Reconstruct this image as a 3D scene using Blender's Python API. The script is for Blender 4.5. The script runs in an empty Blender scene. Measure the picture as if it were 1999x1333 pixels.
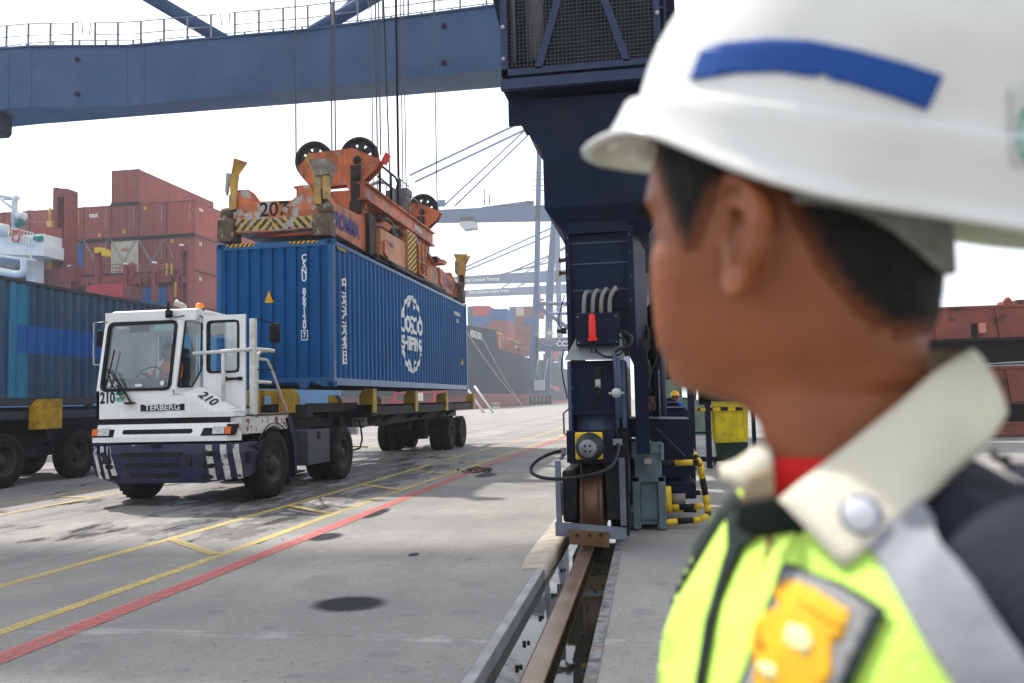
import bpy, bmesh, math, random
from math import sin, cos, pi, radians, sqrt, atan2
from mathutils import Vector, Matrix, noise
from mathutils.bvhtree import BVHTree

SC = bpy.context.scene
COL = SC.collection
# ------------------------------------------------------------------ camera
YAW, PITCH, ROLL, FPX, EYE = radians(9.151), radians(3.918), radians(-1.3557), 1653.9, 1.5
_f = Vector((-sin(YAW)*cos(PITCH), cos(YAW)*cos(PITCH), sin(PITCH)))
_r0 = Vector((cos(YAW), sin(YAW), 0)); _u0 = _r0.cross(_f)
CR = cos(ROLL)*_r0 + sin(ROLL)*_u0
CU = -sin(ROLL)*_r0 + cos(ROLL)*_u0
CF = _f
CP = Vector((0, 0, EYE))
cam_data = bpy.data.cameras.new("camera")
cam = bpy.data.objects.new("camera", cam_data); COL.objects.link(cam)
cam.matrix_world = Matrix(((CR.x, CU.x, -CF.x, CP.x), (CR.y, CU.y, -CF.y, CP.y), (CR.z, CU.z, -CF.z, CP.z), (0, 0, 0, 1)))
cam_data.sensor_width = 36; cam_data.lens = FPX/1999*36
cam_data.clip_start = 0.02; cam_data.clip_end = 6000
cam_data.dof.use_dof = True; cam_data.dof.focus_distance = 13.5; cam_data.dof.aperture_fstop = 5.0
SC.camera = cam
SC.view_settings.view_transform = 'Standard'; SC.view_settings.look = 'None'
SC.view_settings.gamma = 1; SC.view_settings.exposure = 0.4
SC.cycles.use_denoising = True
SC.cycles.max_bounces = 8; SC.cycles.volume_bounces = 1
SC.cycles.sample_clamp_indirect = 6
# ------------------------------------------------------------------ light
SUN_TRAVEL = Vector((0.60, -0.46, -1.0)).normalized()
w = bpy.data.worlds.new("World"); SC.world = w; w.use_nodes = True
nt = w.node_tree; bg = nt.nodes['Background']
sky = nt.nodes.new('ShaderNodeTexSky'); sky.sky_type = 'NISHITA'; sky.sun_disc = False
el = math.asin(-SUN_TRAVEL.z)
sky.sun_elevation = el
sky.sun_rotation = atan2(-SUN_TRAVEL.x, -SUN_TRAVEL.y)
sky.air_density = 1.0; sky.dust_density = 1.5; sky.ozone_density = 1.0; sky.altitude = 0
# hazy white tropical overcast: the clear sky seen through an even bright veil
nt.links.new(sky.outputs[0], bg.inputs[0]); bg.inputs[1].default_value = 0.05
veil = nt.nodes.new('ShaderNodeBackground'); veil.inputs[0].default_value = (.94, .97, 1, 1); veil.inputs[1].default_value = 0.95
tcw = nt.nodes.new('ShaderNodeTexCoord'); dp = nt.nodes.new('ShaderNodeVectorMath'); dp.operation = 'DOT_PRODUCT'; dp.inputs[1].default_value = tuple(-SUN_TRAVEL)
nt.links.new(tcw.outputs['Generated'], dp.inputs[0]); mr = nt.nodes.new('ShaderNodeMapRange'); mr.inputs[1].default_value = -.6; mr.inputs[2].default_value = .8; mr.inputs[3].default_value = .42; mr.inputs[4].default_value = 1.12
nt.links.new(dp.outputs['Value'], mr.inputs[0]); nt.links.new(mr.outputs[0], veil.inputs[1])
adds = nt.nodes.new('ShaderNodeAddShader'); wo = nt.nodes['World Output']
nt.links.new(bg.outputs[0], adds.inputs[0]); nt.links.new(veil.outputs[0], adds.inputs[1]); nt.links.new(adds.outputs[0], wo.inputs[0])
sl = bpy.data.lights.new("sun", 'SUN'); sl.energy = 4.7; sl.angle = radians(1.4); sl.color = (1, .95, .88)
so = bpy.data.objects.new("sun", sl); COL.objects.link(so)
so.rotation_euler = SUN_TRAVEL.to_track_quat('-Z', 'Y').to_euler()
so.location = (0, 0, 30)

# ------------------------------------------------------------------ pixel -> world (photo pixels, 1999 wide)
def ray(px, py):
    return CR*((px-999.5)/FPX) - CU*((py-666.5)/FPX) + CF
def atY(px, py, Y): d = ray(px, py); return CP + d*(Y/d.y)
def atX(px, py, X): d = ray(px, py); return CP + d*(X/d.x)
def atD(px, py, D): return CP + ray(px, py)*D
def gnd(px, py, z=0): d = ray(px, py); return CP + d*((z-EYE)/d.z)
def pix(p):
    q = Vector(p)-CP; d = q.dot(CF)
    return (999.5+FPX*q.dot(CR)/d, 666.5-FPX*q.dot(CU)/d)

# ------------------------------------------------------------------ materials
MATS = {}
def mat(name, col, rough=.5, metal=0., var=.12, scale=3., dirt=None, dirt_amt=0., dirt_scale=2., streak=0., bump=0., bump_scale=40.,
        alpha=None, trans=0., emit=0., coat=0., rust=None, rust_amt=0., rust_scale=6., rough_var=.1, sss=0., per_obj=0., spec=.22):
    if name in MATS: return MATS[name]
    m = bpy.data.materials.new(name); m.use_nodes = True; MATS[name] = m
    n = m.node_tree.nodes; L = m.node_tree.links; b = n['Principled BSDF']
    b.inputs['Roughness'].default_value = rough; b.inputs['Metallic'].default_value = metal; b.inputs['Specular IOR Level'].default_value = spec
    tc = n.new('ShaderNodeTexCoord')
    def noise_(sc, det=6, stretch=None, off=0):
        mp = n.new('ShaderNodeMapping'); L.new(tc.outputs['Object'], mp.inputs[0]); mp.inputs['Location'].default_value = (off, off*1.7, off*.3)
        if stretch: mp.inputs['Scale'].default_value = stretch
        t = n.new('ShaderNodeTexNoise'); t.inputs['Scale'].default_value = sc; t.inputs['Detail'].default_value = det
        L.new(mp.outputs[0], t.inputs[0]); return t.outputs['Fac']
    def ramp(src, a, bb):
        r = n.new('ShaderNodeMapRange'); r.inputs[1].default_value = a; r.inputs[2].default_value = bb
        L.new(src, r.inputs[0]); r.clamp = True; return r.outputs[0]
    def mix(fac, A, B):
        x = n.new('ShaderNodeMix'); x.data_type = 'RGBA'; x.clamp_factor = True
        if isinstance(fac, float): x.inputs[0].default_value = fac
        else: L.new(fac, x.inputs[0])
        for i, v in ((6, A), (7, B)):
            if isinstance(v, tuple): x.inputs[i].default_value = (*v, 1)
            else: L.new(v, x.inputs[i])
        return x.outputs[2]
    def mul(a, k):
        x = n.new('ShaderNodeMath'); x.operation = 'MULTIPLY'; L.new(a, x.inputs[0])
        if isinstance(k, float): x.inputs[1].default_value = k
        else: L.new(k, x.inputs[1])
        return x.outputs[0]
    c = tuple(col)
    lo = tuple(v*(1-var) for v in c); hi = tuple(min(1, v*(1+var)) for v in c)
    out = mix(ramp(noise_(scale), .3, .7), lo, hi)
    if per_obj:
        oi = n.new('ShaderNodeObjectInfo'); out = mix(mul(oi.outputs['Random'], per_obj), out, tuple(v*.35 for v in c))
    if dirt:
        f = mul(ramp(noise_(dirt_scale, 8, None, 3.1), .42, .7), float(dirt_amt)); out = mix(f, out, dirt)
    if streak:
        f = mul(ramp(noise_(2.2, 7, (9, 9, .5), 7.7), .5, .75), float(streak)); out = mix(f, out, dirt or (.06, .05, .04))
    if rust:
        f = ramp(noise_(rust_scale, 10, None, 11.), 1-rust_amt-.04, 1-rust_amt+.02); out = mix(f, out, rust)
    L.new(out, b.inputs['Base Color'])
    rr = n.new('ShaderNodeMapRange'); rr.inputs[3].default_value = max(0, rough-rough_var); rr.inputs[4].default_value = min(1, rough+rough_var)
    L.new(noise_(scale*2, 5, None, 5.), rr.inputs[0]); L.new(rr.outputs[0], b.inputs['Roughness'])
    if bump:
        bp = n.new('ShaderNodeBump'); bp.inputs['Strength'].default_value = bump; bp.inputs['Distance'].default_value = .01
        L.new(noise_(bump_scale, 6), bp.inputs['Height']); L.new(bp.outputs[0], b.inputs['Normal'])
    if trans:
        b.inputs['Transmission Weight'].default_value = trans; b.inputs['IOR'].default_value = 1.1
    if emit:
        b.inputs['Emission Color'].default_value = (*c, 1); b.inputs['Emission Strength'].default_value = emit
    if coat: b.inputs['Coat Weight'].default_value = coat; b.inputs['Coat Roughness'].default_value = .15
    if sss: b.inputs['Subsurface Weight'].default_value = sss; b.inputs['Subsurface Radius'].default_value = (.012, .005, .003); b.inputs['Subsurface Scale'].default_value = 1
    if alpha is not None:
        b.inputs['Alpha'].default_value = alpha
    return m
def glass_mat(name, tint=(.55, .65, .66), a=.35):
    m = bpy.data.materials.new(name); m.use_nodes = True; n = m.node_tree.nodes; L = m.node_tree.links
    for x in list(n): n.remove(x)
    o = n.new('ShaderNodeOutputMaterial'); t = n.new('ShaderNodeBsdfTransparent'); t.inputs[0].default_value = (*tint, 1)
    g = n.new('ShaderNodeBsdfGlossy'); g.inputs['Roughness'].default_value = .03; g.inputs[0].default_value = (.9, .95, 1, 1)
    f = n.new('ShaderNodeFresnel'); f.inputs[0].default_value = 1.5
    ad = n.new('ShaderNodeMath'); ad.operation = 'ADD'; ad.inputs[1].default_value = a; L.new(f.outputs[0], ad.inputs[0])
    x = n.new('ShaderNodeMixShader'); L.new(ad.outputs[0], x.inputs[0]); L.new(t.outputs[0], x.inputs[1]); L.new(g.outputs[0], x.inputs[2]); L.new(x.outputs[0], o.inputs[0])
    return m
RUST = (.16, .055, .025)
NAVY = mat('navy_paint', (.0045, .010, .033), .5, 0, .25, 1.2, (.014, .016, .022), .5, 1.5, streak=.25, spec=.12)
NAVYL = mat('navy_steel_light', (.06, .085, .16), .45, 0, .2, 1.5, (.03, .03, .04), .4, 1.5)
BEAM = mat('blue_beam_paint', (.034, .082, .18), .5, 0, .14, .25, (.075, .13, .23), .5, .6, streak=.25)
WHITE = mat('white_truck_paint', (.83, .83, .82), .32, 0, .03, 1.2, (.35, .27, .2), .12, 3., streak=.10, coat=.3)
WHITEP = mat('white_pipe', (.68, .68, .66), .4, 0, .06, 3, RUST, .25, 9)
BLACK = mat('black_rubber', (.009, .009, .009), .75, 0, .2, 6, (.035, .032, .03), .4, 2.5, bump=.1)
TYRE = mat('tyre_rubber', (.009, .009, .009), .9, 0, .2, 4, (.034, .031, .029), .6, 2.2, bump=.3, bump_scale=60)
DARK = mat('dark_chassis', (.010, .011, .016), .65, 0, .3, 3, (.035, .03, .028), .6, 3, bump=.1)
GREY = mat('grey_steel', (.22, .23, .25), .45, .3, .15, 3, (.08, .07, .06), .6, 3)
SILV = mat('pale_steel', (.42, .44, .46), .4, .4, .12, 3, (.12, .11, .1), .5, 4)
YEL = mat('yellow_paint', (.62, .36, .02), .45, 0, .1, 5, (.12, .08, .03), .6, 4, streak=.35)
YELB = mat('bright_yellow', (.78, .5, .02), .4, 0, .06, 5, (.2, .12, .03), .4, 6)
ORG = mat('orange_paint', (.60, .17, .065), .45, 0, .15, 1.2, (.09, .035, .02), .85, 1.7, streak=.6, bump=.1, rust=(.28, .24, .22), rust_amt=.34, rust_scale=5)
ORGW = mat('worn_orange', (.62, .18, .07), .5, 0, .15, 2, (.1, .05, .035), .8, 3, rust=(.42, .40, .38), rust_amt=.43, rust_scale=4)
RUSTY = mat('rusty_steel', (.13, .06, .035), .75, .1, .4, 5, (.05, .035, .03), .8, 4, bump=.4)
GREASE = mat('greasy_dark', (.02, .017, .015), .5, .2, .4, 6, (.09, .04, .025), .5, 5, bump=.3)
GLASS = glass_mat('window_glass', (.84, .93, .94), .07)
BLUEC = mat('blue_container_paint', (.001, .085, .26), .42, 0, .07, .8, (.004, .06, .19), .5, 1.2, streak=.15, spec=.1)
BLUEC2 = mat('blue_container_rail', (.01, .10, .28), .38, 0, .08, 2, (.06, .07, .09), .35, 5, coat=.2)
WHITET = mat('white_lettering', (.8, .8, .8), .5, 0, .05, 8)
BLACKT = mat('black_lettering', (.015, .015, .017), .5, 0, .05, 8)
NAVYT = mat('navy_lettering', (.03, .035, .2), .5, 0, .1, 8)
AMBER = mat('amber_lens', (.9, .25, .02), .2, 0, .05, 8, emit=.15)
LENS = mat('headlamp_lens', (.42, .42, .41), .15, .3, .4, 30, spec=.5)
CABLE = mat('black_cable', (.012, .012, .013), .45, 0, .2, 8)
WIRE = mat('wire_rope', (.17, .17, .18), .5, .4, .2, 30)
REDP = mat('red_plastic', (.75, .03, .02), .35, 0, .06, 8)
GREYCOND = mat('grey_conduit', (.2, .19, .18), .55, 0, .15, 6)
GEAR = mat('grey_gearbox_paint', (.14, .2, .22), .42, 0, .1, 4, (.05, .06, .06), .5, 5, bump=.05)
CONCL = mat('kerb_concrete', (.36, .34, .31), .85, 0, .12, 5, (.2, .19, .18), .6, 6, bump=.3)

# ------------------------------------------------------------------ mesh builder
class MB:
    def __init__(s): s.bm = bmesh.new(); s.mats = []
    def mi(s, m):
        for i, x in enumerate(s.mats):
            if x is m: return i
        s.mats.append(m); return len(s.mats)-1
    def face(s, pts, m=None, smooth=False):
        vs = [s.bm.verts.new(p) for p in pts]
        f = s.bm.faces.new(vs); f.material_index = s.mi(m); f.smooth = smooth; return f
    def box(s, c, d, rot=None, m=None, bev=0):
        """centre, full dims"""
        M = Matrix.Translation(Vector(c)) @ (rot.to_4x4() if rot else Matrix.Identity(4)) @ Matrix.Diagonal((*d, 1))
        r = bmesh.ops.create_cube(s.bm, size=1, matrix=M)
        fs = set(f for v in r['verts'] for f in v.link_faces)
        for f in fs: f.material_index = s.mi(m)
        if bev:
            es = list(set(e for v in r['verts'] for e in v.link_edges))
            q = bmesh.ops.bevel(s.bm, geom=es, offset=bev, segments=2, affect='EDGES', profile=.5)
            for f in q['faces']: f.material_index = s.mi(m); f.smooth = True
        return s
    def bb(s, x0, x1, y0, y1, z0, z1, m=None, bev=0):
        return s.box(((x0+x1)/2, (y0+y1)/2, (z0+z1)/2), (abs(x1-x0), abs(y1-y0), abs(z1-z0)), None, m, bev)
    def prism(s, pts, vec, m=None, smooth=False):
        """closed polygon pts (3D, planar) extruded by vec"""
        vec = Vector(vec); P = [Vector(p) for p in pts]
        a = [s.bm.verts.new(p) for p in P]; b = [s.bm.verts.new(p+vec) for p in P]; k = s.mi(m); n = len(P)
        f1 = s.bm.faces.new(a); f2 = s.bm.faces.new(b[::-1]); fs = [f1, f2]
        for i in range(n): fs.append(s.bm.faces.new((a[i], b[i], b[(i+1) % n], a[(i+1) % n])))
        for f in fs: f.material_index = k
        if smooth:
            for f in fs[2:]: f.smooth = True
        bmesh.ops.recalc_face_normals(s.bm, faces=fs); return s
    def tube(s, pts, r, seg=8, m=None, cap=True, radii=None):
        P = [Vector(p) for p in pts]; k = s.mi(m); rings = []
        for i, p in enumerate(P):
            t = (P[min(i+1, len(P)-1)]-P[max(i-1, 0)]).normalized()
            if i == 0: up = Vector((0, 0, 1)) if abs(t.z) < .9 else Vector((1, 0, 0)); a = t.cross(up).normalized()
            else: a = (a - t*a.dot(t)).normalized()
            b = t.cross(a); rr = radii[i] if radii else r
            rings.append([s.bm.verts.new(p+a*(rr*cos(2*pi*j/seg))+b*(rr*sin(2*pi*j/seg))) for j in range(seg)])
        for A, B in zip(rings, rings[1:]):
            for j in range(seg):
                f = s.bm.faces.new((A[j], A[(j+1) % seg], B[(j+1) % seg], B[j])); f.material_index = k; f.smooth = True
        if cap:
            for R_ in (rings[0][::-1], rings[-1]):
                f = s.bm.faces.new(R_); f.material_index = k
        return s
    def lathe(s, prof, c, axis, seg=32, m=None, smooth=True):
        """prof list of (r, h[,mat]) along axis from c"""
        ax = Vector(axis).normalized(); c = Vector(c)
        up = Vector((0, 0, 1)) if abs(ax.z) < .9 else Vector((1, 0, 0)); a = ax.cross(up).normalized(); b = ax.cross(a); rings = []
        for q in prof:
            r, h = q[0], q[1]
            if r < 1e-6: rings.append([s.bm.verts.new(c+ax*h)])
            else: rings.append([s.bm.verts.new(c+ax*h+a*(r*cos(2*pi*j/seg))+b*(r*sin(2*pi*j/seg))) for j in range(seg)])
        for i, (A, B) in enumerate(zip(rings, rings[1:])):
            k = s.mi(prof[i+1][2] if len(prof[i+1]) > 2 else m)
            for j in range(seg):
                j2 = (j+1) % seg
                q = [A[j], A[j2], B[j2], B[j]] if len(A) > 1 and len(B) > 1 else ([A[0], B[j2], B[j]] if len(B) > 1 else [A[j], A[j2], B[0]])
                if len(A) == 1 and len(B) == 1: continue
                f = s.bm.faces.new(q); f.material_index = k; f.smooth = smooth
        return s
    def cyl(s, p0, p1, r, seg=16, m=None):
        p0 = Vector(p0); p1 = Vector(p1); h = (p1-p0).length
        return s.lathe([(0, 0), (r, 0), (r, h), (0, h)], p0, p1-p0, seg, m, smooth=False) if False else s._cyl(p0, p1, r, seg, m)
    def _cyl(s, p0, p1, r, seg, m): return s.tube([p0, p1], r, seg, m)
    def build(s, name, m=None, parent=None, loc=None):
        me = bpy.data.meshes.new(name); 
        bmesh.ops.recalc_face_normals(s.bm, faces=s.bm.faces[:])
        s.bm.to_mesh(me); s.bm.free()
        ms = [x if x else m for x in s.mats]
        if any(ms):
            for x in ms: me.materials.append(x)
        elif m: me.materials.append(m)
        o = bpy.data.objects.new(name, me); COL.objects.link(o)
        if parent: 
            o.parent = parent
            o.matrix_parent_inverse = Matrix.Identity(4)
            if not getattr(parent, '_local', False):
                pass
        return o
def tag(o, label=None, cat=None, group=None, kind=None):
    if label: o['label'] = label
    if cat: o['category'] = cat
    if group: o['group'] = group
    if kind: o['kind'] = kind
    return o
def thing(name, label, cat, loc=(0, 0, 0), rz=0, group=None):
    o = bpy.data.objects.new(name, None); COL.objects.link(o); o.location = loc; o.rotation_euler = (0, 0, rz)
    o.empty_display_size = .2
    return tag(o, label, cat, group)
def dup(root, loc, rz=None, label=None, group=None):
    r = root.copy(); COL.objects.link(r); r.location = loc
    if rz is not None: r.rotation_euler = (0, 0, rz)
    if label: r['label'] = label
    if group: r['group'] = group
    for ch in list(root.children):
        c = ch.copy(); COL.objects.link(c); c.parent = r
        for g in ch.children:
            d = g.copy(); COL.objects.link(d); d.parent = c
    return r
def local_to(root, *objs):
    """objects were built in world coordinates: re-express under an unrotated root"""
    off = Vector(root.location)
    for o in objs: o.data.transform(Matrix.Translation(-off))
# text: built flat in XZ plane (reads along +X, faces -Y), then placed
def text_bm(body, size, bold=0., sx=1., align='CENTER', res=3, shear=0.):
    c = bpy.data.curves.new('t', 'FONT'); c.body = body; c.size = size; c.align_x = align; c.align_y = 'CENTER'; c.offset = bold; c.resolution_u = res; c.shear = shear
    o = bpy.data.objects.new('t', c); COL.objects.link(o)
    me = bpy.data.meshes.new_from_object(o.evaluated_get(bpy.context.evaluated_depsgraph_get()))
    COL.objects.unlink(o); bpy.data.objects.remove(o); bpy.data.curves.remove(c)
    me.transform(Matrix.Diagonal((sx, 1, 1, 1)) @ Matrix.Identity(4))
    me.transform(Matrix.Rotation(pi/2, 4, 'X'))
    bm = bmesh.new(); bm.from_mesh(me); bpy.data.meshes.remove(me); return bm
def bm_obj(bm, name, m, parent=None, thick=0.):
    if thick:
        r = bmesh.ops.extrude_face_region(bm, geom=bm.faces[:])
        bmesh.ops.translate(bm, verts=[v for v in r['geom'] if isinstance(v, bmesh.types.BMVert)], vec=(0, 0, 0))
    me = bpy.data.meshes.new(name); bm.to_mesh(me); bm.free(); me.materials.append(m)
    o = bpy.data.objects.new(name, me); COL.objects.link(o)
    if parent: o.parent = parent
    return o
def text(body, size, m, M, name='lettering', parent=None, **k):
    bm = text_bm(body, size, **k); bm.transform(M); return bm_obj(bm, name, m, parent)
def place(p, right, up=None):
    """matrix whose local x -> right, z -> up, -y -> outward (right x up ... facing)"""
    x = Vector(right).normalized(); z = Vector(up).normalized() if up else Vector((0, 0, 1)); z = (z-x*z.dot(x)).normalized(); y = z.cross(x)
    return Matrix(((x.x, y.x, z.x, p[0]), (x.y, y.y, z.y, p[1]), (x.z, y.z, z.z, p[2]), (0, 0, 0, 1)))
# ------------------------------------------------------------------ ground, quay, water
def concrete_mat():
    m = bpy.data.materials.new('quay_concrete'); m.use_nodes = True; n = m.node_tree.nodes; L = m.node_tree.links; b = n['Principled BSDF']
    tc = n.new('ShaderNodeNewGeometry'); P = tc.outputs['Position']
    def N(sc, det=8, st=(1, 1, 1), off=0, rough=.6):
        mp = n.new('ShaderNodeMapping'); mp.inputs['Scale'].default_value = st; mp.inputs['Location'].default_value = (off, off*.7, 0); L.new(P, mp.inputs[0])
        t = n.new('ShaderNodeTexNoise'); t.inputs['Scale'].default_value = sc; t.inputs['Detail'].default_value = det; t.inputs['Roughness'].default_value = rough
        L.new(mp.outputs[0], t.inputs[0]); return t.outputs['Fac']
    def R(s, a, c, lo=0, hi=1):
        r = n.new('ShaderNodeMapRange'); r.inputs[1].default_value = a; r.inputs[2].default_value = c; r.inputs[3].default_value = lo; r.inputs[4].default_value = hi; r.interpolation_type = 'SMOOTHSTEP'
        L.new(s, r.inputs[0]); return r.outputs[0]
    def X(f, A, B):
        x = n.new('ShaderNodeMix'); x.data_type = 'RGBA'
        if isinstance(f, float): x.inputs[0].default_value = f
        else: L.new(f, x.inputs[0])
        for i, v in ((6, A), (7, B)):
            if isinstance(v, tuple): x.inputs[i].default_value = (*v, 1)
            else: L.new(v, x.inputs[i])
        return x.outputs[2]
    def MA(op, a, c):
        x = n.new('ShaderNodeMath'); x.operation = op
        for i, v in ((0, a), (1, c)):
            if isinstance(v, (int, float)): x.inputs[i].default_value = v
            else: L.new(v, x.inputs[i])
        return x.outputs[0]
    c = X(R(N(.5), .3, .7), (.215, .205, .195), (.335, .314, .29))
    c = X(R(N(2.5, 9, (1, .3, 1)), .35, .75, 0, .55), c, (.19, .18, .175))        # drag along the lane
    c = X(R(N(14, 8), .50, .70, 0, .55), c, (.13, .125, .12))
    c = X(R(N(70, 6), .35, .75, 0, .6), c, (.40, .385, .36)); c = X(R(N(55, 4), .60, .70, 0, .6), c, (.12, .115, .11))                          # pits
    c = X(R(N(1.1, 9, (1.5, 1, 1), 4.), .60, .68, 0, .28), c, (.48, .46, .43))           # cement wear
    # oily tyre band in the truck lane
    sep = n.new('ShaderNodeSeparateXYZ'); L.new(P, sep.inputs[0])
    trk = MA('MAXIMUM', R(MA('ABSOLUTE', MA('ADD', sep.outputs[0], 6.25), 0), .15, .5, 1, 0), R(MA('ABSOLUTE', MA('ADD', sep.outputs[0], 8.45), 0), .15, .5, 1, 0))
    c = X(MA('MULTIPLY', trk, R(N(2.2, 7, (2, .12, 1), 6.), .35, .7, 0, .5)), c, (.12, .115, .11))
    c = X(R(N(.33, 5, (1, 1, 1), 12.), .42, .62, 0, .5), c, (.17, .165, .16))
    # slab joints
    def line(axis, pos, w_):
        d = MA('ABSOLUTE', MA('SUBTRACT', sep.outputs[axis], pos), 0); return R(d, w_*.4, w_, 1, 0)
    j = line(1, 5.35, .012)
    j = MA('MAXIMUM', j, line(1, 10.6, .012)); j = MA('MAXIMUM', j, line(1, 16., .015)); j = MA('MAXIMUM', j, line(1, 21.4, .015)); j = MA('MAXIMUM', j, line(1, 26.8, .02))
    j = MA('MAXIMUM', j, line(0, -7.3, .012))
    pal = MA('MULTIPLY', line(1, 5.33, .10), R(N(1.7, 6), .45, .6)); c = X(MA('MULTIPLY', pal, .55), c, (.44, .42, .40))
    c = X(MA('MULTIPLY', j, .4), c, (.12, .115, .11))
    # wet patches: noise limited by distance mask to the truck lane
    lane = MA('MULTIPLY', R(sep.outputs[0], -12.5, -9.0), R(sep.outputs[0], -4.9, -3.6, 1, 0))
    ywin = MA('MULTIPLY', R(sep.outputs[1], 7.5, 9.5), R(sep.outputs[1], 24., 30., 1, 0))
    wn = N(1.15, 10, (1.5, .55, 1), 9.3, .68)
    wsrc = MA('ADD', wn, MA('MULTIPLY', MA('SUBTRACT', MA('MULTIPLY', lane, ywin), 1.), .13))
    wet = R(wsrc, .515, .56)
    lane2 = MA('MULTIPLY', R(sep.outputs[0], -7.6, -5.8), R(sep.outputs[0], -4.7, -3.9, 1, 0))
    yw2 = MA('MULTIPLY', R(sep.outputs[1], 8.2, 9.6), R(sep.outputs[1], 19., 22., 1, 0))
    w2 = R(MA('ADD', N(2.0, 10, (1.2, .5, 1), 2.3, .7), MA('MULTIPLY', MA('SUBTRACT', MA('MULTIPLY', lane2, yw2), 1.), .3)), .455, .50)
    wet = MA('MAXIMUM', wet, w2)
    # spots and puddles at fixed places
    def spot(x, y, rx, ry, soft=.25, wob=.35):
        dx = MA('DIVIDE', MA('SUBTRACT', sep.outputs[0], x), rx); dy = MA('DIVIDE', MA('SUBTRACT', sep.outputs[1], y), ry)
        d = MA('SQRT', MA('ADD', MA('MULTIPLY', dx, dx), MA('MULTIPLY', dy, dy)), 0)
        d = MA('ADD', d, MA('MULTIPLY', MA('SUBTRACT', N(9, 5), .5), wob)); return R(d, 1-soft, 1+soft, 1, 0)
    sp = spot(-2.28, 6.19, .27, .24, .26, .3)
    for q in ((-3.68, 9.25, .17, .28), (-3.72, 11.2, .10, .5), (-3.3, 16.8, .2, .5), (-2.35, 8.2, .05, .1)):
        sp = MA('MAXIMUM', sp, spot(*q))
    sp2 = spot(-1.62, 4.98, .09, .07)
    for q in ((-1.42, 4.72, .08, .06), (-2.0, 4.55, .06, .05), (-1.2, 5.25, .07, .06), (-1.35, 6.0, .1, .07), (-1.5, 6.9, .12, .1), (-2.6, 5.5, .05, .05), (-3.2, 5.9, .06, .05), (-2.9, 7.1, .07, .08), (-1.75, 5.9, .05, .05), (-.1, 6.1, .08, .1), (.05, 7.0, .07, .1), (-3.6, 5.0, .1, .07), (-2.7, 4.6, .05, .04)):
        sp2 = MA('MAXIMUM', sp2, spot(*q))
    c = X(MA('MULTIPLY', sp2, .3), c, (.13, .13, .135))
    specks = R(N(34, 3, (1, 1, 1), 1.9, .4), .675, .70)
    c = X(MA('MULTIPLY', specks, .7), c, (.06, .055, .05))
    c = X(MA('MULTIPLY', sp, .97), c, (.018, .019, .024))
    c = X(MA('MULTIPLY', wet, .80), c, (.075, .072, .07))
    L.new(c, b.inputs['Base Color']); L.new(MA('ADD', .10, MA('MULTIPLY', wet, .35)), b.inputs['Specular IOR Level'])
    rg = MA('SUBTRACT', .86, MA('MULTIPLY', MA('MAXIMUM', wet, MA('MULTIPLY', sp, .5)), MA('ADD', .38, MA('MULTIPLY', R(wn, .56, .62), .3))))
    L.new(rg, b.inputs['Roughness'])
    bp = n.new('ShaderNodeBump'); bp.inputs['Strength'].default_value = .6; bp.inputs['Distance'].default_value = .005
    hh = MA('MULTIPLY', MA('SUBTRACT', 1., wet), MA('ADD', N(60, 6), MA('MULTIPLY', N(8, 4), 2.))); L.new(hh, bp.inputs['Height']); L.new(bp.outputs[0], b.inputs['Normal'])
    return m
CONC = concrete_mat()
QX = -29.5   # quay edge
def sheet(name, x0, x1, y0, y1, z, m, kind='structure'):
    b = MB(); b.face([(x0, y0, z), (x1, y0, z), (x1, y1, z), (x0, y1, z)]); o = b.build(name, m); tag(o, kind=kind); return o
TX0, TX1 = -.97, -.40
g = MB()
g.face([(QX, -60, 0), (TX0-.07, -60, 0), (TX0-.07, 900, 0), (QX, 900, 0)])
g.face([(TX1+.07, -60, 0), (400, -60, 0), (400, 900, 0), (TX1+.07, 900, 0)])
g.face([(QX, -60, 0), (QX, 900, 0), (QX, 900, -6), (QX, -60, -6)])
g.face([(TX0-.07, -60, 0), (TX0-.07, 900, 0), (TX0-.07, 900, -.25), (TX0-.07, -60, -.25)])
g.face([(TX1+.07, -60, 0), (TX1+.07, 900, 0), (TX1+.07, 900, -.25), (TX1+.07, -60, -.25)])
g.face([(TX0-.07, -60, -.25), (TX1+.07, -60, -.25), (TX1+.07, 900, -.25), (TX0-.07, 900, -.25)])
tag(g.build('ground', CONC), kind='structure')
WATER = mat('harbour_water', (.05, .07, .07), .08, 0, .1, 1, bump=.3, bump_scale=1.2)
sheet('water', -1500, QX-.01, -300, 3000, -2.6, WATER)
# rail slot
PUD = mat('slot_water', (.022, .022, .016), .02, 0, .3, 3, rough_var=.015, bump=.012, bump_scale=22)
sheet('water', TX0, TX1, -30, 60, -.085, PUD)
RAILM = mat('rail_steel', (.24, .17, .125), .36, .55, .16, 3, (.13, .055, .025), .55, 3.5)
RAILS = mat('rail_side_rust', (.30, .16, .07), .8, .1, .3, 8, (.06, .035, .02), .6, 5)
b = MB()
hx = -.68
prof = [(-.065, -.03), (-.065, -.008), (-.05, .004), (.05, .004), (.065, -.008), (.065, -.03), (.035, -.045), (.03, -.16), (.09, -.2), (.09, -.24), (-.09, -.24), (-.09, -.2), (-.03, -.16), (-.035, -.045)]
yy = [-30]+[i*.8 for i in range(-4, 30)]+[60, 300, 500]
prev = None
for y in yy:
    ring = [b.bm.verts.new((hx+px, y, pz)) for px, pz in prof]
    if prev:
        for i in range(len(prof)):
            j = (i+1) % len(prof); f = b.bm.faces.new((prev[i], prev[j], ring[j], ring[i])); f.material_index = b.mi(RAILM if i in (1, 2, 3) else RAILS)
    prev = ring
tag(b.build('crane_rail'), 'worn crane rail running in the water filled slot', 'rail')
KST = mat('kerb_steel', (.30, .31, .32), .5, .35, .18, 3, (.12, .1, .08), .5, 5, bump=.05)
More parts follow.
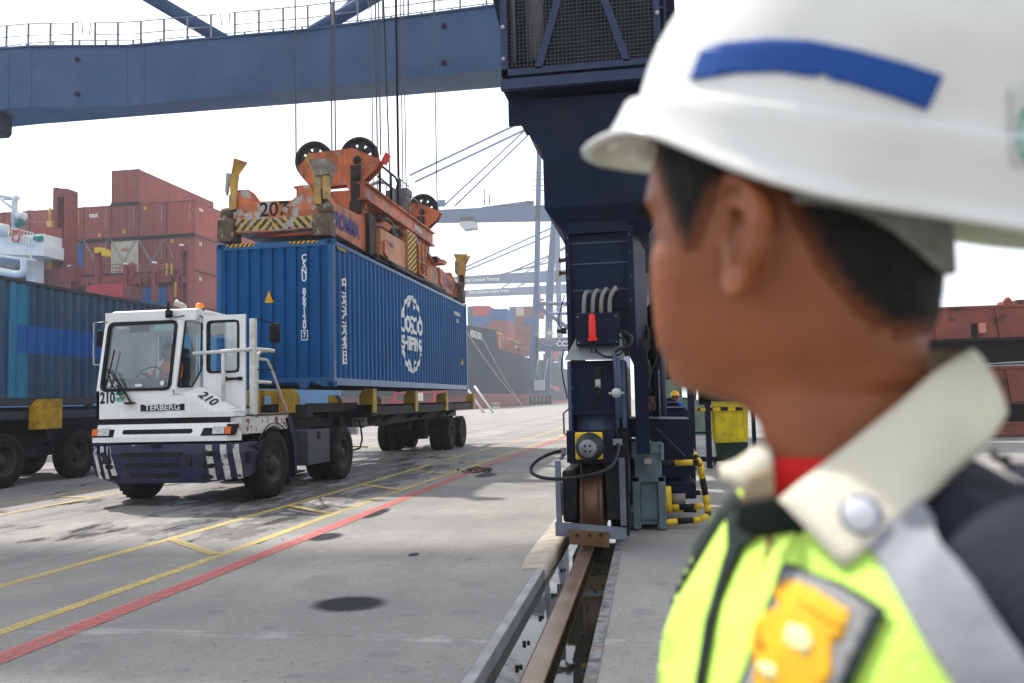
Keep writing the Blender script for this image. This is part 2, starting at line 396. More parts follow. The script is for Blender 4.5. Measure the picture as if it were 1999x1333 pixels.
b = MB(); b.bb(TX0-.07, TX0, -30, 7.5, -.22, .012, bev=.006); tag(b.build('steel_kerb', KST), 'smooth grey steel edge along the left side of the rail slot', 'kerb')
KS2 = mat('flaking_steel', (.11, .12, .125), .6, .2, .3, 9, (.32, .2, .14), .55, 8, bump=.4, rust=(.22, .23, .23), rust_amt=.48, rust_scale=14)
b = MB(); b.bb(TX1, TX1+.07, -30, 120, -.22, .012, bev=.006); tag(b.build('steel_kerb', KS2), 'flaking dark steel edge along the right side of the rail slot', 'kerb')
# broken concrete shoulder beyond the steel kerb
b = MB(); n_ = 60; prev = None
for i in range(n_+1):
    y = 7.5 + (i/n_)**1.5*60
    wob = .022*noise.noise((0, y*2.1, 1)); wl = .02*noise.noise((0, y*1.3, 5)); oL = min(1, i/3)
    ring = [b.bm.verts.new(q) for q in ((TX0-.20-.05*oL+wl, y, .001), (TX0-.18+wl, y, .012), (TX0-.05+wob, y, .02), (TX0+wob*.6, y, .006), (TX0+.012+wob, y, -.03), (TX0+.008+wob*.5, y, -.24))]
    if prev:
        for a in range(5): f = b.bm.faces.new((prev[a], prev[a+1], ring[a+1], ring[a])); f.smooth = True
    else: b.bm.faces.new(ring)
    prev = ring
SHO = mat('tan_mortar', (.42, .37, .31), .9, 0, .15, 5, (.25, .22, .19), .5, 8, bump=.4)
tag(b.build('concrete_kerb', SHO), 'rough tan mortar shoulder beside the slot under the crane bogie', 'kerb')
# small bolts and debris in the water of the slot
b0 = None; rnd = random.Random(4)
spots = [(-.83, 5.05), (-.86, 5.55), (-.84, 6.2), (-.83, 6.9), (-.86, 7.9), (-.51, 5.1), (-.5, 5.75), (-.52, 6.5), (-.5, 7.1), (-.49, 7.8), (-.84, 4.7), (-.52, 4.75)]
for i, (x, y) in enumerate(spots):
    b = MB() if b0 is None else None
    if b:
        b.lathe([(0, .03), (.016, .03), (.018, .024), (.02, .01), (.014, .0), (.014, -.1), (0, -.1)], (0, 0, 0), (0, 0, 1), 6, GREASE)
        b.box((0, .0, -.012), (.05, .035, .012), None, GREASE)
        b.lathe([(0, .028), (.014, .028), (.016, .008), (.012, .0), (.012, -.1), (0, -.1)], (.012, .05, -.008), (0, 0, 1), 6, GREASE)
        b0 = b.build('rail_clip'); o = b0; tag(o, 'dark rail clip bolts just breaking the water of the slot', 'bolt', 'rail clip bolts standing in the slot water')
    else:
        o = b0.copy(); COL.objects.link(o)
    o.scale = (.7, .7, .7); o.location = (x, y, -.085); tag(o, f"clip bolt {'left' if x < -.7 else 'right'} of the rail, {['nearest', 'second nearest', 'third nearest', 'fourth nearest', 'fifth nearest', 'sixth nearest', 'farthest'][sorted(q[1] for q in spots if (q[0] < -.7) == (x < -.7)).index(y)]} to the bottom edge", 'bolt', 'rail clip bolts standing in the slot water'); o.rotation_euler = (0, 0, rnd.uniform(-.6, .6))
# lane markings
def paint_mat(name, col, wear=.45, sc=22):
    m = bpy.data.materials.new(name); m.use_nodes = True; n = m.node_tree.nodes; L = m.node_tree.links; b = n['Principled BSDF']
    g = n.new('ShaderNodeNewGeometry')
    def N(s, d, st):
        mp = n.new('ShaderNodeMapping'); mp.inputs['Scale'].default_value = st; L.new(g.outputs['Position'], mp.inputs[0])
        t = n.new('ShaderNodeTexNoise'); t.inputs['Scale'].default_value = s; t.inputs['Detail'].default_value = d; t.inputs['Roughness'].default_value = .65; L.new(mp.outputs[0], t.inputs[0]); return t.outputs['Fac']
    r = n.new('ShaderNodeMapRange'); r.inputs[1].default_value = wear-.08; r.inputs[2].default_value = wear+.12; L.new(N(sc, 8, (1, .7, 1)), r.inputs[0])
    r2 = n.new('ShaderNodeMapRange'); r2.inputs[1].default_value = .38; r2.inputs[2].default_value = .62; r2.inputs[3].default_value = .55; L.new(N(1.3, 5, (1, .5, 1)), r2.inputs[0])
    mu = n.new('ShaderNodeMath'); mu.operation = 'MULTIPLY'; L.new(r.outputs[0], mu.inputs[0]); L.new(r2.outputs[0], mu.inputs[1])
    L.new(mu.outputs[0], b.inputs['Alpha'])
    x = n.new('ShaderNodeMix'); x.data_type = 'RGBA'; L.new(N(2, 6, (1, 1, 1)), x.inputs[0]); x.inputs[6].default_value = (*[v*.75 for v in col], 1); x.inputs[7].default_value = (*[min(1, v*1.2) for v in col], 1)
    L.new(x.outputs[2], b.inputs['Base Color']); b.inputs['Roughness'].default_value = .7
    return m
YLINE = paint_mat('yellow_line_paint', (.60, .44, .13), .40, 60)
RLINE = paint_mat('red_line_paint', (.62, .12, .11), .43, 70)
def strip(name, pts, wdt, m, z):
    b = MB(); P = [Vector((*p, z)) for p in pts]; prev = None
    for i, p in enumerate(P):
        t = (P[min(i+1, len(P)-1)]-P[max(i-1, 0)]).normalized(); nrm = Vector((t.y, -t.x, 0))
        ring = [b.bm.verts.new(p+nrm*wdt/2), b.bm.verts.new(p-nrm*wdt/2)]
        if prev: b.bm.faces.new((prev[0], prev[1], ring[1], ring[0]))
        prev = ring
    return tag(b.build(name, m), kind='structure')
strip('road_marking', [(-5.75, -5), (-5.57, 6.6), (-5.47, 9.04), (-5.30, 14.93), (-5.2, 21.4), (-4.6, 33), (-4.3, 60)], .12, YLINE, .004)
strip('road_marking', [(-4.7, -5), (-4.42, 5.24), (-4.34, 7.79), (-4.32, 10.96), (-4.26, 14.1), (-4.1, 18.04), (-3.63, 33.5), (-3.3, 60)], .12, YLINE, .004)
strip('road_marking', [(-4.1, -5), (-3.95, 4.69), (-3.88, 9), (-3.79, 16.69), (-3.3, 33), (-3, 60)], .19, RLINE, .008)
strip('road_marking', [(-10.43, 5), (-10.4, 12.33), (-10.3, 15.6), (-10.2, 40)], .11, YLINE, .004)
strip('road_marking', [(-9.35, 5), (-9.4, 11.12), (-9.44, 14.4), (-9.4, 40)], .11, YLINE, .004)
for y0, xa, xb in ((9.0, -5.42, -4.40), (12.0, -5.34, -4.36), (15.0, -5.25, -4.26), (18., -5.18, -4.12), (21, -5.1, -4.0)):
    strip('road_marking', [(xa, y0), (xb, y0-.9)], .12, YLINE, .012)
for y0 in (9.2, 13.3, 17.4, 21.5): strip('road_marking', [(-10.35, y0+.1), (-9.46, y0-.1)], .11, YLINE, .012)
# ------------------------------------------------------------------ containers
def corr_profile(L, pitch, fr, depth, start=0.):
    """list of (s, inset) along length: outer flat, slope, inner flat, slope"""
    a, sl_, c = fr; out = [(0, 0.)]; s = start
    n_ = int((L-start)/pitch)
    pad = (L-n_*pitch)/2; s = pad; out.append((s, 0.))
    for i in range(n_):
        out += [(s+a*pitch/2, 0), (s+(a/2+sl_)*pitch, depth), (s+(a/2+sl_+c)*pitch, depth), (s+(a/2+sl_*2+c)*pitch, 0), (s+pitch, 0)]
        s += pitch
    out.append((L, 0)); r = [out[0]]
    for q in out[1:]:
        if q[0]-r[-1][0] > 1e-4: r.append(q)
    return r
def inset_at(prof, s):
    for (a, da), (b_, db) in zip(prof, prof[1:]):
        if s <= b_: return da+(db-da)*(s-a)/(b_-a)
    return 0
def corr_sheet(b, p0, u, nrm, prof, z0, z1, m=None):
    p0 = Vector(p0); u = Vector(u); nrm = Vector(nrm); k = b.mi(m); prev = None
    for s, d in prof:
        q = p0+u*s-nrm*d; r = [b.bm.verts.new(q+Vector((0, 0, z0))), b.bm.verts.new(q+Vector((0, 0, z1)))]
        if prev: f = b.bm.faces.new((prev[0], r[0], r[1], prev[1])); f.material_index = k
        prev = r
SIDE_FR = (.26, .245, .25); END_FR = (.56, .05, .34)
CW, CL_, CH = 2.438, 12.19, 2.896
def casting(b, x, y, z, sx, sy, sz, m, hole):
    """corner casting block: outward signs sx, sy, sz; holes proud by dark insets"""
    w_, d_, h_ = .162, .178, .118
    cx, cy, cz = x-sx*w_/2, y-sy*d_/2, z-sz*h_/2
    b.box((cx, cy, cz), (w_, d_, h_), None, m, .008)
    b.lathe([(0, .002), (.034, .002), (.038, 0)], (cx-0*sx, y, cz), (0, sy, 0), 12, hole)
    b.lathe([(0, .002), (.03, .002), (.034, 0)], (x, cy, cz), (sx, 0, 0), 12, hole)
def make_container(name, label, cat, mat_, rail, H=CH, L=CL_, detail=2, group=None, stickers=True, casting_m=None, simple=False):
    """origin: right near bottom corner; x in [-W,0], y in [0,L]"""
    t = thing(name, label, cat, group=group); W = CW; cm = casting_m or rail
    e = .012
    b = MB()
    # posts
    for x0, x1 in ((-W, -W+.10), (-.10, 0)):
        for y0, y1 in ((0, .10), (L-.10, L)):
            b.bb(x0, x1, y0, y1, .1, H-.1)
    # side rails top/bottom, end rails
    for x0, x1 in ((-W+.004, -W+.06), (-.06, -.004)):
        b.bb(x0, x1, .1, L-.1, H-.10, H-.03); b.bb(x0, x1, .1, L-.1, .03, .17)
    for y0, y1 in ((.004, .07), (L-.07, L-.004)):
        b.bb(-W+.1, -.1, y0, y1, H-.13, H-.02)
        b.bb(-W+.1, -.1, y0, y1, .1, .19)
    if not simple:
        hole = BLACK
        for sx, x in ((1, 0.003), (-1, -W-.003)):
            for sy, y in ((1, L+.003), (-1, -.003)):
                for sz, z in ((1, H), (-1, 0)): casting(b, x, y, z, sx, sy, sz, cm, hole)
        b.mats[0] if b.mats else None
    else:
        for x in (-.08, -W+.08):
            for y in (.09, L-.09):
                for z in (.06, H-.06): b.box((x, y, z), (.165, .18, .12))
    fr = b.build('frame', rail, t)
    if fr.data.materials and fr.data.materials[0] != rail:
        # first slot must be rail for the default faces
        pass
    ps = corr_profile(L-.2, .2783, SIDE_FR, .036); pe = corr_profile(W-.2, .2465, END_FR, .042)
    for p_, n_ in (((-.012, .1, 0), (1, 0, 0)), ((-W+.012, .1, 0), (-1, 0, 0))):
        b = MB(); corr_sheet(b, p_, (0, 1, 0), n_, ps, .16, H-.09); b.build('side_panel', mat_, t)
    for p_, n_ in (((-W+.1, .014, 0), (0, -1, 0)), ((-W+.1, L-.014, 0), (0, 1, 0))):
        b = MB(); corr_sheet(b, p_, (1, 0, 0), n_, pe, .18, H-.12); b.build('end_panel', mat_, t)
    b = MB(); b.face([(-W+.05, .05, H-.035), (-.05, .05, H-.035), (-.05, L-.05, H-.035), (-W+.05, L-.05, H-.035)])
    b.bb(-W+.06, -.06, .06, L-.06, .05, .13)
    b.build('roof', mat_, t)
    return t, ps, pe
def conform_side(bm, prof, x0=-.012, y_off=.1, lift=.004):
    """bm lies in the plane x=0 (coords world-like local): cut at folds and push onto corrugation"""
    ys = [v.co.y for v in bm.verts]; lo, hi = min(ys), max(ys)
    for s, d in prof:
        y = s+y_off
        if lo < y < hi: bmesh.ops.bisect_plane(bm, geom=bm.verts[:]+bm.edges[:]+bm.faces[:], plane_co=(0, y, 0), plane_no=(0, 1, 0), dist=1e-5)
    for v in bm.verts: v.co.x = x0-inset_at(prof, v.co.y-y_off)+lift
def conform_end(bm, prof, y0=.014, x_off=-CW+.1, lift=.004):
    xs = [v.co.x for v in bm.verts]; lo, hi = min(xs), max(xs)
    for s, d in prof:
        x = s+x_off
        if lo < x < hi: bmesh.ops.bisect_plane(bm, geom=bm.verts[:]+bm.edges[:]+bm.faces[:], plane_co=(x, 0, 0), plane_no=(1, 0, 0), dist=1e-5)
    for v in bm.verts: v.co.y = y0+inset_at(prof, v.co.x-x_off)-lift
ROTS = Matrix(((0, -1, 0, 0), (1, 0, 0, 0), (0, 0, 1, 0), (0, 0, 0, 1)))   # XZ-plane text facing -Y -> facing +X, reading along +Y
HAZ_K = mat('hazard_black', (.02, .02, .02), .5); HAZ_Y = mat('hazard_yellow', (.75, .45, .02), .5, 0, .1, 20)
def hazard_strip(b, p, u, v, w_, h_, n_, slope=.8, ybase=None):
    """slanted stripes inside rectangle at p spanned by u*w, v*h, clipped"""
    u = Vector(u); v = Vector(v); p = Vector(p); nn = u.cross(v).normalized()
    b.prism([p, p+u*w_, p+u*w_+v*h_, p+v*h_], nn*.002, ybase or HAZ_Y)
    st = w_/n_; off = h_*slope
    for i in range(-int(abs(off)/st)-1, n_+1):
        a = i*st; q = [(a, 0), (a+st*.5, 0), (a+st*.5+off, h_), (a+off, h_)]
        # clip to [0,w]
        def clip(poly, f):
            out = []
            for k in range(len(poly)):
                A, B = poly[k], poly[(k+1) % len(poly)]; fa, fb = f(A), f(B)
                if fa >= 0: out.append(A)
                if fa*fb < 0: tt = fa/(fa-fb); out.append((A[0]+(B[0]-A[0])*tt, A[1]+(B[1]-A[1])*tt))
            return out
        q = clip(q, lambda P_: P_[0]); q = clip(q, lambda P_: w_-P_[0]) if len(q) > 2 else q
        if len(q) > 2: b.prism([p+u*a_+v*c_+nn*.002 for a_, c_ in q], nn*.0015, HAZ_K)
# ---- the blue container being lifted
BC = Vector((-6.005, 15.6, EYE+.332))
cont, PS, PE = make_container('shipping_container', 'bright blue high container with white globe logo hanging under the orange spreader', 'container', BLUEC, BLUEC2, casting_m=BLUEC)
cont.location = BC
# fork/gooseneck underside pieces, front sill plates
b = MB()
for x in (-1.86, -.62): b.prism([(x-.13, -.002, .1), (x+.13, -.002, .1), (x+.06, -.002, -.02), (x-.06, -.002, -.02)], (0, .08, 0))
b.prism([(-.5, 0, .12), (-.16, 0, .12), (-.16, 0, 0), (-.2, 0, 0)], (0, .08, 0)); b.prism([(-CW+.5, 0, .12), (-CW+.16, 0, .12), (-CW+.16, 0, 0), (-CW+.2, 0, 0)], (0, .08, 0))
b.build('sill_bracket', BLUEC2, cont)
b = MB()
for i in range(24): b.bb(-CW+.08, -.08, .3+i*.5, .36+i*.5, .03, .12)
b.build('floor_beam', DARK, cont)
# vertical lettering on the end: CSNU 869120 7
zz = CH-.36; o_ = []
bmj = bmesh.new()
def add_bm(dst, src):
    me = bpy.data.meshes.new('t'); src.to_mesh(me); src.free(); dst.from_mesh(me); bpy.data.meshes.remove(me)
z = zz
for ch in "CSNU 869120":
    if ch == ' ': z -= .13; continue
    q = text_bm(ch, .185, bold=.005, sx=.80); q.transform(Matrix.Translation((-.603, 0, z))); add_bm(bmj, q); z -= .134
z -= .05
q = text_bm('7', .15, bold=.005, sx=.62); q.transform(Matrix.Translation((-.603, 0, z))); add_bm(bmj, q)
for (x0, x1, z0, z1) in ((-.07, .07, .085, .1), (-.07, .07, -.1, -.085), (-.07, -.055, -.085, .085), (.055, .07, -.085, .085)):
    vs = [bmj.verts.new((-.603+a, 0, z+c)) for a, c in ((x0, z0), (x1, z0), (x1, z1), (x0, z1))]; bmj.faces.new(vs)
conform_end(bmj, PE); bm_obj(bmj, 'lettering', WHITET, cont)
# warning triangle
bmj = bmesh.new(); vs = [bmj.verts.new((-1.335+a, 0, 1.80+c)) for a, c in ((-.11, -.13), (.11, -.13), (0, .15))]; bmj.faces.new(vs); conform_end(bmj, PE, lift=.004); bm_obj(bmj, 'warning_sticker', BLACKT, cont)
bmj = bmesh.new(); vs = [bmj.verts.new((-1.335+a, 0, 1.80+c)) for a, c in ((-.092, -.118), (.092, -.118), (0, .122))]; bmj.faces.new(vs); conform_end(bmj, PE, lift=.008); bm_obj(bmj, 'warning_sticker', HAZ_Y, cont)
bmj = bmesh.new()
for z_ in (-.05, -.085):
    q = text_bm('SUPER HEAVY' if z_ > -.06 else 'HIGH 9FT 6', .026, bold=.001, sx=.55); q.transform(Matrix.Translation((-1.335, 0, 1.80+z_))); add_bm(bmj, q)
conform_end(bmj, PE, lift=.011); bm_obj(bmj, 'lettering', mat('sticker_red', (.5, .08, .02), .5), cont)
# hazard strips on the top rails
b = MB(); hazard_strip(b, (-.95+.05, -.0, CH-.075), (1, 0, 0), (0, 0, 1), .58, .055, 6, .9); hazard_strip(b, (-CW+.22, -.0, CH-.075), (1, 0, 0), (0, 0, 1), .58, .055, 6, .9)
hazard_strip(b, (-.0, .22, CH-.17), (0, 1, 0), (0, 0, 1), .5, .055, 5, .9)
b.build('hazard_strip', None, cont)
# side lettering (vertical Chinese characters) and globe logo on the right side
bmj = bmesh.new(); z = 2.07
for ch in "中远海运集团":
    q = text_bm(ch, .30, bold=.006); q.transform(Matrix.Translation((0, 0, z)) @ Matrix.Translation((.70, 0, 0))); add_bm(bmj, q); z -= .30
bmj.transform(ROTS); conform_side(bmj, PS); bm_obj(bmj, 'lettering', WHITET, cont)
bmj = bmesh.new(); gy, gz = 5.58, 1.42
def ring2(a0, a1, rx, rz, wd, n_=20, cx=gy, cz=gz):
    for i in range(n_):
        t0, t1 = a0+(a1-a0)*i/n_, a0+(a1-a0)*(i+1)/n_
        P_ = [(cx+(rx+k*wd/2)*cos(t), cz+(rz+k*wd/2)*sin(t)) for t, k in ((t0, 1), (t1, 1), (t1, -1), (t0, -1))]
        bmj.faces.new([bmj.verts.new((0, y, z)) for y, z in P_])
R_ = .95
ring2(radians(28), radians(152), R_, R_, .11); ring2(radians(208), radians(332), R_, R_, .11)
ring2(radians(48), radians(88), .45, R_-.03, .09); ring2(radians(92), radians(132), .45, R_-.03, .09)
ring2(radians(228), radians(268), .45, R_-.03, .09); ring2(radians(272), radians(312), .45, R_-.03, .09)
for z_, s_ in ((.62, 1), (-.62, -1)):
    for y0, y1 in ((-.62, .62),):
        P_ = [(y0, z_-.03), (y1, z_-.03), (y1, z_+.03), (y0, z_+.03)]
for t_, z_, sz in (('COSCO', .21, .62), ('SHIPPING', -.27, .46)):
    q = text_bm(t_, sz, bold=.022, sx=.92); q.transform(ROTS); 
    bmesh.ops.translate(q, verts=q.verts, vec=(0, gy, gz+z_)); add_bm(bmj, q)
conform_side(bmj, PS); bm_obj(bmj, 'logo', WHITET, cont)
bmj = bmesh.new()
for (t_, y_, z_, s_) in (('CSNU 869120 7', 10.9, 2.45, .17), ('45G1', 10.9, 2.22, .17)):
    q = text_bm(t_, s_, bold=.006, sx=.8); q.transform(ROTS); bmesh.ops.translate(q, verts=q.verts, vec=(0, y_, z_)); add_bm(bmj, q)
conform_side(bmj, PS); bm_obj(bmj, 'lettering', WHITET, cont)
bmj = bmesh.new(); bmj.faces.new([bmj.verts.new((0, 11.5+a, .95+c)) for a, c in ((-.1, -.1), (.1, -.1), (0, .12))]); conform_side(bmj, PS); bm_obj(bmj, 'warning_sticker', HAZ_Y, cont)

# ---- worn blue container on the left trailer
WORN = bpy.data.materials.new('worn_blue_paint'); WORN.use_nodes = True
def worn_nodes(m):
    n = m.node_tree.nodes; L = m.node_tree.links; b_ = n['Principled BSDF']; tc = n.new('ShaderNodeTexCoord'); O = tc.outputs['Object']
    def N(s, d, st, off=0):
        mp = n.new('ShaderNodeMapping'); mp.inputs['Scale'].default_value = st; mp.inputs['Location'].default_value = (off,)*3; L.new(O, mp.inputs[0])
        t = n.new('ShaderNodeTexNoise'); t.inputs['Scale'].default_value = s; t.inputs['Detail'].default_value = d; t.inputs['Roughness'].default_value = .65; L.new(mp.outputs[0], t.inputs[0]); return t.outputs['Fac']
    def R(s, a, c, lo=0, hi=1):
        r = n.new('ShaderNodeMapRange'); r.inputs[1].default_value = a; r.inputs[2].default_value = c; r.inputs[3].default_value = lo; r.inputs[4].default_value = hi; L.new(s, r.inputs[0]); return r.outputs[0]
    def X(f, A, B):
        x = n.new('ShaderNodeMix'); x.data_type = 'RGBA'; L.new(f, x.inputs[0])
        for i, v in ((6, A), (7, B)):
            if isinstance(v, tuple): x.inputs[i].default_value = (*v, 1)
            else: L.new(v, x.inputs[i])
        return x.outputs[2]
    def MU(a, c):
        x = n.new('ShaderNodeMath'); x.operation = 'MULTIPLY'; L.new(a, x.inputs[0]); L.new(c, x.inputs[1]); return x.outputs[0]
    c = X(R(N(.9, 6, (1, 1, .4)), .35, .65), (.022, .095, .165), (.016, .055, .115))
    c = X(R(N(3, 9, (4, 4, .35), 5.), .50, .68, 0, .8), c, (.09, .12, .125))
    c = X(R(N(5, 9, (5, 5, .5), 9.), .56, .72, 0, .7), c, (.12, .085, .065))
    sp = n.new('ShaderNodeSeparateXYZ'); L.new(O, sp.inputs[0])
    def win(ax, a, c_, e=.01): return MU(R(sp.outputs[ax], a-e, a+e), R(sp.outputs[ax], c_-e, c_+e, 1, 0))
    c = X(MU(MU(win(1, 6.43, 6.97), win(2, .12, 2.6, .04)), R(N(3, 8, (3, 3, .5)), .3, .6, 1, .6)), c, (.02, .24, .42))
    c = X(MU(MU(win(1, 6.66, 9.9), win(2, 1.08, 1.65)), R(N(9, 5, (1, 1, 1)), .2, .5, .9, 1.)), c, (.004, .10, .36))
    L.new(c, b_.inputs['Base Color']); b_.inputs['Roughness'].default_value = .5
worn_nodes(WORN)
WRAIL = mat('worn_dark_rail', (.05, .07, .08), .6, 0, .2, 3, (.09, .06, .045), .7, 3, streak=.3)
wc, PS2, PE2 = make_container('shipping_container', 'weathered dark blue container with a brighter repainted band, on the trailer at the left edge', 'container', WORN, WRAIL, H=2.591)
wc.location = (-12.5, 8.55, 1.60)
# ------------------------------------------------------------------ terminal tractor (world coordinates, then made local to its root)
def wheel(name, c, r, wd, parent, side=1, rim_r=.29, dual=0, deep=.0):
    """tyre with axis along X, outer face towards side*X; c = centre of the outer face"""
    tp = thing_part(name, parent, c)
    b = MB(); w_ = wd
    prof = [(rim_r, -.01), (rim_r+.02, .012), (r*.80, .018), (r*.93, .008), (r*.985, -.025), (r, -.06), (r, -w_+.06), (r*.985, -w_+.025), (r*.93, -w_), (rim_r, -w_+.01)]
    b.lathe([(a, h*side) for a, h in prof], (0, 0, 0), (1, 0, 0), 40, TYRE)
    # tread grooves as raised blocks on the shoulder
    for k in range(30):
        a = 2*pi*k/30
        b.box((-.05*side, sin(a)*(r-.004), cos(a)*(r-.004)), (.07, .045, .018), Matrix.Rotation(-a, 3, 'X'), TYRE)
    o = b.build('tyre', None, tp)
    b = MB(); dp = -.11-deep
    prof = [(rim_r+.012, .0), (rim_r, .004), (rim_r-.02, -.01), (rim_r-.035, -.05), (rim_r-.05, dp+.02), (rim_r-.09, dp), (.14, dp+.02), (.135, dp+.05), (.12, dp+.06), (.085, dp+.07), (.08, dp+.12), (.07, dp+.125), (0, dp+.125)]
    b.lathe([(a, h*side) for a, h in prof], (0, 0, 0), (1, 0, 0), 32, RIM)
    for k in range(8):
        a = 2*pi*k/8
        b.cyl(((dp+.01)*side, sin(a)*.165, cos(a)*.165), ((dp+.055)*side, sin(a)*.165, cos(a)*.165), .015, 6, GREASE)
        b.cyl(((dp+.0)*side, sin(a+.39)*.205, cos(a+.39)*.205), ((dp+.006)*side, sin(a+.39)*.205, cos(a+.39)*.205), .026, 10, BLACK)
    b.build('rim', None, tp)
    return tp
def thing_part(name, parent, loc):
    o = bpy.data.objects.new(name, None); COL.objects.link(o); o.parent = parent; o.location = Vector(loc)-Vector(parent.location); o.empty_display_size = .1
    return o
RIM = mat('dusty_rim', (.045, .040, .037), .6, .3, .25, 5, (.11, .09, .07), .5, 6, bump=.15)
BUMP = mat('navy_bumper_paint', (.007, .011, .055), .4, 0, .15, 2, (.05, .05, .06), .5, 3, streak=.2, coat=.2, rust=(.3, .3, .32), rust_amt=.30, rust_scale=5)
DECK = mat('rust_chipped_white', (.70, .69, .67), .45, 0, .06, 2, (.3, .22, .16), .4, 3, rust=RUST, rust_amt=.40, rust_scale=7)
WORNW = mat('worn_white_stripe', (.62, .61, .57), .55, 0, .1, 6, (.2, .18, .16), .6, 7, rust=(.05, .06, .12), rust_amt=.36, rust_scale=9)

TR = thing('terminal_tractor', 'white terminal tractor numbered 210 with navy striped bumper and its door open', 'truck', (-7.3, 13.2, 0))
class WB(MB):
    """world coordinates, built under a root at root.location"""
    def __init__(s, root): super().__init__(); s.root = root
    def build(s, name, m=None, parent=None):
        o = super().build(name, m, parent or s.root); off = Vector(s.root.location)
        p = parent
        if p and p is not s.root and p.type == 'EMPTY': off = off + Vector(p.location)
        o.data.transform(Matrix.Translation(-off)); return o
def T_(): return WB(TR)
XL, XR = -8.60, -6.12
# wheels
for nm, c, side in (('wheel', (-6.10, 13.17, .545), 1), ('wheel', (-8.62, 13.17, .545), -1)):
    wheel(nm, c, .545, .33, TR, side, .30, deep=-.03)
for nm, c, side in (('wheel', (-6.08, 16.3, .53), 1), ('wheel', (-8.62, 16.3, .53), -1)):
    wheel(nm, c, .53, .30, TR, side, .30, deep=.03)
for c, side in (((-6.42, 16.3, .53), 1), ((-8.28, 16.3, .53), -1)):
    wheel('wheel', c, .53, .29, TR, side, .30)
b = T_(); b.bb(-8.0, -6.75, 12.6, 18.0, .62, .98); b.bb(-8.3, -6.5, 13.0, 13.35, .45, .65); b.bb(-8.3, -6.5, 16.15, 16.45, .42, .66)
b.bb(-7.75, -6.95, 15.6, 17.1, .98, 1.22); b.prism([(-7.95, 15.4, 1.0), (-7.95, 17.2, 1.0), (-7.95, 16.9, 1.3), (-7.95, 15.9, 1.3)], (1.2, 0, 0))
b.build('chassis', DARK)
# bumper
yf = 11.86
b = T_()
pl = [(XL, 12.98), (XL, 12.06), (-8.18, yf), (-6.62, yf), (XR, 12.06), (XR, 12.98)]
# tapered belly: top polygon -> bottom polygon
zt, zb = .95, .36
pb = [(XL+.03, 12.75), (XL+.03, 12.10), (-8.12, yf+.07), (-6.66, yf+.07), (XR-.03, 12.10), (XR-.03, 12.6)]
zbs = [.66, .46, zb, zb, .42, .60]
tv = [b.bm.verts.new((x, y, zt)) for x, y in pl]; mv = [b.bm.verts.new((x*1.0, y-.02, .80)) for x, y in pl]; bv = [b.bm.verts.new((x, y, z)) for (x, y), z in zip(pb, zbs)]
for A, B in ((tv, mv), (mv, bv)):
    for i in range(5): b.bm.faces.new((A[i], A[i+1], B[i+1], B[i]))
inr = [b.bm.verts.new((x+(.12 if x < -7.3 else -.12)*(0 if abs(y-yf) < .01 else 1), y+.16 if y < 12.5 else y, zt)) for x, y in pl]
for i in range(5): b.bm.faces.new((tv[i], inr[i], inr[i+1], tv[i+1]))
bot = [b.bm.verts.new((v.co.x, v.co.y+.3, v.co.z)) for v in bv]
for i in range(5): b.bm.faces.new((bv[i], bv[i+1], bot[i+1], bot[i]))
b.build('bumper', BUMP)
def face_y(x, z):
    """bumper face y at x,z (front)"""
    def top(x): 
        if x < -8.18: return yf+(12.06-yf)*(-8.18-x)/(.42)
        if x > -6.62: return yf+(12.06-yf)*(x+6.62)/(.50)
        return yf
    return top(x)-.02+(.09*(.80-z)/.44 if z < .80 else 0.02*(z-.8)/.15)
b = T_()
for x0, x1, z0, z1 in ((-7.98, -6.95, .76, .83), (-7.92, -7.00, .60, .68), (-7.86, -7.04, .45, .53)):
    P_ = []; n_ = 6; rz_ = (z1-z0)/2; cz = (z0+z1)/2
    for k in range(n_+1): a = -pi/2+pi*k/n_; P_.append((x1-rz_+rz_*cos(a), cz+rz_*sin(a)))
    for k in range(n_+1): a = pi/2+pi*k/n_; P_.append((x0+rz_+rz_*cos(a), cz+rz_*sin(a)))
    b.prism([(x, face_y(x, cz)-.006, z) for x, z in P_], (0, .02, 0))
b.build('bumper_slot', BLACK)
for (x, z) in ((-8.30, .80), (-8.20, .62), (-8.10, .45), (-6.52, .80), (-6.56, .62), (-6.60, .45)):
    b = T_(); b.prism([(x+.085*cos(2*pi*k/14), face_y(x+.085*cos(2*pi*k/14), z)-.012, z+.042*sin(2*pi*k/14)) for k in range(14)], (0, .02, 0)); b.build('bumper_hole', BLACK)
for xt, dx in ((-8.575, .10), (-8.40, .10), (-8.24, .10), (-6.60, .04), (-6.41, .05), (-6.24, .05)):
    b = T_(); wv = .085; q = []
    for z, s_ in ((.93, 0), (.80, .3), (.6, .65), (.43 if dx > .06 else .40, 1)):
        q.append([(min(XR-.004, max(XL+.004, x)), z) for x in (xt+dx*s_, xt+wv+dx*s_)])
    for A, B in zip(q, q[1:]):
        pts = [(x, face_y(x, z)-.005, z) for x, z in (A[0], A[1], B[1], B[0])]; b.face(pts)
    b.build('bumper_stripe', WORNW)
b = T_(); b.bb(-6.10, -6.07, 12.45, 12.62, .85, .9); b.build('step_hook', DARK)
b = T_(); b.bb(-6.128, -6.10, 12.25, 12.33, .62, .80); b.build('bumper_slot', BLACK)
b = T_(); b.bb(-8.28, -8.16, yf-.03, yf+.02, .66, .80, bev=.01); b.build('tow_bracket', DARK); b = T_(); b.bb(-7.47, -7.32, yf-.03, yf+.05, .90, .965, bev=.01); b.build('tow_bracket', DARK)
b = T_(); b.bb(-6.92, -6.82, yf-.03, yf+.02, .62, .78, bev=.01); b.build('tow_bracket', DARK)
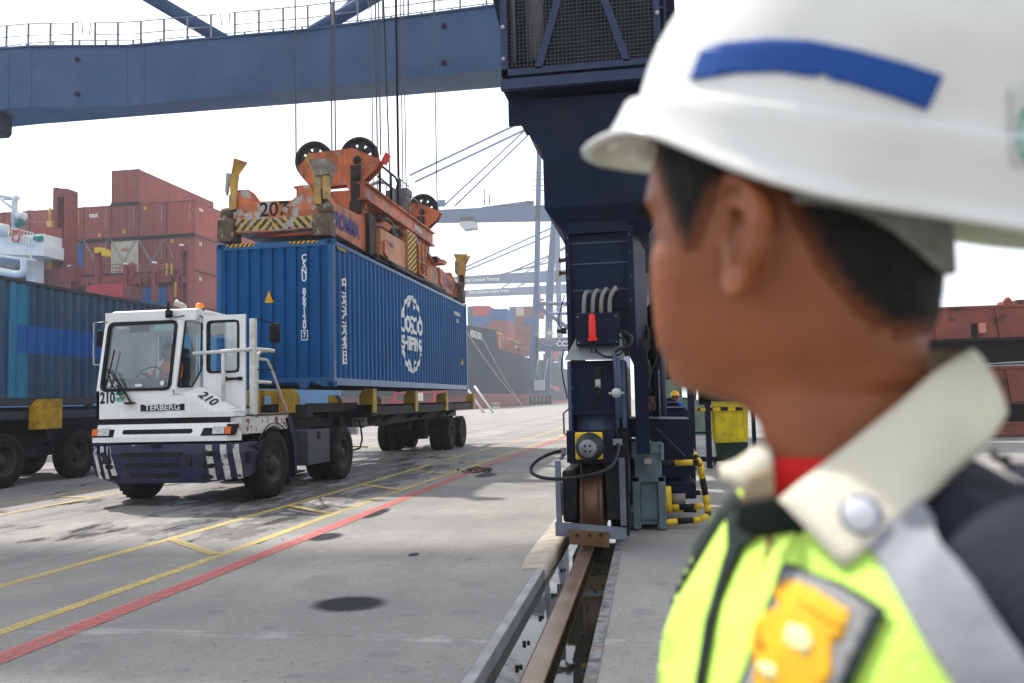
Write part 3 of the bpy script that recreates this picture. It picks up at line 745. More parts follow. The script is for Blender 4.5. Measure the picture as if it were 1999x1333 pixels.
# skirt (lamp band)
sk = [(-8.58, 13.5), (-8.58, 12.02), (-8.50, 11.93), (-6.30, 11.93), (-6.12, 12.05), (-6.12, 12.72)]
b = T_(); lo = [b.bm.verts.new((x, y, .985)) for x, y in sk]; l2 = [b.bm.verts.new((x, y, 1.07)) for x, y in sk]
up = [b.bm.verts.new((x+(.05 if x < -8 else -.02), y+.06, 1.255)) for x, y in sk]
for A, B in ((lo, l2), (l2, up)):
    for i in range(5): b.bm.faces.new((A[i], A[i+1], B[i+1], B[i]))
tp_ = [b.bm.verts.new((v.co.x, min(v.co.y+1.2, 13.5), 1.256)) for v in up]
for i in range(5): b.bm.faces.new((up[i], up[i+1], tp_[i+1], tp_[i]))
b.build('skirt', WHITE)
# right side deck with wheel arch
b = T_(); P_ = [(12.06, .985), (12.06, 1.33), (13.78, 1.36), (13.80, 1.20), (13.70, 1.10)]
for k in range(9): a = radians(62+ (118-62+40)*k/8); P_.append((13.17+.66*cos(a), .545+.62*sin(a)))
P_ += [(12.70, 1.0), (12.62, .985)]
b.prism([(-6.12, y, z) for y, z in P_], (-.5, 0, 0)); b.build('side_deck', DECK)
b = T_(); b.bb(-6.72, -6.105, 12.35, 13.8, 1.335, 1.368); b.build('deck_edge', mat('chipped_deck_edge', (.05, .045, .04), .6, 0, .3, 8, RUST, .8, 9))
b = T_(); prev = None
for k in range(15):
    a = radians(-28+ 185*k/14); r_ = .66; y_, z_ = 13.17+r_*cos(a), .545+r_*sin(a)*1.02
    ring = [b.bm.verts.new((-6.09, y_, z_)), b.bm.verts.new((-6.66, y_, z_))]
    if prev: b.bm.faces.new((prev[0], prev[1], ring[1], ring[0]))
    prev = ring
b.build('wheel_arch', BLACK)
b = T_(); b.prism([(-6.08, 13.62, 1.28), (-6.08, 13.80, 1.30), (-6.08, 14.02, .80), (-6.08, 14.0, .25), (-6.08, 13.93, .25), (-6.08, 13.88, .8)], (-.55, 0, 0)); b.build('mudguard', NAVY)
b = T_(); b.bb(-6.66, -6.2, 13.95, 14.0, .12, .6); b.build('mud_flap', BLACK)
# black gap + cab base
b = T_(); b.bb(-8.5, -6.3, 12.02, 13.6, 1.24, 1.345); b.build('cab_seal', BLACK)
# cab shell built as panels around the openings
cabL, cabF, cabR, cabB = -8.50, 12.0, -6.93, 13.55
zt_, zw0, zw1, ztop = 1.345, 1.80, 2.86, 3.02
fy = lambda z: 12.0+max(0, z-1.80)*.19      # raked front
b = T_()
# lower front panel and right corner
b.prism([(cabL, 12.0, zt_), (-7.22, 12.0, zt_), (-7.22, 12.0, zw0-.02), (cabL, 12.0, zw0-.02)], (0, .05, 0))
b.prism([(cabL, 12.0, zt_), (cabL, cabB, zt_), (cabL, cabB, 2.98), (cabL, fy(2.98), 2.98), (cabL, 12.0, zw0)], (.05, 0, 0))
WX0, WX1 = -8.41, -7.27
for x0, x1 in ((cabL, WX0), (WX1, WX1+.10)):
    b.prism([(x0, fy(zw0-.02), zw0-.02), (x1, fy(zw0-.02), zw0-.02), (x1, fy(zw1), zw1), (x0, fy(zw1), zw1)], (0, .05, 0))
# header/roof with slightly tapered front
b.prism([(cabL, fy(zw1), zw1), (cabL, fy(zw1)-.005, ztop), (cabL, 13.5, ztop-.03), (cabL, 13.5, 2.90), (cabL, fy(zw1)+.1, 2.90)], (1.55, 0, 0))
b.prism([(cabL+.03, 12.28, ztop), (cabL+.03, 13.5, ztop-.03), (cabL+.03, 13.4, ztop+.02), (cabL+.03, 12.4, ztop+.045)], (1.45, 0, 0))
# right chamfer corner frame (quarter window) from (-7.17,12.0) to (-6.93,12.32)
cA = lambda z: Vector((-7.17, fy(z), z)); cB = lambda z: Vector((-6.93, 12.34+max(0, z-1.8)*.02, z))
def quad_panel(z0, z1, t0, t1, t0b=None, t1b=None):
    t0b = t0 if t0b is None else t0b; t1b = t1 if t1b is None else t1b
    p = [cA(z0).lerp(cB(z0), t0), cA(z0).lerp(cB(z0), t1), cA(z1).lerp(cB(z1), t1b), cA(z1).lerp(cB(z1), t0b)]
    b.prism(p, (-.03, .02, 0))
quad_panel(zt_, 1.80, 0, 1); quad_panel(1.80, 2.86, 0, .10); quad_panel(1.80, 2.86, .93, 1); quad_panel(2.82, 2.92, 0, 1); quad_panel(1.80, 2.05, .62, 1, .93, 1)
# side wall behind the door: rear pillar & back wall with window
b.bb(-6.97, -6.93, 13.15, cabB, zt_, 2.93)
b.bb(cabL, -6.93, cabB-.04, cabB, zt_, 1.95); b.bb(cabL, -6.93, cabB-.04, cabB, 2.75, 2.93)
for x in (-8.47, -7.75, -6.97): b.bb(x-.04, x+.06, cabB-.045, cabB+.002, 1.9, 2.8)
b.bb(cabL+.05, -6.95, 12.1, cabB-.05, zt_+.005, zt_+.03)
b.build('cab_shell', WHITE)
# hood piece sloping to the right fender
b = T_()
T0 = [Vector((-7.30, 11.985, 1.69)), Vector((-7.00, 11.985, 1.71)), Vector((-6.88, 12.28, 1.81)), Vector((-7.22, 12.28, 1.81))]
B0 = [Vector((-7.32, 11.985, 1.65)), Vector((-6.52, 11.985, 1.41)), Vector((-6.27, 12.25, 1.47)), Vector((-7.22, 12.55, 1.5))]
B1 = [Vector((-7.32, 11.985, 1.345)), Vector((-6.20, 12.0, 1.345)), Vector((-6.20, 12.55, 1.345)), Vector((-7.22, 12.55, 1.345))]
V = [[b.bm.verts.new(p) for p in L_] for L_ in (T0, B0, B1)]
B0b = [b.bm.verts.new(p) for p in (Vector((-6.22, 11.99, 1.43)), Vector((-6.20, 12.55, 1.45)))]
b.bm.faces.new(V[0])
b.bm.faces.new((V[0][0], V[0][1], V[1][1], V[1][0])); b.bm.faces.new((V[0][1], V[0][2], V[1][2], V[1][1])); b.bm.faces.new((V[0][2], V[0][3], V[1][3], V[1][2]))
b.bm.faces.new((V[1][1], V[1][2], B0b[1], B0b[0])); b.bm.faces.new((V[1][0], V[1][1], B0b[0], V[2][1], V[2][0])); b.bm.faces.new((B0b[0], B0b[1], V[2][2], V[2][1]))
bmesh.ops.bevel(b.bm, geom=b.bm.edges[:], offset=.012, segments=2, affect='EDGES')
b.build('fender', WHITE)
# door, swung open at right angles on the front hinge
b = T_(); dy0, dy1 = 12.33, 12.375; dx0, dx1, dz0, dz1 = -6.90, -6.20, 1.36, 2.93
wx0, wx1, wz0, wz1 = -6.83, -6.30, 2.03, 2.84
b.bb(dx0, dx1, dy0, dy1, dz0, wz0); b.bb(dx0, dx1, dy0, dy1, wz1, dz1); b.bb(dx0, wx0, dy0, dy1, wz0, wz1); b.bb(wx1, dx1, dy0, dy1, wz0, wz1)
door = b.build('door', WHITE)
def rrect(x0, x1, z0, z1, r, n_=5):
    P_ = []
    for cx, cz, a0 in ((x1-r, z0+r, -90), (x1-r, z1-r, 0), (x0+r, z1-r, 90), (x0+r, z0+r, 180)):
        for k in range(n_+1): a = radians(a0+90*k/n_); P_.append((cx+r*cos(a), cz+r*sin(a)))
    return P_
def ringframe(b, P_, yfun, wd, th, m=None):
    """frame following a closed 2D outline (x,z)"""
    pts = [Vector((x, yfun(x, z), z)) for x, z in P_]; c = sum(pts, Vector())/len(pts)
    k = b.mi(m); n_ = len(pts); R4 = []
    for i, p in enumerate(pts):
        t = (pts[(i+1) % n_]-pts[i-1]).normalized(); inn = (c-p); inn = (inn-t*inn.dot(t)).normalized(); nn = t.cross(inn).normalized()
        R4.append([b.bm.verts.new(q) for q in (p-nn*th/2, p+inn*wd-nn*th/2, p+inn*wd+nn*th/2, p+nn*th/2)])
    for i in range(n_):
        A, B = R4[i], R4[(i+1) % n_]
        for j in range(4): f = b.bm.faces.new((A[j], A[(j+1) % 4], B[(j+1) % 4], B[j])); f.material_index = k
b = T_(); ringframe(b, rrect(wx0-.01, wx1+.01, wz0-.01, wz1+.01, .08), lambda x, z: (dy0+dy1)/2, .035, .07); o = b.build('window_seal', BLACK, door); 
b = T_(); P_ = rrect(wx0, wx1, wz0, wz1, .07); b.face([(x, (dy0+dy1)/2, z) for x, z in P_]); o = b.build('window_pane', GLASS, door)
b = T_(); b.bb(-6.50, -6.25, dy0-.035, dy0-.012, 1.905, 1.945, bev=.008); b.bb(-6.30, -6.24, dy0-.04, dy0, 1.895, 1.955, bev=.008); b.bb(-6.47, -6.45, dy0-.03, dy0, 1.91, 1.94); b.lathe([(0, -.03), (.04, -.03), (.045, 0)], (-6.53, dy0, 1.925), (0, 1, 0), 14); o = b.build('handle', BLACK, door)
for z in (1.6, 2.2, 2.75): b = T_(); b.cyl((-6.915, 12.33, z-.05), (-6.915, 12.33, z+.05), .014, 8); b.build('hinge', BLACK)
# windscreen, quarter window, back windows
b = T_(); P_ = rrect(WX0, WX1, zw0-.01, zw1-.02, .08); b.face([(x, fy(z)+.02, z) for x, z in P_]); b.build('windscreen', GLASS)
b = T_(); ringframe(b, rrect(WX0-.025, WX1+.025, zw0-.035, zw1+.005, .10), lambda x, z: fy(z)+.0, .045, .045); b.build('windscreen_seal', BLACK)
b = T_(); pts = [cA(1.82).lerp(cB(1.82), .08), cA(1.82).lerp(cB(1.82), .62), cA(2.07).lerp(cB(2.07), .95), cA(2.82).lerp(cB(2.82), .95), cA(2.84).lerp(cB(2.84), .14)]; b.face([p+Vector((.004, -.004, 0)) for p in pts]); b.build('quarter_window', GLASS)
b = T_(); pp = [p+Vector((.012, -.010, 0)) for p in pts]; b.tube(pp+[pp[0]], .014, 6); b.build('window_seal', BLACK)
b = T_(); b.face([(cabL+.08, cabB-.02, 1.95), (-7.79, cabB-.02, 1.95), (-7.79, cabB-.02, 2.75), (cabL+.08, cabB-.02, 2.75)]); b.build('rear_window', GLASS)
b = T_(); b.face([(-7.69, cabB-.02, 1.95), (-7.0, cabB-.02, 1.95), (-7.0, cabB-.02, 2.75), (-7.69, cabB-.02, 2.75)]); b.build('rear_window', GLASS)
# interior
b = T_(); b.bb(cabL+.06, -7.25, 12.06, 12.32, 1.4, 1.93, bev=.03); b.bb(cabL+.1, -7.4, 12.05, 12.2, 1.9, 1.97, bev=.02); b.build('dashboard', mat('dash_plastic', (.10, .11, .11), .6))
b = T_(); b.bb(-8.15, -7.65, 12.75, 13.2, 1.5, 1.75, bev=.05); b.bb(-8.13, -7.67, 13.15, 13.32, 1.7, 2.5, bev=.06); b.build('seat', mat('seat_cloth', (.04, .042, .05), .8))
b = T_(); c_ = Vector((-7.95, 12.52, 2.0)); pts = [c_+Vector((.21*cos(a), .13*sin(a), .165*sin(a))) for a in [2*pi*k/24 for k in range(25)]]; b.tube(pts, .014, 6); b.tube([c_, (-7.95, 12.3, 1.85)], .03, 8); b.build('steering_wheel', BLACK)
b = T_()
for dx in (0, .045, -.03):
    b.tube([(-8.20+dx*.4, 11.955, 1.86+abs(dx)), (-7.98+dx, 11.95, 1.66+dx)], .007, 5)
b.tube([(-8.20, 11.955, 1.84), (-8.30, 11.975, 2.12)], .009, 5); b.tube([(-8.31, 11.965, 1.86), (-8.24, 12.06, 2.42)], .012, 5); b.tube([(-8.27, 11.965, 2.12), (-7.90, 11.95, 1.60), (-7.80, 11.955, 1.585)], .009, 5); b.tube([(-8.22, 11.965, 2.10), (-7.86, 11.95, 1.58)], .009, 5)
b.bb(-7.99, -7.84, 11.93, 11.99, 1.565, 1.60, bev=.01); b.build('wiper', BLACK)
STK = mat('white_sticker', (.75, .76, .74), .6)
for x in (-8.30, -8.19, -7.40): b = T_(); b.prism([(x+.038*cos(a), fy(1.87)-.0, 1.88+.038*sin(a)) for a in [2*pi*k/16 for k in range(16)]], (0, .004, 0)); b.build('sticker', STK)
b = T_(); b.prism([(-7.79+.07*cos(a), fy(1.84)+.0, 1.855+.022*sin(a)) for a in [2*pi*k/16 for k in range(16)]], (0, .004, 0)); b.build('sticker', STK)
b = T_(); b.bb(-8.30, -8.15, 12.21, 12.216, 2.76, 2.79); b.build('sticker', STK); b = T_(); b.bb(-7.66, -7.33, 12.205, 12.211, 2.71, 2.81); b.build('sticker', mat('pale_green_tint', (.35, .55, .5), .4))
b = T_(); b.bb(-8.08, -7.75, 12.21, 12.226, 2.70, 2.80); b.build('sun_visor', BLACK)
# lamps
def lamp_unit(x0, x1, xo, mirrored):
    b = T_(); zc0, zc1 = 1.055, 1.235
    b.prism([(x0, 11.925, zc0+.01), (x1, 11.925, zc0+.01), (x1+(.03 if not mirrored else 0), 11.985, zc1), (x0+.05, 11.985, zc1)], (0, .03, 0)); h = b.build('lamp_housing', BLACK)
    b = T_(); b.prism([(xo, 11.91, 1.09), (xo+.19, 11.91, 1.09), (xo+.19, 11.935, 1.20), (xo, 11.935, 1.20)], (0, .02, 0)); b.build('headlight', LENS)
    xa = xo-.10 if mirrored else xo+.20
    b = T_(); b.prism([(xa, 11.915, 1.09), (xa+.09, 11.915, 1.09), (xa+.09, 11.94, 1.195), (xa, 11.94, 1.195)], (0, .02, 0)); b.build('indicator', mat('indicator_orange', (.75, .14, .02), .25, emit=.0) )
lamp_unit(-8.54, -8.16, -8.42, True); lamp_unit(-6.72, -6.16, -6.52, False)
b = T_(); P_ = rrect(-8.02, -6.86, 1.105, 1.175, .034); b.prism([(x, 11.925+(z-1.07)*.32, z) for x, z in P_], (0, .02, 0)); b.build('grille_slot', BLACK)
# badge plate and lettering
b = T_(); b.prism([(-7.74, 11.992, 1.455), (-7.01, 11.992, 1.455), (-7.01, 11.992, 1.555), (-7.74, 11.992, 1.555)], (0, -.012, 0), BLACK); o = b.build('name_plate', BLACK)
o = text('TERBERG', .125, mat('plate_silver', (.75, .75, .75), .5), Matrix.Translation(Vector((-7.375, 11.977, 1.505))-Vector(TR.location)), 'lettering', TR, bold=.002, sx=1.15)
text('210', .24, BLACKT, Matrix.Translation(Vector((-8.31, 11.994, 1.665))-Vector(TR.location)), 'lettering', TR, bold=.008, sx=.70)
e1 = (B0[1]-T0[1]).normalized(); 
Mx = place(Vector((-6.63, 12.145, 1.60))-Vector(TR.location), (.955, .0, -.50), (.15, .80, .62))
# place lettering on the sloped fender face
e1 = (B0[1]-T0[1]).normalized(); nrm_ = e1.cross(T0[2]-T0[1]).normalized(); cen = (T0[1]+T0[2]+B0[1]+B0[2])/4
if nrm_.z < 0: nrm_ = -nrm_
xa = e1; za = nrm_.cross(xa).normalized()
if za.z < 0: za = -za
M3 = Matrix(((xa.x, -nrm_.x, za.x, 0), (xa.y, -nrm_.y, za.y, 0), (xa.z, -nrm_.z, za.z, 0), (0, 0, 0, 1)))
text('210', .25, BLACKT, Matrix.Translation(cen+nrm_*.018-e1*.03-za*.01-Vector(TR.location)) @ M3, 'lettering', TR, bold=.006, sx=.80)
GRN = mat('green_sticker', (.02, .32, .2), .5)
b = T_(); b.prism([(-8.10+.075*cos(a), 11.996, 1.735+.03*sin(a)) for a in [2*pi*k/18 for k in range(18)]], (0, -.004, 0)); b.build('sticker', GRN)
text('BEST', .05, GRN, Matrix.Translation(Vector((-8.10, 11.994, 1.645))-Vector(TR.location)), 'lettering', TR, bold=.002)
b = T_(); ringframe(b, rrect(-8.18, -8.02, 1.61, 1.68, .03), lambda x, z: 11.997, .008, .006); b.build('sticker', GRN)
# beacon, horn, antenna
b = T_(); b.lathe([(0, 0), (.07, 0), (.07, .03), (0, .03)], (-7.08, 12.55, 3.04), (0, 0, 1), 20, BLACK); b.lathe([(.062, .03), (.066, .09), (.05, .115), (0, .118)], (-7.08, 12.55, 3.04), (0, 0, 1), 20, AMBER); b.build('beacon')
b = T_(); b.lathe([(0, 0), (.03, 0), (.045, .05), (.04, .13), (.055, .18), (0, .18)], (-7.15, 12.25, 3.07), (-.75, -.1, .35), 16, mat('cream_plastic', (.6, .55, .45), .5)); b.build('horn')
b = T_(); b.cyl((-7.45, 12.25, 3.03), (-7.45, 12.25, 3.17), .025, 10); b.build('antenna', BLACK)
b = T_(); b.cyl((-7.40, 12.13, 2.93), (-7.30, 12.1, 2.99), .025, 8); b.bb(-7.42, -7.33, 12.12, 12.17, 2.9, 3.02); b.tube([(-7.33, 12.12, 2.95), (-7.25, 12.12, 2.9), (-7.15, 12.2, 2.93), (-7.0, 12.3, 2.97), (-6.9, 12.33, 2.9)], .01, 6); b.build('work_lamp', BLACK)
# rails
b = T_()
PX = -6.13
b.bb(PX-.045, PX+.04, 12.43, 12.52, 1.36, 2.87)
b.build('rail_post', WHITEP)
b = T_(); b.tube([(-6.98, 12.18, 2.33), (-6.2, 12.22, 2.36), (-6.13, 12.45, 2.385), (-6.12, 13.0, 2.40), (-6.12, 13.22, 2.39)], .030, 10); b.tube([(-6.5, 12.22, 2.33), (-6.5, 12.22, 1.6)], .033, 10); b.build('handrail', WHITEP)
b = T_(); b.tube([(-6.2, 12.72, 1.37), (-6.2, 12.74, 2.2), (-6.2, 12.78, 2.32), (-6.19, 12.9, 2.39), (-6.18, 13.1, 2.39)], .028, 10); b.tube([(-6.18, 12.5, 1.88), (-6.14, 13.1, 1.87)], .026, 8); b.tube([(-6.19, 12.8, 2.25), (-6.15, 13.0, 2.24), (-6.13, 13.12, 2.1), (-6.11, 13.68, 1.37)], .022, 8)
b.build('handrail', WHITEP)
b = T_(); b.tube([(-6.13, 12.45, 2.86), (-6.12, 12.7, 2.88), (-6.08, 12.95, 2.85), (-6.06, 13.12, 2.84)], .014, 8); b.tube([(-6.06, 13.12, 2.84), (-6.06, 13.12, 2.1), (-6.08, 12.95, 2.07), (-6.13, 12.55, 2.07)], .011, 6); b.box((-6.06, 13.10, 2.685), (.17, .09, .32), None, BLACK, .03); b.build('mirror', BLACK)
b = T_(); b.tube([(-8.46, 12.2, 2.88), (-8.66, 12.15, 2.87), (-8.67, 12.15, 2.4), (-8.66, 12.15, 2.2), (-8.5, 12.1, 2.2)], .012, 6, SILV); b.box((-8.60, 12.22, 2.62), (.10, .07, .28), None, BLACK, .03); b.build('mirror')
# tank / battery box behind the front wheel
b = T_(); b.bb(-6.62, -6.12, 14.58, 15.64, .40, 1.03, bev=.012); tk = b.build('battery_box', mat('dull_navy', (.045, .05, .075), .5, 0, .15, 3, (.08, .07, .06), .5, 3))
b = T_(); b.bb(-6.135, -6.105, 15.05, 15.14, .86, .99); b.build('latch', BLACK)
b = T_(); b.bb(-6.66, -6.15, 14.05, 14.5, .30, .33); b.bb(-6.66, -6.62, 14.05, 14.5, .3, .6); b.bb(-6.5, -6.15, 14.35, 14.5, .22, .25); b.build('step', DARK)
# fifth wheel and the rear light bar
b = T_(); b.box((-7.35, 16.5, 1.18), (1.0, .9, .06), Matrix.Rotation(-.12, 3, 'X'), None, .02); b.build('fifth_wheel', GREASE)
b = T_(); b.bb(-6.3, -6.05, 16.95, 17.1, .85, 1.0); b.build('rear_lamp', mat('lamp_white', (.6, .6, .6), .4))
b = T_(); b.bb(-8.2, -7.2, 13.7, 14.6, .6, 1.5, bev=.03); b.bb(-8.4, -8.2, 13.7, 14.3, .9, 2.4, bev=.02); b.build('engine_cover', DARK)
# ------------------------------------------------------------------ trailer under the lifted container
GUIDE = mat('yellow_guide_paint', (.50, .31, .03), .5, 0, .12, 4, (.16, .1, .04), .6, 4, streak=.5, bump=.1)
TL = thing('container_trailer', 'empty dark skeletal trailer with yellow corner guides behind the white tractor', 'trailer', (-7.22, 22, 0))
def TT(): return WB(TL)
def guide(x0, x1, y0, y1, z0, z1, slope_side, b):
    """yellow guide, top chamfered towards slope_side in X ('l','r') or plain"""
    if slope_side == 'l': P_ = [(x0, z0), (x1, z0), (x1, z1), (x0+.10, z1), (x0, z1-.14)]
    elif slope_side == 'r': P_ = [(x0, z0), (x1, z0), (x1, z1-.14), (x1-.10, z1), (x0, z1)]
    else: P_ = [(x0, z0), (x1, z0), (x1, z1), (x0, z1)]
    b.prism([(x, y0, z) for x, z in P_], (0, y1-y0, 0)); b.prism([(x0+.02, y0-.002, z1-.12), (x1-.02, y0-.002, z1-.12), (x1-.02, y0-.002, z1-.135), (x0+.02, y0-.002, z1-.135)], (0, .002, 0), GREASE) if False else None
b = TT(); b.bb(-7.75, -7.45, 15.3, 28.9, .98, 1.22); b.bb(-6.99, -6.69, 15.3, 28.9, .98, 1.22)
b.bb(-7.62, -7.56, 17.2, 28.8, .98, 1.45); b.bb(-6.88, -6.82, 17.2, 28.8, .96, 1.45)
b.prism([(-7.75, 17.0, 1.32), (-7.75, 17.2, .95), (-7.75, 21.0, .93), (-7.75, 28.8, 1.08), (-7.75, 28.8, 1.2), (-7.75, 17, 1.4)], (.25, 0, 0)); b.prism([(-6.95, 17.0, 1.32), (-6.95, 17.2, .95), (-6.95, 21.0, .93), (-6.95, 28.8, 1.08), (-6.95, 28.8, 1.2), (-6.95, 17, 1.4)], (.25, 0, 0))
b.build('main_beam', DARK)
b = TT(); b.bb(-8.4, -6.4, 15.2, 15.5, 1.26, 1.50); b.bb(-6.55, -6.40, 15.5, 18.0, 1.34, 1.52); b.bb(-8.05, -7.9, 15.5, 18.0, 1.34, 1.52); b.build('gooseneck', DARK)
for y0, y1 in ((18.15, 18.45), (21.6, 21.85), (25.0, 25.25), (29.0, 29.3)):
    b = TT(); b.bb(-8.35, -6.12, y0, y1, 1.20, 1.46); b.build('bolster', DARK)
b = TT(); b.bb(-6.22, -6.12, 18.4, 29.0, 1.22, 1.42); b.bb(-8.32, -8.22, 18.4, 29.0, 1.22, 1.42); b.build('side_rail', DARK)
for y0 in (19.6, 20.7, 22.9, 24.0, 26.3, 27.5): b = TT(); b.prism([(-6.2, y0, 1.4), (-6.2, y0+.25, 1.4), (-6.9, y0+.25, 1.0), (-6.9, y0, 1.0)], (0, 0, -.1)); b.build('outrigger', DARK)
for (x0, x1, y0, y1, z0, z1, s_) in ((-7.58, -7.32, 15.16, 15.36, 1.35, 1.80, ''), (-6.94, -6.62, 15.16, 15.40, 1.35, 1.80, 'r'),
    (-6.40, -6.08, 18.15, 18.40, 1.28, 1.82, 'l'), (-6.40, -6.08, 21.60, 21.85, 1.25, 1.79, 'l'), (-6.40, -6.08, 25.0, 25.25, 1.22, 1.75, 'l'), (-6.36, -6.08, 29.0, 29.3, 1.2, 1.74, 'l')):
    b = TT(); guide(x0, x1, y0, y1, z0, z1, s_, b); b.build('corner_guide', GUIDE)
GTOP = mat('scuffed_white_top', (.55, .55, .52), .6, 0, .2, 10, (.15, .12, .05), .6, 9)
for (x0, x1, y0, y1, z0, z1, s_) in ((-8.50, -8.20, 18.15, 18.45, 1.4, 1.74, 'r'), (-8.50, -8.2, 21.6, 21.85, 1.35, 1.72, 'r'), (-8.50, -8.2, 25., 25.25, 1.3, 1.70, 'r'), (-8.50, -8.2, 29.0, 29.3, 1.2, 1.72, 'r'), (-8.5, -8.2, 15.2, 15.4, 1.4, 1.75, 'r')):
    b = TT(); guide(x0, x1, y0, y1, z0, z1, s_, b); b.prism([(x1+.002, y0, z1-.14), (x1-.098, y0, z1+.002), (x0, y0, z1+.002), (x0, y0, z1+.01), (x1-.09, y0, z1+.01), (x1+.01, y0, z1-.14)], (0, y1-y0, 0), GTOP); b.build('corner_guide', GUIDE)
b = TT(); b.bb(-7.34, -6.9, 15.24, 15.30, 1.68, 1.78); b.build('guide_bar', GUIDE)
# landing gear, mud/board, hoses
for x in (-6.62, -8.0): 
    b = TT(); b.bb(x-.07, x+.07, 17.35, 17.5, .42, 1.2); b.bb(x-.05, x+.05, 17.37, 17.48, .2, .45); b.bb(x-.15, x+.15, 17.25, 17.6, .14, .19); b.prism([(x, 17.5, .5), (x, 17.9, 1.1), (x, 17.98, 1.1), (x, 17.55, .45)], (.03, 0, 0)); b.build('landing_leg', DARK)
b = TT(); b.bb(-6.85, -6.35, 18.46, 18.49, .98, 1.18); b.build('number_board', mat('pale_board', (.4, .39, .37), .6, 0, .1, 6, (.2, .15, .12), .5, 8))
text('PW 934 L-04', .09, BLACKT, Matrix.Translation(Vector((-6.6, 18.45, 1.1))-Vector(TL.location)), 'lettering', TL, sx=.8)
text('24', .16, WHITET, Matrix.Translation(Vector((-8.05, 15.19, 1.38))-Vector(TL.location)), 'lettering', TL, bold=.004)
b = TT(); b.tube([(-6.5, 18.4, 1.1), (-6.45, 18.35, .95), (-6.4, 18.3, .7), (-6.42, 18.2, .5), (-6.7, 18.1, .42)], .022, 7); b.build('air_hose', BLACK)
b = TT(); b.tube([(-8.3, 24.2, .2), (-8.3, 18.6, .6)], .02, 6); b.bb(-8.4, -8.25, 18.7, 18.85, .15, .9); b.build('side_guard', GUIDE)
for ya in (25.75, 27.35):
    for x, side in ((-6.10, 1), (-6.44, 1), (-8.34, -1), (-8.0, -1)):
        wheel('wheel', (x, ya, .50), .50, .27, TL, side, .28, deep=.06)
    b = TT(); b.cyl((-8.3, ya, .5), (-6.2, ya, .5), .07, 12); b.bb(-7.9, -7.7, ya-.5, ya+.5, .58, .68); b.bb(-6.8, -6.6, ya-.5, ya+.5, .58, .68); b.build('axle', DARK)
b = TT(); b.bb(-7.9, -6.7, 24.9, 28.4, .62, 1.0); b.cyl((-7.5, 23.9, .85), (-6.9, 23.9, .85), .16, 14); b.bb(-6.9, -6.6, 24.4, 24.8, .4, .9); b.build('suspension', DARK)
# ------------------------------------------------------------------ left trailer under the worn container
TL2 = thing('container_trailer', 'dark trailer carrying the weathered blue container, with one yellow corner box', 'trailer', (-13.7, 16, 0))
def T2(): return WB(TL2)
b = T2(); b.bb(-14.6, -14.3, 7, 20.9, .95, 1.5); b.bb(-13.15, -12.85, 7, 20.9, .95, 1.5); b.bb(-14.9, -12.55, 20.6, 20.9, 1.2, 1.55); b.bb(-14.9, -12.6, 7, 20.8, 1.45, 1.58); b.build('main_beam', DARK)
b = T2(); b.bb(-12.75, -12.56, 7, 20.8, 1.33, 1.5); b.build('side_rail', mat('dull_side_rail', (.05, .06, .09), .6, 0, .2, 3, (.1, .07, .05), .5, 4))
b = T2(); b.bb(-12.54, -12.3, 15.55, 16.25, 1.12, 1.60, bev=.01); b.prism([(-12.54, 15.55, 1.60), (-12.54, 16.25, 1.60), (-12.54, 16.25, 1.74), (-12.54, 15.72, 1.74)], (.24, 0, 0)); b.bb(-12.297, -12.292, 15.65, 16.2, 1.57, 1.585); b.build('corner_guide', YEL)
wheel('wheel', (-12.5, 14.9, .54), .54, .3, TL2, 1, .3, deep=.05)
for ya in (17.1, 18.3): 
    wheel('wheel', (-12.5, ya, .54), .54, .3, TL2, 1, .3, deep=.05); wheel('wheel', (-14.9, ya, .54), .54, .3, TL2, -1, .3, deep=.05)
wheel('wheel', (-14.9, 14.9, .54), .54, .3, TL2, -1, .3, deep=.05); wheel('wheel', (-12.9, 13.6, .54), .54, .3, TL2, 1, .3, deep=.05)
b = T2(); b.bb(-13.6, -12.7, 14.4, 18.6, .55, 1.0); b.prism([(-12.62, 16.0, 1.35), (-12.62, 16.3, .75), (-12.62, 16.42, .75), (-12.62, 16.5, 1.35)], (-.1, 0, 0)); b.bb(-12.7, -12.6, 15.4, 16.6, .85, .9); b.build('suspension', DARK)
RUSTYD = mat('rusty_brown_casting', (.11, .075, .055), .65, .1, .4, 5, (.22, .17, .13), .6, 6, bump=.4, rust=(.30, .27, .24), rust_amt=.36, rust_scale=7)
HAZW_K = mat('worn_hazard_black', (.03, .028, .025), .55, 0, .3, 6, (.35, .32, .28), .5, 12, rust=(.4, .38, .34), rust_amt=.42, rust_scale=9)
HAZW_Y = mat('worn_hazard_yellow', (.60, .38, .05), .55, 0, .15, 6, (.35, .3, .25), .6, 12, rust=(.4, .36, .3), rust_amt=.44, rust_scale=9)
# ------------------------------------------------------------------ spreader and head block
SP = thing('spreader', 'orange container spreader numbered 207 holding the blue container from above', 'spreader', (-7.22, 21.7, 4.78))
def S_(): return WB(SP)
def mir(x): return -14.44-x
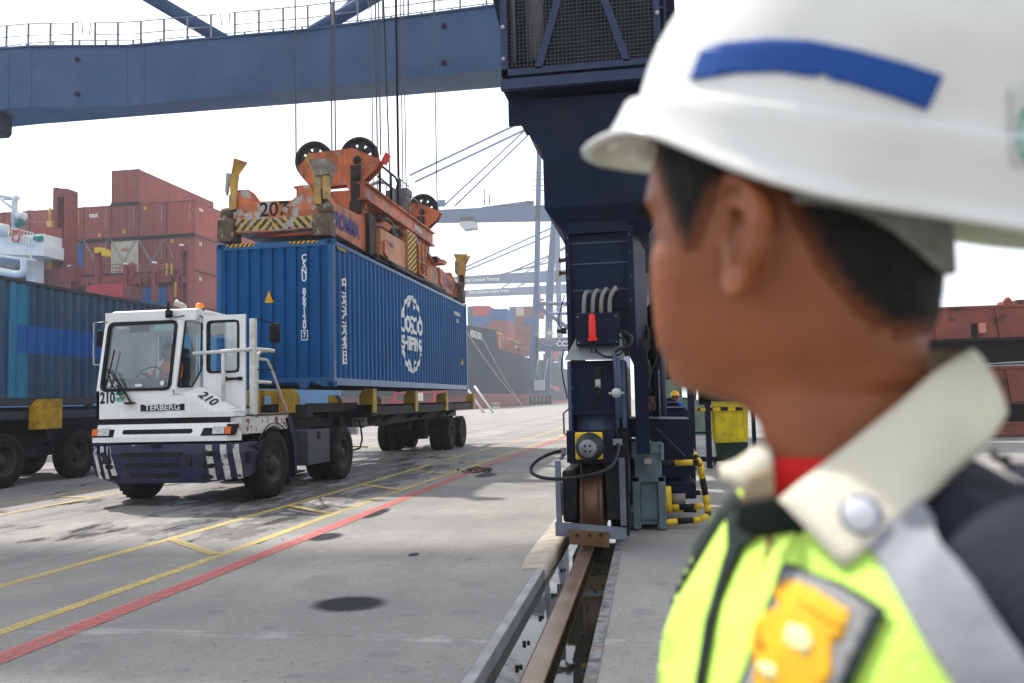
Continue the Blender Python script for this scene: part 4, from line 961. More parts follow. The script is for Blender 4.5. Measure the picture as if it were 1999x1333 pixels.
# end beams (near and far)
for ye, sgn in ((15.62, 1), (27.78, -1)):
    d = .32*sgn
    b = S_(); b.prism([(-8.20, ye, 4.93), (-6.24, ye, 4.95), (-6.24, ye, 5.24), (-8.20, ye, 5.21)], (0, d, 0)); b.build('end_beam', ORGW)
    b = S_(); b.prism([(-8.12, ye+.03*sgn, 5.20), (-8.10, ye+.03*sgn, 5.45), (-8.03, ye+.03*sgn, 5.79), (-7.82, ye+.03*sgn, 5.82), (-7.72, ye+.03*sgn, 5.56), (-6.87, ye+.03*sgn, 5.54), (-6.74, ye+.03*sgn, 5.64), (-6.73, ye+.03*sgn, 5.83), (-6.50, ye+.03*sgn, 5.83), (-6.38, ye+.03*sgn, 5.60), (-6.24, ye+.03*sgn, 5.22)], (0, .10*sgn, 0)); b.build('end_plate', ORGW)
    for xs, hm in ((-6.22, 1), (-8.22, -1)):
        b = S_(); b.box((xs+.0*hm, ye+.08*sgn, 5.0), (.36, .36, .46), None, RUSTYD, .03); b.box((xs+.03*hm, ye+.10*sgn, 5.33), (.30, .30, .30), None, RUSTYD, .10); b.cyl((xs, ye+.09*sgn, 4.9), (xs, ye+.09*sgn, 4.72), .04, 10); b.build('twistlock_housing', RUSTYD)
# hazard board on the near end beam, stripes mirrored about the middle
b = S_()
def hz_panel(b, x0, x1, z0, z1, slope, y=15.612):
    hazard_strip(b, (x0, y, z0), (1, 0, 0), (0, 0, 1), x1-x0, z1-z0, 5 if x1-x0 < 1.1 else 8, slope)
hz_panel(b, -8.14, -7.27, 4.965, 5.20, .95); hz_panel(b, -7.27, -6.42, 4.965, 5.20, -.95); b.build('hazard_board')
for i, m_ in enumerate(bpy.data.objects['hazard_board'].data.materials): bpy.data.objects['hazard_board'].data.materials[i] = HAZW_Y if m_ == HAZ_Y else HAZW_K
text('207', .40, BLACKT, Matrix.Translation(Vector((-7.25, 15.645, 5.37))-Vector(SP.location)), 'lettering', SP, bold=.006, sx=1.02)
b = S_()
for x, z, w_, h_ in ((-7.0, 5.36, .16, .13), (-6.93, 5.42, .1, .08), (-6.5, 5.5, .12, .2), (-6.42, 5.36, .12, .09)):
    b.prism([(x+w_*.5*cos(a)*(1+.4*sin(3*a+x)), 15.642, z+h_*.5*sin(a)*(1+.3*cos(5*a))) for a in [2*pi*k/18 for k in range(18)]], (0, .006, 0))
b.build('paint_scrape', mat('bare_scrape', (.40, .36, .33), .6, .1, .25, 14, (.5, .15, .07), .8, 14))
# flipper guides: bent yellow plates standing on the corners
def flipper(x, ye, sgn, hm, col):
    b = S_(); y0 = ye-.02*sgn
    P_ = [(0, 5.40), (.14*hm, 5.42), (.16*hm, 5.75), (.17*hm, 5.88), (.20*hm, 6.12), (.06*hm, 6.16), (0.0, 5.98), (.02*hm, 5.78)]
    Q = [Vector((x+a, y0, z)) for a, z in P_]; b.prism(Q, (0, .035*sgn, 0))
    # flared upper lip leaning outwards
    A = [Vector((x+.04*hm, y0, 6.12)), Vector((x+.20*hm, y0, 6.10)), Vector((x+.36*hm, y0+.05*sgn, 6.36)), Vector((x+.18*hm, y0-.16*sgn, 6.40))]; b.prism(A, (0, .03*sgn, .01))
    A = [Vector((x-.02*hm, y0, 5.98)), Vector((x+.04*hm, y0, 6.14)), Vector((x-.16*hm, y0+.18*sgn, 6.22)), Vector((x-.18*hm, y0+.16*sgn, 5.84)), Vector((x-.10*hm, y0+.08*sgn, 5.72))]; b.prism(A, (.03*hm, .02*sgn, 0), GRSH)
    b.box((x+.05*hm, y0+.10*sgn, 5.56), (.16, .16, .34), None, GREASE, .03)
    b.build('corner_guide', col)
GRSH = mat('scuffed_grey_brown', (.20, .17, .15), .6, .2, .3, 6, (.5, .45, .38), .5, 7)
YELW = mat('worn_yellow_plate', (.56, .33, .06), .5, 0, .15, 5, (.2, .15, .12), .7, 5, streak=.4, rust=(.3, .27, .25), rust_amt=.38, rust_scale=8)
flipper(-8.16, 15.60, 1, 1, YELW); flipper(-6.22, 15.58, 1, -1, YELW)
b = S_()  # right near guide: wide grey flared box
b.prism([(-6.45, 15.5, 6.30), (-6.02, 15.5, 6.28), (-6.08, 15.5, 5.98), (-6.32, 15.5, 5.96)], (0, .05, 0)); b.prism([(-6.02, 15.5, 6.28), (-6.0, 15.8, 6.2), (-6.08, 15.75, 5.95), (-6.08, 15.5, 5.98)], (.02, 0, 0)); b.prism([(-6.18, 15.53, 5.96), (-6.08, 15.53, 5.96), (-6.1, 15.53, 5.5), (-6.18, 15.53, 5.5)], (0, .2, 0), YELW)
b.build('corner_guide', GRSH)
flipper(-6.18, 27.8, -1, 1, YELW)
b = S_(); b.prism([(-6.28, 27.75, 5.35), (-6.02, 27.75, 5.35), (-6.02, 27.75, 6.10), (-5.92, 27.75, 6.42), (-6.40, 27.75, 6.46), (-6.26, 27.75, 6.1)], (0, -.05, 0)); b.build('corner_guide', YELW)
# telescoping side beams
for xs, hm in ((-6.30, 1), (-8.14, -1)):
    b = S_(); w_ = .30
    b.prism([(xs, 15.72, 4.96), (xs, 27.7, 4.96), (xs, 27.7, 5.46), (xs, 16.0, 5.50), (xs, 15.72, 5.3)], (-w_*hm, 0, 0)); b.build('telescopic_beam', ORG)
    b = S_(); b.prism([(xs+.04*hm, 15.85, 5.0), (xs+.04*hm, 18.3, 4.93), (xs+.04*hm, 18.3, 5.70), (xs+.04*hm, 16.4, 5.62), (xs+.04*hm, 15.95, 5.80), (xs+.04*hm, 15.66, 5.82)], (-(w_+.08)*hm, 0, 0)); b.build('beam_sleeve', ORG)
    b = S_(); b.bb(xs-.02*hm, xs-(w_+.02)*hm, 18.2, 25.3, 4.93, 5.62); b.build('main_beam', ORG)
    b = S_(); b.prism([(xs+.03*hm, 25.2, 4.95), (xs+.03*hm, 27.55, 4.95), (xs+.03*hm, 27.45, 5.45), (xs+.03*hm, 25.2, 5.62)], (-(w_+.06)*hm, 0, 0)); b.build('beam_sleeve', ORG)
text('BROMMA', .46, NAVYT, Matrix.Translation(Vector((-6.252, 17.0, 5.27))-Vector(SP.location)) @ ROTS, 'lettering', SP, bold=.02, sx=.85)
text('BROMMA', .46, mat('faded_lettering', (.30, .12, .14), .5), Matrix.Translation(Vector((-6.262, 26.2, 5.24))-Vector(SP.location)) @ ROTS, 'lettering', SP, bold=.02, sx=.85)
text('BROMMA', .17, mat('faded_lettering', (.3, .12, .14)), Matrix.Translation(Vector((-6.08, 19.55, 5.32))-Vector(SP.location)) @ ROTS, 'lettering', SP, bold=.005, sx=.85)
# black band, cabinets, ladder-like guard on the right side
b = S_(); b.bb(-6.30, -6.16, 18.28, 18.72, 4.86, 5.82, bev=.01); b.build('clamp_band', GREASE)
ORG2 = mat('pale_orange_cabinet', (.60, .25, .12), .45, 0, .1, 2, (.2, .1, .06), .5, 3, streak=.3)
b = S_(); b.bb(-6.5, -6.10, 18.9, 20.3, 4.92, 5.60, bev=.015); b.bb(-6.5, -6.12, 20.32, 21.0, 4.92, 5.62, bev=.015); b.build('cabinet', ORG2)
for y in (19.0, 24.4): b = S_(); b.prism([(-6.09, y, 5.02), (-6.09, y+.30, 4.92), (-6.09, y+.34, 5.0), (-6.09, y+.16, 5.32), (-6.09, y+.06, 5.32)], (.05, 0, 0)); b.build('lug', ORG)
b = S_(); b.prism([(-6.5, 18.9, 5.62), (-6.06, 18.85, 5.62), (-6.0, 18.95, 5.75), (-6.5, 18.95, 5.75)], (0, .6, 0)); b.build('bracket', ORG); b = S_(); b.prism([(-6.4, 24.35, 5.60), (-5.98, 24.3, 5.60), (-5.94, 24.4, 5.72), (-6.4, 24.4, 5.72)], (0, .5, 0)); b.build('bracket', ORG)
b = S_()
# hazard cabinet with diagonal stripes
b.prism([(-6.5, 21.05, 4.93), (-6.08, 21.05, 4.93), (-6.08, 21.05, 5.98), (-6.5, 21.05, 5.98)], (0, .88, 0), ORG2)
o = b.build('hazard_cabinet')
hb = MB(); hazard_strip(hb, (0, 0, 0), (0, 0, 1), (0, 1, 0), 1.0, .82, 7, .5); hb.bm.transform(Matrix(((-1, 0, 0, 0), (0, 1, 0, 0), (0, 0, 1, 0), (0, 0, 0, 1))))
ho = hb.build('hazard_stripes', None, o); ho.data.transform(Matrix.Translation(Vector((-6.075, 21.08, 4.95))-Vector(SP.location)))
b = S_()
b.bb(-6.2, -6.08, 22.1, 22.75, 4.95, 5.85)
fr_ = b.build('pump_cabinet', ORG2)
b = S_(); 
for y in (22.02, 22.40, 22.78): b.tube([(-6.05, y, 4.93), (-6.05, y, 5.75), (-6.12, y-.0, 5.95)], .028, 8)
for z in (4.95, 5.3): b.tube([(-6.05, 22.02, z), (-6.05, 22.78, z)], .028, 8)
b.build('guard_frame', ORGW)
b = S_(); 
for y in (22.18, 22.58): b.lathe([(0, .01), (.06, .01), (.07, 0)], (-6.07, y, 5.12), (1, 0, 0), 14)
b.build('port', BLACK)
b = S_()
for k in range(7): b.lathe([(0, 0), (.06, 0), (.09, .07), (.05, .14), (0, .15)], (-6.15-.06*(k % 2), 18.95+.28*k+(.0 if k < 3 else .5), 5.75), (0, 0, 1), 12)
b.tube([(-6.2, 19.2, 5.8), (-6.3, 20.0, 6.05), (-6.25, 20.8, 5.9), (-6.3, 21.4, 6.0)], .05, 8); b.bb(-6.5, -6.15, 20.0, 20.6, 5.64, 5.95, bev=.03); b.bb(-6.3, -6.1, 24.3, 24.9, 5.62, 5.82, bev=.05); b.build('hydraulic_unit', GREASE)
b = S_(); b.tube([(-6.10, 18.8, 4.90), (-6.08, 20.0, 4.84), (-6.1, 21.5, 4.84), (-6.1, 23.6, 4.88), (-6.1, 25.2, 4.90)], .05, 8); b.bb(-6.45, -6.1, 18.6, 25.0, 4.80, 4.93); b.build('lower_conduit', GREASE)
# cross members
for y in (18.6, 21.7, 24.8): b = S_(); b.bb(-8.0, -6.4, y-.2, y+.2, 5.05, 5.55); b.build('cross_member', ORG)
b = S_(); b.prism([(-8.0, 16.2, 4.95), (-6.4, 16.2, 4.95), (-6.6, 17.5, 4.95), (-7.8, 17.5, 4.95)], (0, 0, .05)); b.build('belly_plate', ORG)
# head block
HB = thing('head_block', 'orange head block with four dark rope sheaves above the spreader', 'head block', (-7.22, 21.7, 6.3))
def H_(): return WB(HB)
OR3 = ORG
def sheave_plates(y, back):
    P_ = [(-8.05, 7.12), (-7.72, 7.42), (-6.70, 7.48), (-6.02, 7.16), (-6.12, 6.96), (-6.42, 6.70), (-6.44, 6.30), (-6.50, 5.95), (-6.78, 5.95), (-6.80, 6.50), (-6.86, 6.62), (-7.42, 6.60), (-7.62, 6.60), (-7.70, 6.32), (-7.78, 6.32), (-7.78, 6.66), (-8.0, 6.92)]
    for yy_ in (y-.16, y+.12):
        b = H_(); b.prism([(x, yy_, z) for x, z in P_], (0, .04, 0)); b.build('sheave_plate', OR3)
SHM = mat('sheave_black', (.025, .027, .03), .5, .2, .3, 6, (.08, .06, .05), .4, 6)
def sheave(x, y, z, r=.46):
    b = H_(); k = b.mi(SHM)
    # rim and hub joined by web with holes: ring sectors
    b.lathe([(r-.05, -.06), (r, -.075), (r+.005, -.06), (r-.035, 0), (r+.005, .06), (r, .075), (r-.05, .06), (r-.10, .03), (r-.10, -.03), (r-.05, -.06)], (x, y, z), (0, 1, 0), 40, SHM)
    b.lathe([(0, -.09), (.10, -.09), (.12, -.05), (.16, -.02), (.16, .02), (.12, .05), (.10, .09), (0, .09)], (x, y, z), (0, 1, 0), 20, SHM)
    for j in range(8):
        a = 2*pi*j/8+.2; b.box((x+sin(a)*.26, y, z+cos(a)*.26), (.155, .03, .22), Matrix.Rotation(a, 3, 'Y'), SHM)
    b.lathe([(.15, -.012), (.22, -.012), (.22, .012), (.15, .012)], (x, y, z), (0, 1, 0), 24, SHM); b.lathe([(r-.16, -.012), (r-.09, -.012), (r-.09, .012), (r-.16, .012)], (x, y, z), (0, 1, 0), 30, SHM)
    b.build('sheave')
NY, FY = 18.85, 24.55
for y in (NY, FY): sheave_plates(y, 0)
for y in (NY, FY):
    for x in (-7.70, -6.58): 
        sheave(x, y, 7.28 if x < -7 else 7.30)
        b = H_(); b.lathe([(0, -.05), (.05, -.05), (.055, -.035), (.08, -.03), (.10, -.01), (.10, .0)], (x, y-.16, 7.18), (0, 1, 0), 20); b.cyl((x, y-.2, 7.18), (x, y+.2, 7.18), .05, 12); b.build('sheave_pin', GREASE)
    b = H_(); b.bb(-6.74, -6.50, y-.185, y-.162, 6.2, 7.05); b.lathe([(.0, -.03), (.09, -.03), (.11, 0)], (-6.61, y-.19, 6.80), (0, 1, 0), 16); b.bb(-6.76, -6.46, y-.25, y+.25, 5.9, 6.2, bev=.02); b.build('rope_anchor', GREASE)
    b = H_(); b.bb(-7.0, -6.2, y-.25, y+.25, 5.62, 5.75, bev=.01); b.prism([(-6.95, y-.2, 5.7), (-6.25, y-.2, 5.7), (-6.45, y-.2, 6.0), (-6.75, y-.2, 6.0)], (0, .4, 0)); b.build('foot', ORG)
for xs in (-6.42, -7.98):
    b = H_(); b.bb(xs-.05, xs+.05, NY-.3, FY+.3, 6.22, 6.60); b.bb(xs-.12, xs+.12, NY-.3, FY+.3, 6.58, 6.62); b.bb(xs-.12, xs+.12, NY-.3, FY+.3, 6.20, 6.24); b.build('side_girder', ORG)
b = H_(); b.bb(-7.95, -6.45, NY+.15, FY-.2, 6.24, 6.30); b.build('deck_plate', ORG)
for y in (NY+.05, FY-.05, 21.7): b = H_(); b.bb(-7.95, -6.45, y-.12, y+.12, 6.05, 6.5); b.build('cross_beam', ORG)
text('RAVISKA', .20, WHITET, Matrix.Translation(Vector((-6.36, 23.2, 6.40))-Vector(HB.location)) @ ROTS, 'lettering', HB, bold=.004)
# railings on the right side of the head block
b = H_(); xr = -6.30; 
pts = [(xr, 19.1, 7.28), (xr, 20.8, 7.3), (xr, 21.0, 7.2), (xr, 21.0, 6.6)]; b.tube(pts, .028, 8); b.tube([(xr, 19.3, 6.95), (xr, 20.9, 6.95)], .02, 6)
for y in (19.5, 20.4): b.tube([(xr, y, 6.6), (xr, y, 7.28)], .035, 8)
b.build('railing', NAVY)
b = H_(); b.tube([(xr, 19.3, 6.6), (xr, 19.3, 6.95), (xr, 20.0, 6.95), (xr, 20.0, 6.6)], .016, 6); b.tube([(xr, 22.0, 6.6), (xr, 22.0, 7.15), (xr, 23.2, 7.15), (xr, 23.2, 6.6)], .02, 6); b.build('railing', GREY)
b = H_(); b.prism([(-6.9, 21.9, 7.25), (-6.3, 21.9, 7.30), (-6.35, 21.9, 7.0), (-6.7, 21.9, 6.55), (-6.85, 21.9, 6.55)], (0, .5, 0)); b.bb(-6.65, -6.55, 22.1, 22.2, 7.2, 7.6); b.tube([(-6.7, 22.1, 7.25), (-6.6, 22.1, 7.65), (-6.3, 22.1, 7.35)], .02, 6); b.build('plug_box', mat('dark_grey_metal', (.10, .11, .13), .4, .3, .2, 4)); 
b = H_(); b.lathe([(.38, -.05), (.45, -.05), (.45, .05), (.38, .05), (.38, -.05)], (-7.0, 21.6, 7.0), (0, 1, 0), 30); b.bb(-7.05, -6.95, 21.5, 21.7, 6.3, 6.7); b.build('cable_guide', GREY)
b = H_(); b.box((-5.98, 19.0, 7.25), (.05, .3, .25), Matrix.Rotation(.5, 3, 'Y')); b.build('flag_plate', REDP)
# ropes
ropes = [(-8.16, NY), (-7.26, NY), (-7.17, NY), (-6.14, NY), (-6.06, NY), (-8.14, FY), (-7.2, FY), (-7.1, FY), (-6.14, FY)]
rl = ['leftmost steel hoist rope on the left near sheave', 'hoist rope running up from the left near sheave, inner of its pair', 'hoist rope running up from the right near sheave, inner of its pair', 'hoist rope leaving the outer side of the right near sheave, left of its pair', 'hoist rope leaving the outer side of the right near sheave, right of its pair',
      'thin hoist rope on the far left sheave behind the others', 'hoist rope of the far inner pair, left one', 'hoist rope of the far inner pair, right one', 'rightmost steel hoist rope on the right far sheave']
R0 = None
for (x, y), l_ in zip(ropes, rl):
    if R0 is None:
        b = MB(); b.tube([(0, 0, 7.3), (0, 0, 36)], .017, 6); R0 = b.build('hoist_rope', WIRE); o = R0
    else: o = R0.copy(); COL.objects.link(o)
    o.location = (x, y, 0); tag(o, l_, 'rope', 'steel hoist ropes above the head block')
b = MB(); b.tube([(-6.62, 22.15, 7.5), (-6.62, 22.15, 36)], .035, 8); b.tube([(-6.9, 22.3, 7.2), (-7.05, 22.3, 14), (-7.2, 22.3, 36)], .02, 6); tag(b.build('power_cable', CABLE), 'thick dark power cable hanging to the plug box on the head block', 'cable')
WHEELM = mat('rusty_wheel_tread', (.10, .062, .045), .38, .45, .3, 2, (.26, .12, .05), .6, 3)
BLACKISH = mat('oily_black', (.005, .006, .009), .5, .1, .4, 5, (.04, .035, .03), .5, 5)
NAVYL2 = mat('navy_edge', (.03, .045, .10), .45, 0, .15, 2, (.02, .02, .03), .4, 3)
# ------------------------------------------------------------------ the gantry crane whose leg stands on the rail
CR_ = thing('gantry_crane', 'tall navy blue gantry crane whose wheel bogie stands on the rail in front', 'crane', (-.6, 12, 0))
def C_(): return WB(CR_)
NAVD = NAVY
wroot = thing_part('wheel', CR_, (-.615, 8.95, .41))
b = MB(); b.lathe([(0, -.12), (.36, -.12), (.44, -.115), (.45, -.10), (.45, -.085), (.41, -.08), (.405, -.03), (.405, .03), (.41, .08), (.45, .085), (.45, .10), (.44, .115), (.36, .12), (0, .12)], (0, 0, 0), (1, 0, 0), 56, WHEELM); b.build('tread', None, wroot)
b = C_(); b.bb(-.90, -.75, 8.53, 9.4, .26, .78, bev=.03); b.lathe([(.0, -.05), (.17, -.05), (.2, -.02), (.2, 0)], (-.90, 8.95, .45), (1, 0, 0), 20); b.build('bearing_housing', BLACKISH)
b = C_(); b.bb(-.47, -.30, 8.55, 9.4, .28, .85, bev=.02); b.bb(-.36, -.24, 8.7, 9.4, .5, 1.3); b.build('bearing_housing', BLACKISH)
b = C_()
for k in range(8): a = 2*pi*k/8; b.cyl((-.92, 8.95+.15*cos(a), .45+.15*sin(a)), (-.89, 8.95+.15*cos(a), .45+.15*sin(a)), .014, 6)
b.build('bolt_ring', BLACKISH)
GST = mat('dull_guard_steel', (.17, .19, .24), .5, .3, .15, 3, (.08, .08, .09), .6, 4)
b = C_(); b.bb(-.955, -.905, 8.42, 8.50, .28, .88); b.build('guard_bar', GST)
b = C_(); b.bb(-.325, -.27, 8.42, 8.50, .25, .90); b.build('guard_bar', GST)
b = C_(); b.prism([(-.965, 8.40, .285), (-.27, 8.40, .23), (-.27, 8.40, .115), (-.965, 8.40, .15)], (0, .03, 0)); b.build('guard_plate', GST)
b = C_(); b.prism([(-.83, 8.375, .215), (-.435, 8.375, .19), (-.44, 8.375, .045), (-.83, 8.375, .075)], (0, .02, 0)); sc_ = b.build('scraper', mat('rusty_scraper', (.12, .075, .04), .6, .3, .4, 4, (.22, .10, .03), .7, 5, bump=.2))
for x in (-.75, -.63, -.52): b = C_(); b.cyl((x, 8.355, .165), (x, 8.38, .165), .018, 6); b.build('bolt', GREASE)
b = C_(); b.bb(-.47, -.28, 9.4, 12.6, .06, 1.9); b.bb(-.90, -.74, 9.4, 12.6, .06, 1.9); b.bb(-.76, -.44, 9.5, 12.6, .45, 1.9); b.bb(-.30, -.26, 9.0, 9.4, .06, .6); b.build('rear_bogie_shade_fill', BLACKISH)  # following bogie frames, with dark boxes added to stand for the bogie's shade
# travel drive box with the yellow buffer flange
b = C_(); b.bb(-.835, -.365, 8.44, 9.3, .86, 1.175); b.bb(-.36, -.32, 8.5, 9.3, .86, 1.2); b.build('drive_box', NAVD)
b = C_(); b.bb(-.745, -.475, 8.385, 8.44, .895, 1.16, bev=.012); yb_ = b.build('flange_plate', YELB)
for x in (-.71, -.51):
    for z in (.93, 1.125): b = C_(); b.cyl((x, 8.36, z), (x, 8.39, z), .02, 6); b.build('bolt', YELB)
b = C_(); b.lathe([(0, -.33), (.07, -.33), (.098, -.32), (.105, -.30), (.105, -.22), (.115, -.215), (.125, -.19), (.125, -.12), (.135, -.115), (.14, -.0)], (-.60, 8.40, 1.02), (0, 1, 0), 28); b.build('buffer_motor', mat('motor_green_grey', (.025, .035, .038), .45, .2, .2, 5))
b = C_(); b.lathe([(0, -.345), (.07, -.345), (.085, -.33)], (-.60, 8.40, 1.02), (0, 1, 0), 24, GREY); 
for k in range(4): a = pi/4+k*pi/2; b.lathe([(0, -.347), (.012, -.347), (.013, -.34)], (-.60+.035*cos(a), 8.40, 1.02+.035*sin(a)), (0, 1, 0), 8, BLACK)
b.build('motor_cap')
# frame with recess
b = C_(); 
b.bb(-.80, -.76, 8.46, 9.4, 1.32, 1.87); b.bb(-.285, -.24, 8.46, 9.4, 1.2, 1.87); b.bb(-.76, -.285, 8.52, 9.4, 1.36, 1.87); b.bb(-.80, -.24, 8.47, 8.53, 1.335, 1.36); b.bb(-.80, -.76, 8.5, 9.4, 1.1, 1.33); b.bb(-.76, -.3, 8.85, 9.4, 1.1, 1.4); b.build('bogie_frame', NAVD)
b = C_(); b.bb(-.803, -.775, 8.44, 8.46, 1.18, 1.87); b.bb(-.275, -.237, 8.44, 8.46, 1.2, 1.87); b.build('flange_edge', NAVYL)
b = C_(); b.prism([(-.60, 8.70, 1.15), (-.60, 8.70, 1.30), (-.64, 8.70, 1.33), (-.66, 8.70, 1.33), (-.66, 8.70, 1.29)], (.12, .1, 0)); b.lathe([(.35, 0), (.37, 0), (.37, .4), (.35, .4)], (-.74, 8.95, 1.16), (1, 0, 0), 30); b.build('brake', NAVYL)
b = C_(); b.prism([(-.70, 8.72, 2.17), (-.27, 8.72, 2.15), (-.235, 8.42, 1.865), (-.825, 8.42, 1.88)], (0, .006, .014)); b.build('hood', mat('hood_pale_steel', (.24, .26, .28), .45, .15, .1, 2, (.1, .1, .11), .5, 4))
b = C_(); b.bb(-.55, -.47, 8.50, 8.52, 1.50, 1.82, bev=.005); b.bb(-.535, -.485, 8.49, 8.5, 1.60, 1.68, SILV); b.build('latch_plate', BLACK)
b = C_(); b.tube([(-.30, 8.40, 1.88), (-.30, 8.42, 1.30)], .022, 8); b.build('drain_pipe', NAVYL)
b = C_()
for z_ in (2.62, 2.9, 3.12): b.bb(-.78, -.19, 8.852, 8.86, z_, z_+.012)
for x_ in (-.76, -.30):
    for z_ in (1.42, 1.6, 1.78): b.cyl((x_, 8.43, z_), (x_, 8.445, z_), .011, 6)
for z_ in (2.5, 2.75, 3.0, 3.18):
    for x_ in (-.805, -.155): b.cyl((x_, 8.785, z_), (x_, 8.80, z_), .012, 6)
b.build('weld_pattern', NAVYL)
b = C_(); b.tube([(-.335, 8.40, 1.95), (-.325, 8.39, 1.75), (-.325, 8.39, 1.2)], .020, 8); b.lathe([(0, -.03), (.045, -.03), (.052, -.015), (.052, .02), (0, .02)], (-.325, 8.38, 1.54), (0, 1, 0), 8, SILV); b.bb(-.40, -.25, 8.385, 8.40, 1.53, 1.55, SILV); b.build('junction_pipe', NAVYL)
b = C_(); b.tube([(-.50, 8.49, 1.62), (-.58, 8.47, 1.56), (-.62, 8.47, 1.48), (-.55, 8.47, 1.44), (-.45, 8.46, 1.5)], .006, 5); b.tube([(-.8, 8.5, 1.4), (-.86, 8.48, 1.35), (-.86, 8.48, 1.15), (-.82, 8.5, 1.12)], .009, 5); b.build('thin_cable', CABLE)
# black hose looping from the bogie out over the quay
P0 = [(-.87, 8.42, .98), (-.95, 8.35, .97), (-1.06, 8.2, .93), (-1.13, 8.05, .87), (-1.12, 7.95, .81), (-1.0, 7.85, .77), (-.80, 7.8, .765), (-.58, 7.85, .79), (-.42, 8.0, .83), (-.35, 8.15, .90), (-.32, 8.3, 1.0), (-.33, 8.42, 1.04)]
def smooth(pts, n_=5):
    P = [Vector(p) for p in pts]; out = []
    for i in range(len(P)-1):
        p0 = P[max(i-1, 0)]; p1 = P[i]; p2 = P[i+1]; p3 = P[min(i+2, len(P)-1)]
        for k in range(n_):
            t = k/n_; out.append(.5*((2*p1)+(p2-p0)*t+(2*p0-5*p1+4*p2-p3)*t*t+(3*p1-p0-3*p2+p3)*t**3))
    return out+[P[-1]]
b = C_(); b.tube(smooth(P0), .017, 8); b.build('hose_loop', CABLE)
b = C_(); b.box((-.87, 8.42, .98), (.05, .06, .06)); b.box((-.33, 8.42, 1.06), (.09, .05, .06)); b.tube([(-.90, 8.42, .90), (-.86, 8.44, .95)], .02, 6); b.build('hose_clamp', GREY)
# electric box, beacon, conduits
b = C_(); b.bb(-.715, -.285, 8.46, 8.66, 2.02, 2.345, bev=.012); eb_ = b.build('electric_box', NAVD)
for x in (-.69, -.31):
    for z in (2.05, 2.31): b = C_(); b.cyl((x, 8.45, z), (x, 8.465, z), .008, 6); b.build('screw', SILV)
b = C_(); b.lathe([(.034, 0), (.036, .02), (.036, .19), (.03, .20), (.03, .245), (.018, .255), (0, .257)], (-.545, 8.42, 2.075), (0, 0, 1), 20); b.bb(-.59, -.50, 8.40, 8.45, 2.06, 2.09, bev=.005); b.build('alarm_beacon', REDP)
b = C_(); b.bb(-.595, -.495, 8.445, 8.455, 2.08, 2.26); b.tube([(-.56, 8.42, 2.06), (-.56, 8.42, 1.95), (-.52, 8.41, 1.94), (-.52, 8.42, 2.0)], .008, 6); b.build('beacon_bracket', DARK)
for i, x in enumerate((-.635, -.545, -.46, -.375)):
    b = C_(); dz = .01*i; b.tube(smooth([(x, 8.56, 2.34), (x+.01, 8.56, 2.50), (x+.03+.01*i, 8.60, 2.57+dz), (x+.06, 8.70, 2.58+dz), (x+.07, 8.82, 2.58+dz)], 4), .022, 10); b.build('conduit', GREYCOND)
b = C_(); b.tube(smooth([(-.29, 8.5, 2.16), (-.22, 8.45, 2.14), (-.16, 8.4, 2.08), (-.18, 8.38, 2.0), (-.28, 8.38, 1.97), (-.33, 8.4, 1.93), (-.335, 8.4, 1.85)]), .017, 8); b.tube(smooth([(-.29, 8.5, 2.10), (-.23, 8.46, 2.05), (-.27, 8.43, 1.93), (-.4, 8.42, 1.90), (-.5, 8.42, 1.95), (-.53, 8.42, 2.03)]), .010, 6); b.build('cable_loop', CABLE)
b = C_(); b.tube(smooth([(-.86, 8.95, 2.6), (-.90, 8.9, 2.45), (-.93, 8.9, 2.3), (-.88, 8.9, 2.22)]), .006, 5); b.tube(smooth([(-.86, 8.7, 2.0), (-.89, 8.7, 1.8), (-.84, 8.7, 1.5)]), .007, 5); b.bb(-.90, -.85, 8.85, 8.95, 2.18, 2.24); b.cyl((-.95, 8.9, 2.21), (-.85, 8.9, 2.21), .02, 8); b.build('side_cable', CABLE)
b = C_(); b.cyl((-.90, 9.0, 2.98), (-.80, 9.0, 2.98), .018, 8); b.cyl((-.92, 9.0, 2.98), (-.90, 9.0, 2.98), .028, 8); b.build('side_bolt', RUSTY)
b = C_(); b.cyl((-.90, 9.0, 2.84), (-.80, 9.0, 2.84), .018, 8); b.cyl((-.92, 9.0, 2.84), (-.90, 9.0, 2.84), .028, 8); b.build('side_bolt', RUSTY)
# leg
b = C_(); b.bb(-.80, -.17, 8.86, 10.6, 2.0, 3.35); b.bb(-.83, -.78, 8.80, 10.6, 1.9, 3.28); b.bb(-.19, -.12, 8.80, 10.6, 1.9, 3.28); b.bb(-.84, -.11, 8.79, 8.88, 3.22, 3.27); b.bb(-.80, -.17, 8.84, 8.87, 2.42, 2.44); b.bb(-.74, -.24, 9.0, 10.6, 3.3, 3.6); b.build('leg', NAVD)
b = C_(); b.prism([(-.12, 8.9, 3.25), (.0, 9.4, 3.1), (.0, 9.4, 2.0), (-.12, 8.9, 2.0)], (0, .3, 0)); b.bb(-.16, -.02, 9.0, 9.6, .9, 2.0); b.build('leg_side', NAVD)
b = C_(); b.lathe([(0, 0), (.35, 0), (.4, .05), (.4, .12), (0, .12)], (.0, 10.0, 2.2), (1, 0, 0), 28); b.lathe([(0, 0), (.4, 0), (.46, .05), (.46, .1), (0, .1)], (-.08, 10.3, 1.75), (1, 0, 0), 28); b.build('sheave', BLACKISH)
b = C_(); pts = [(-.02+.02*sin(k*.9), 9.3+.03*cos(k*1.7), 2.25-k*.055) for k in range(13)]
for p in pts: b.box(p, (.05, .05, .06), Matrix.Rotation(p[2]*9, 3, 'Z'), None, .012)
b.build('chain', GREASE)
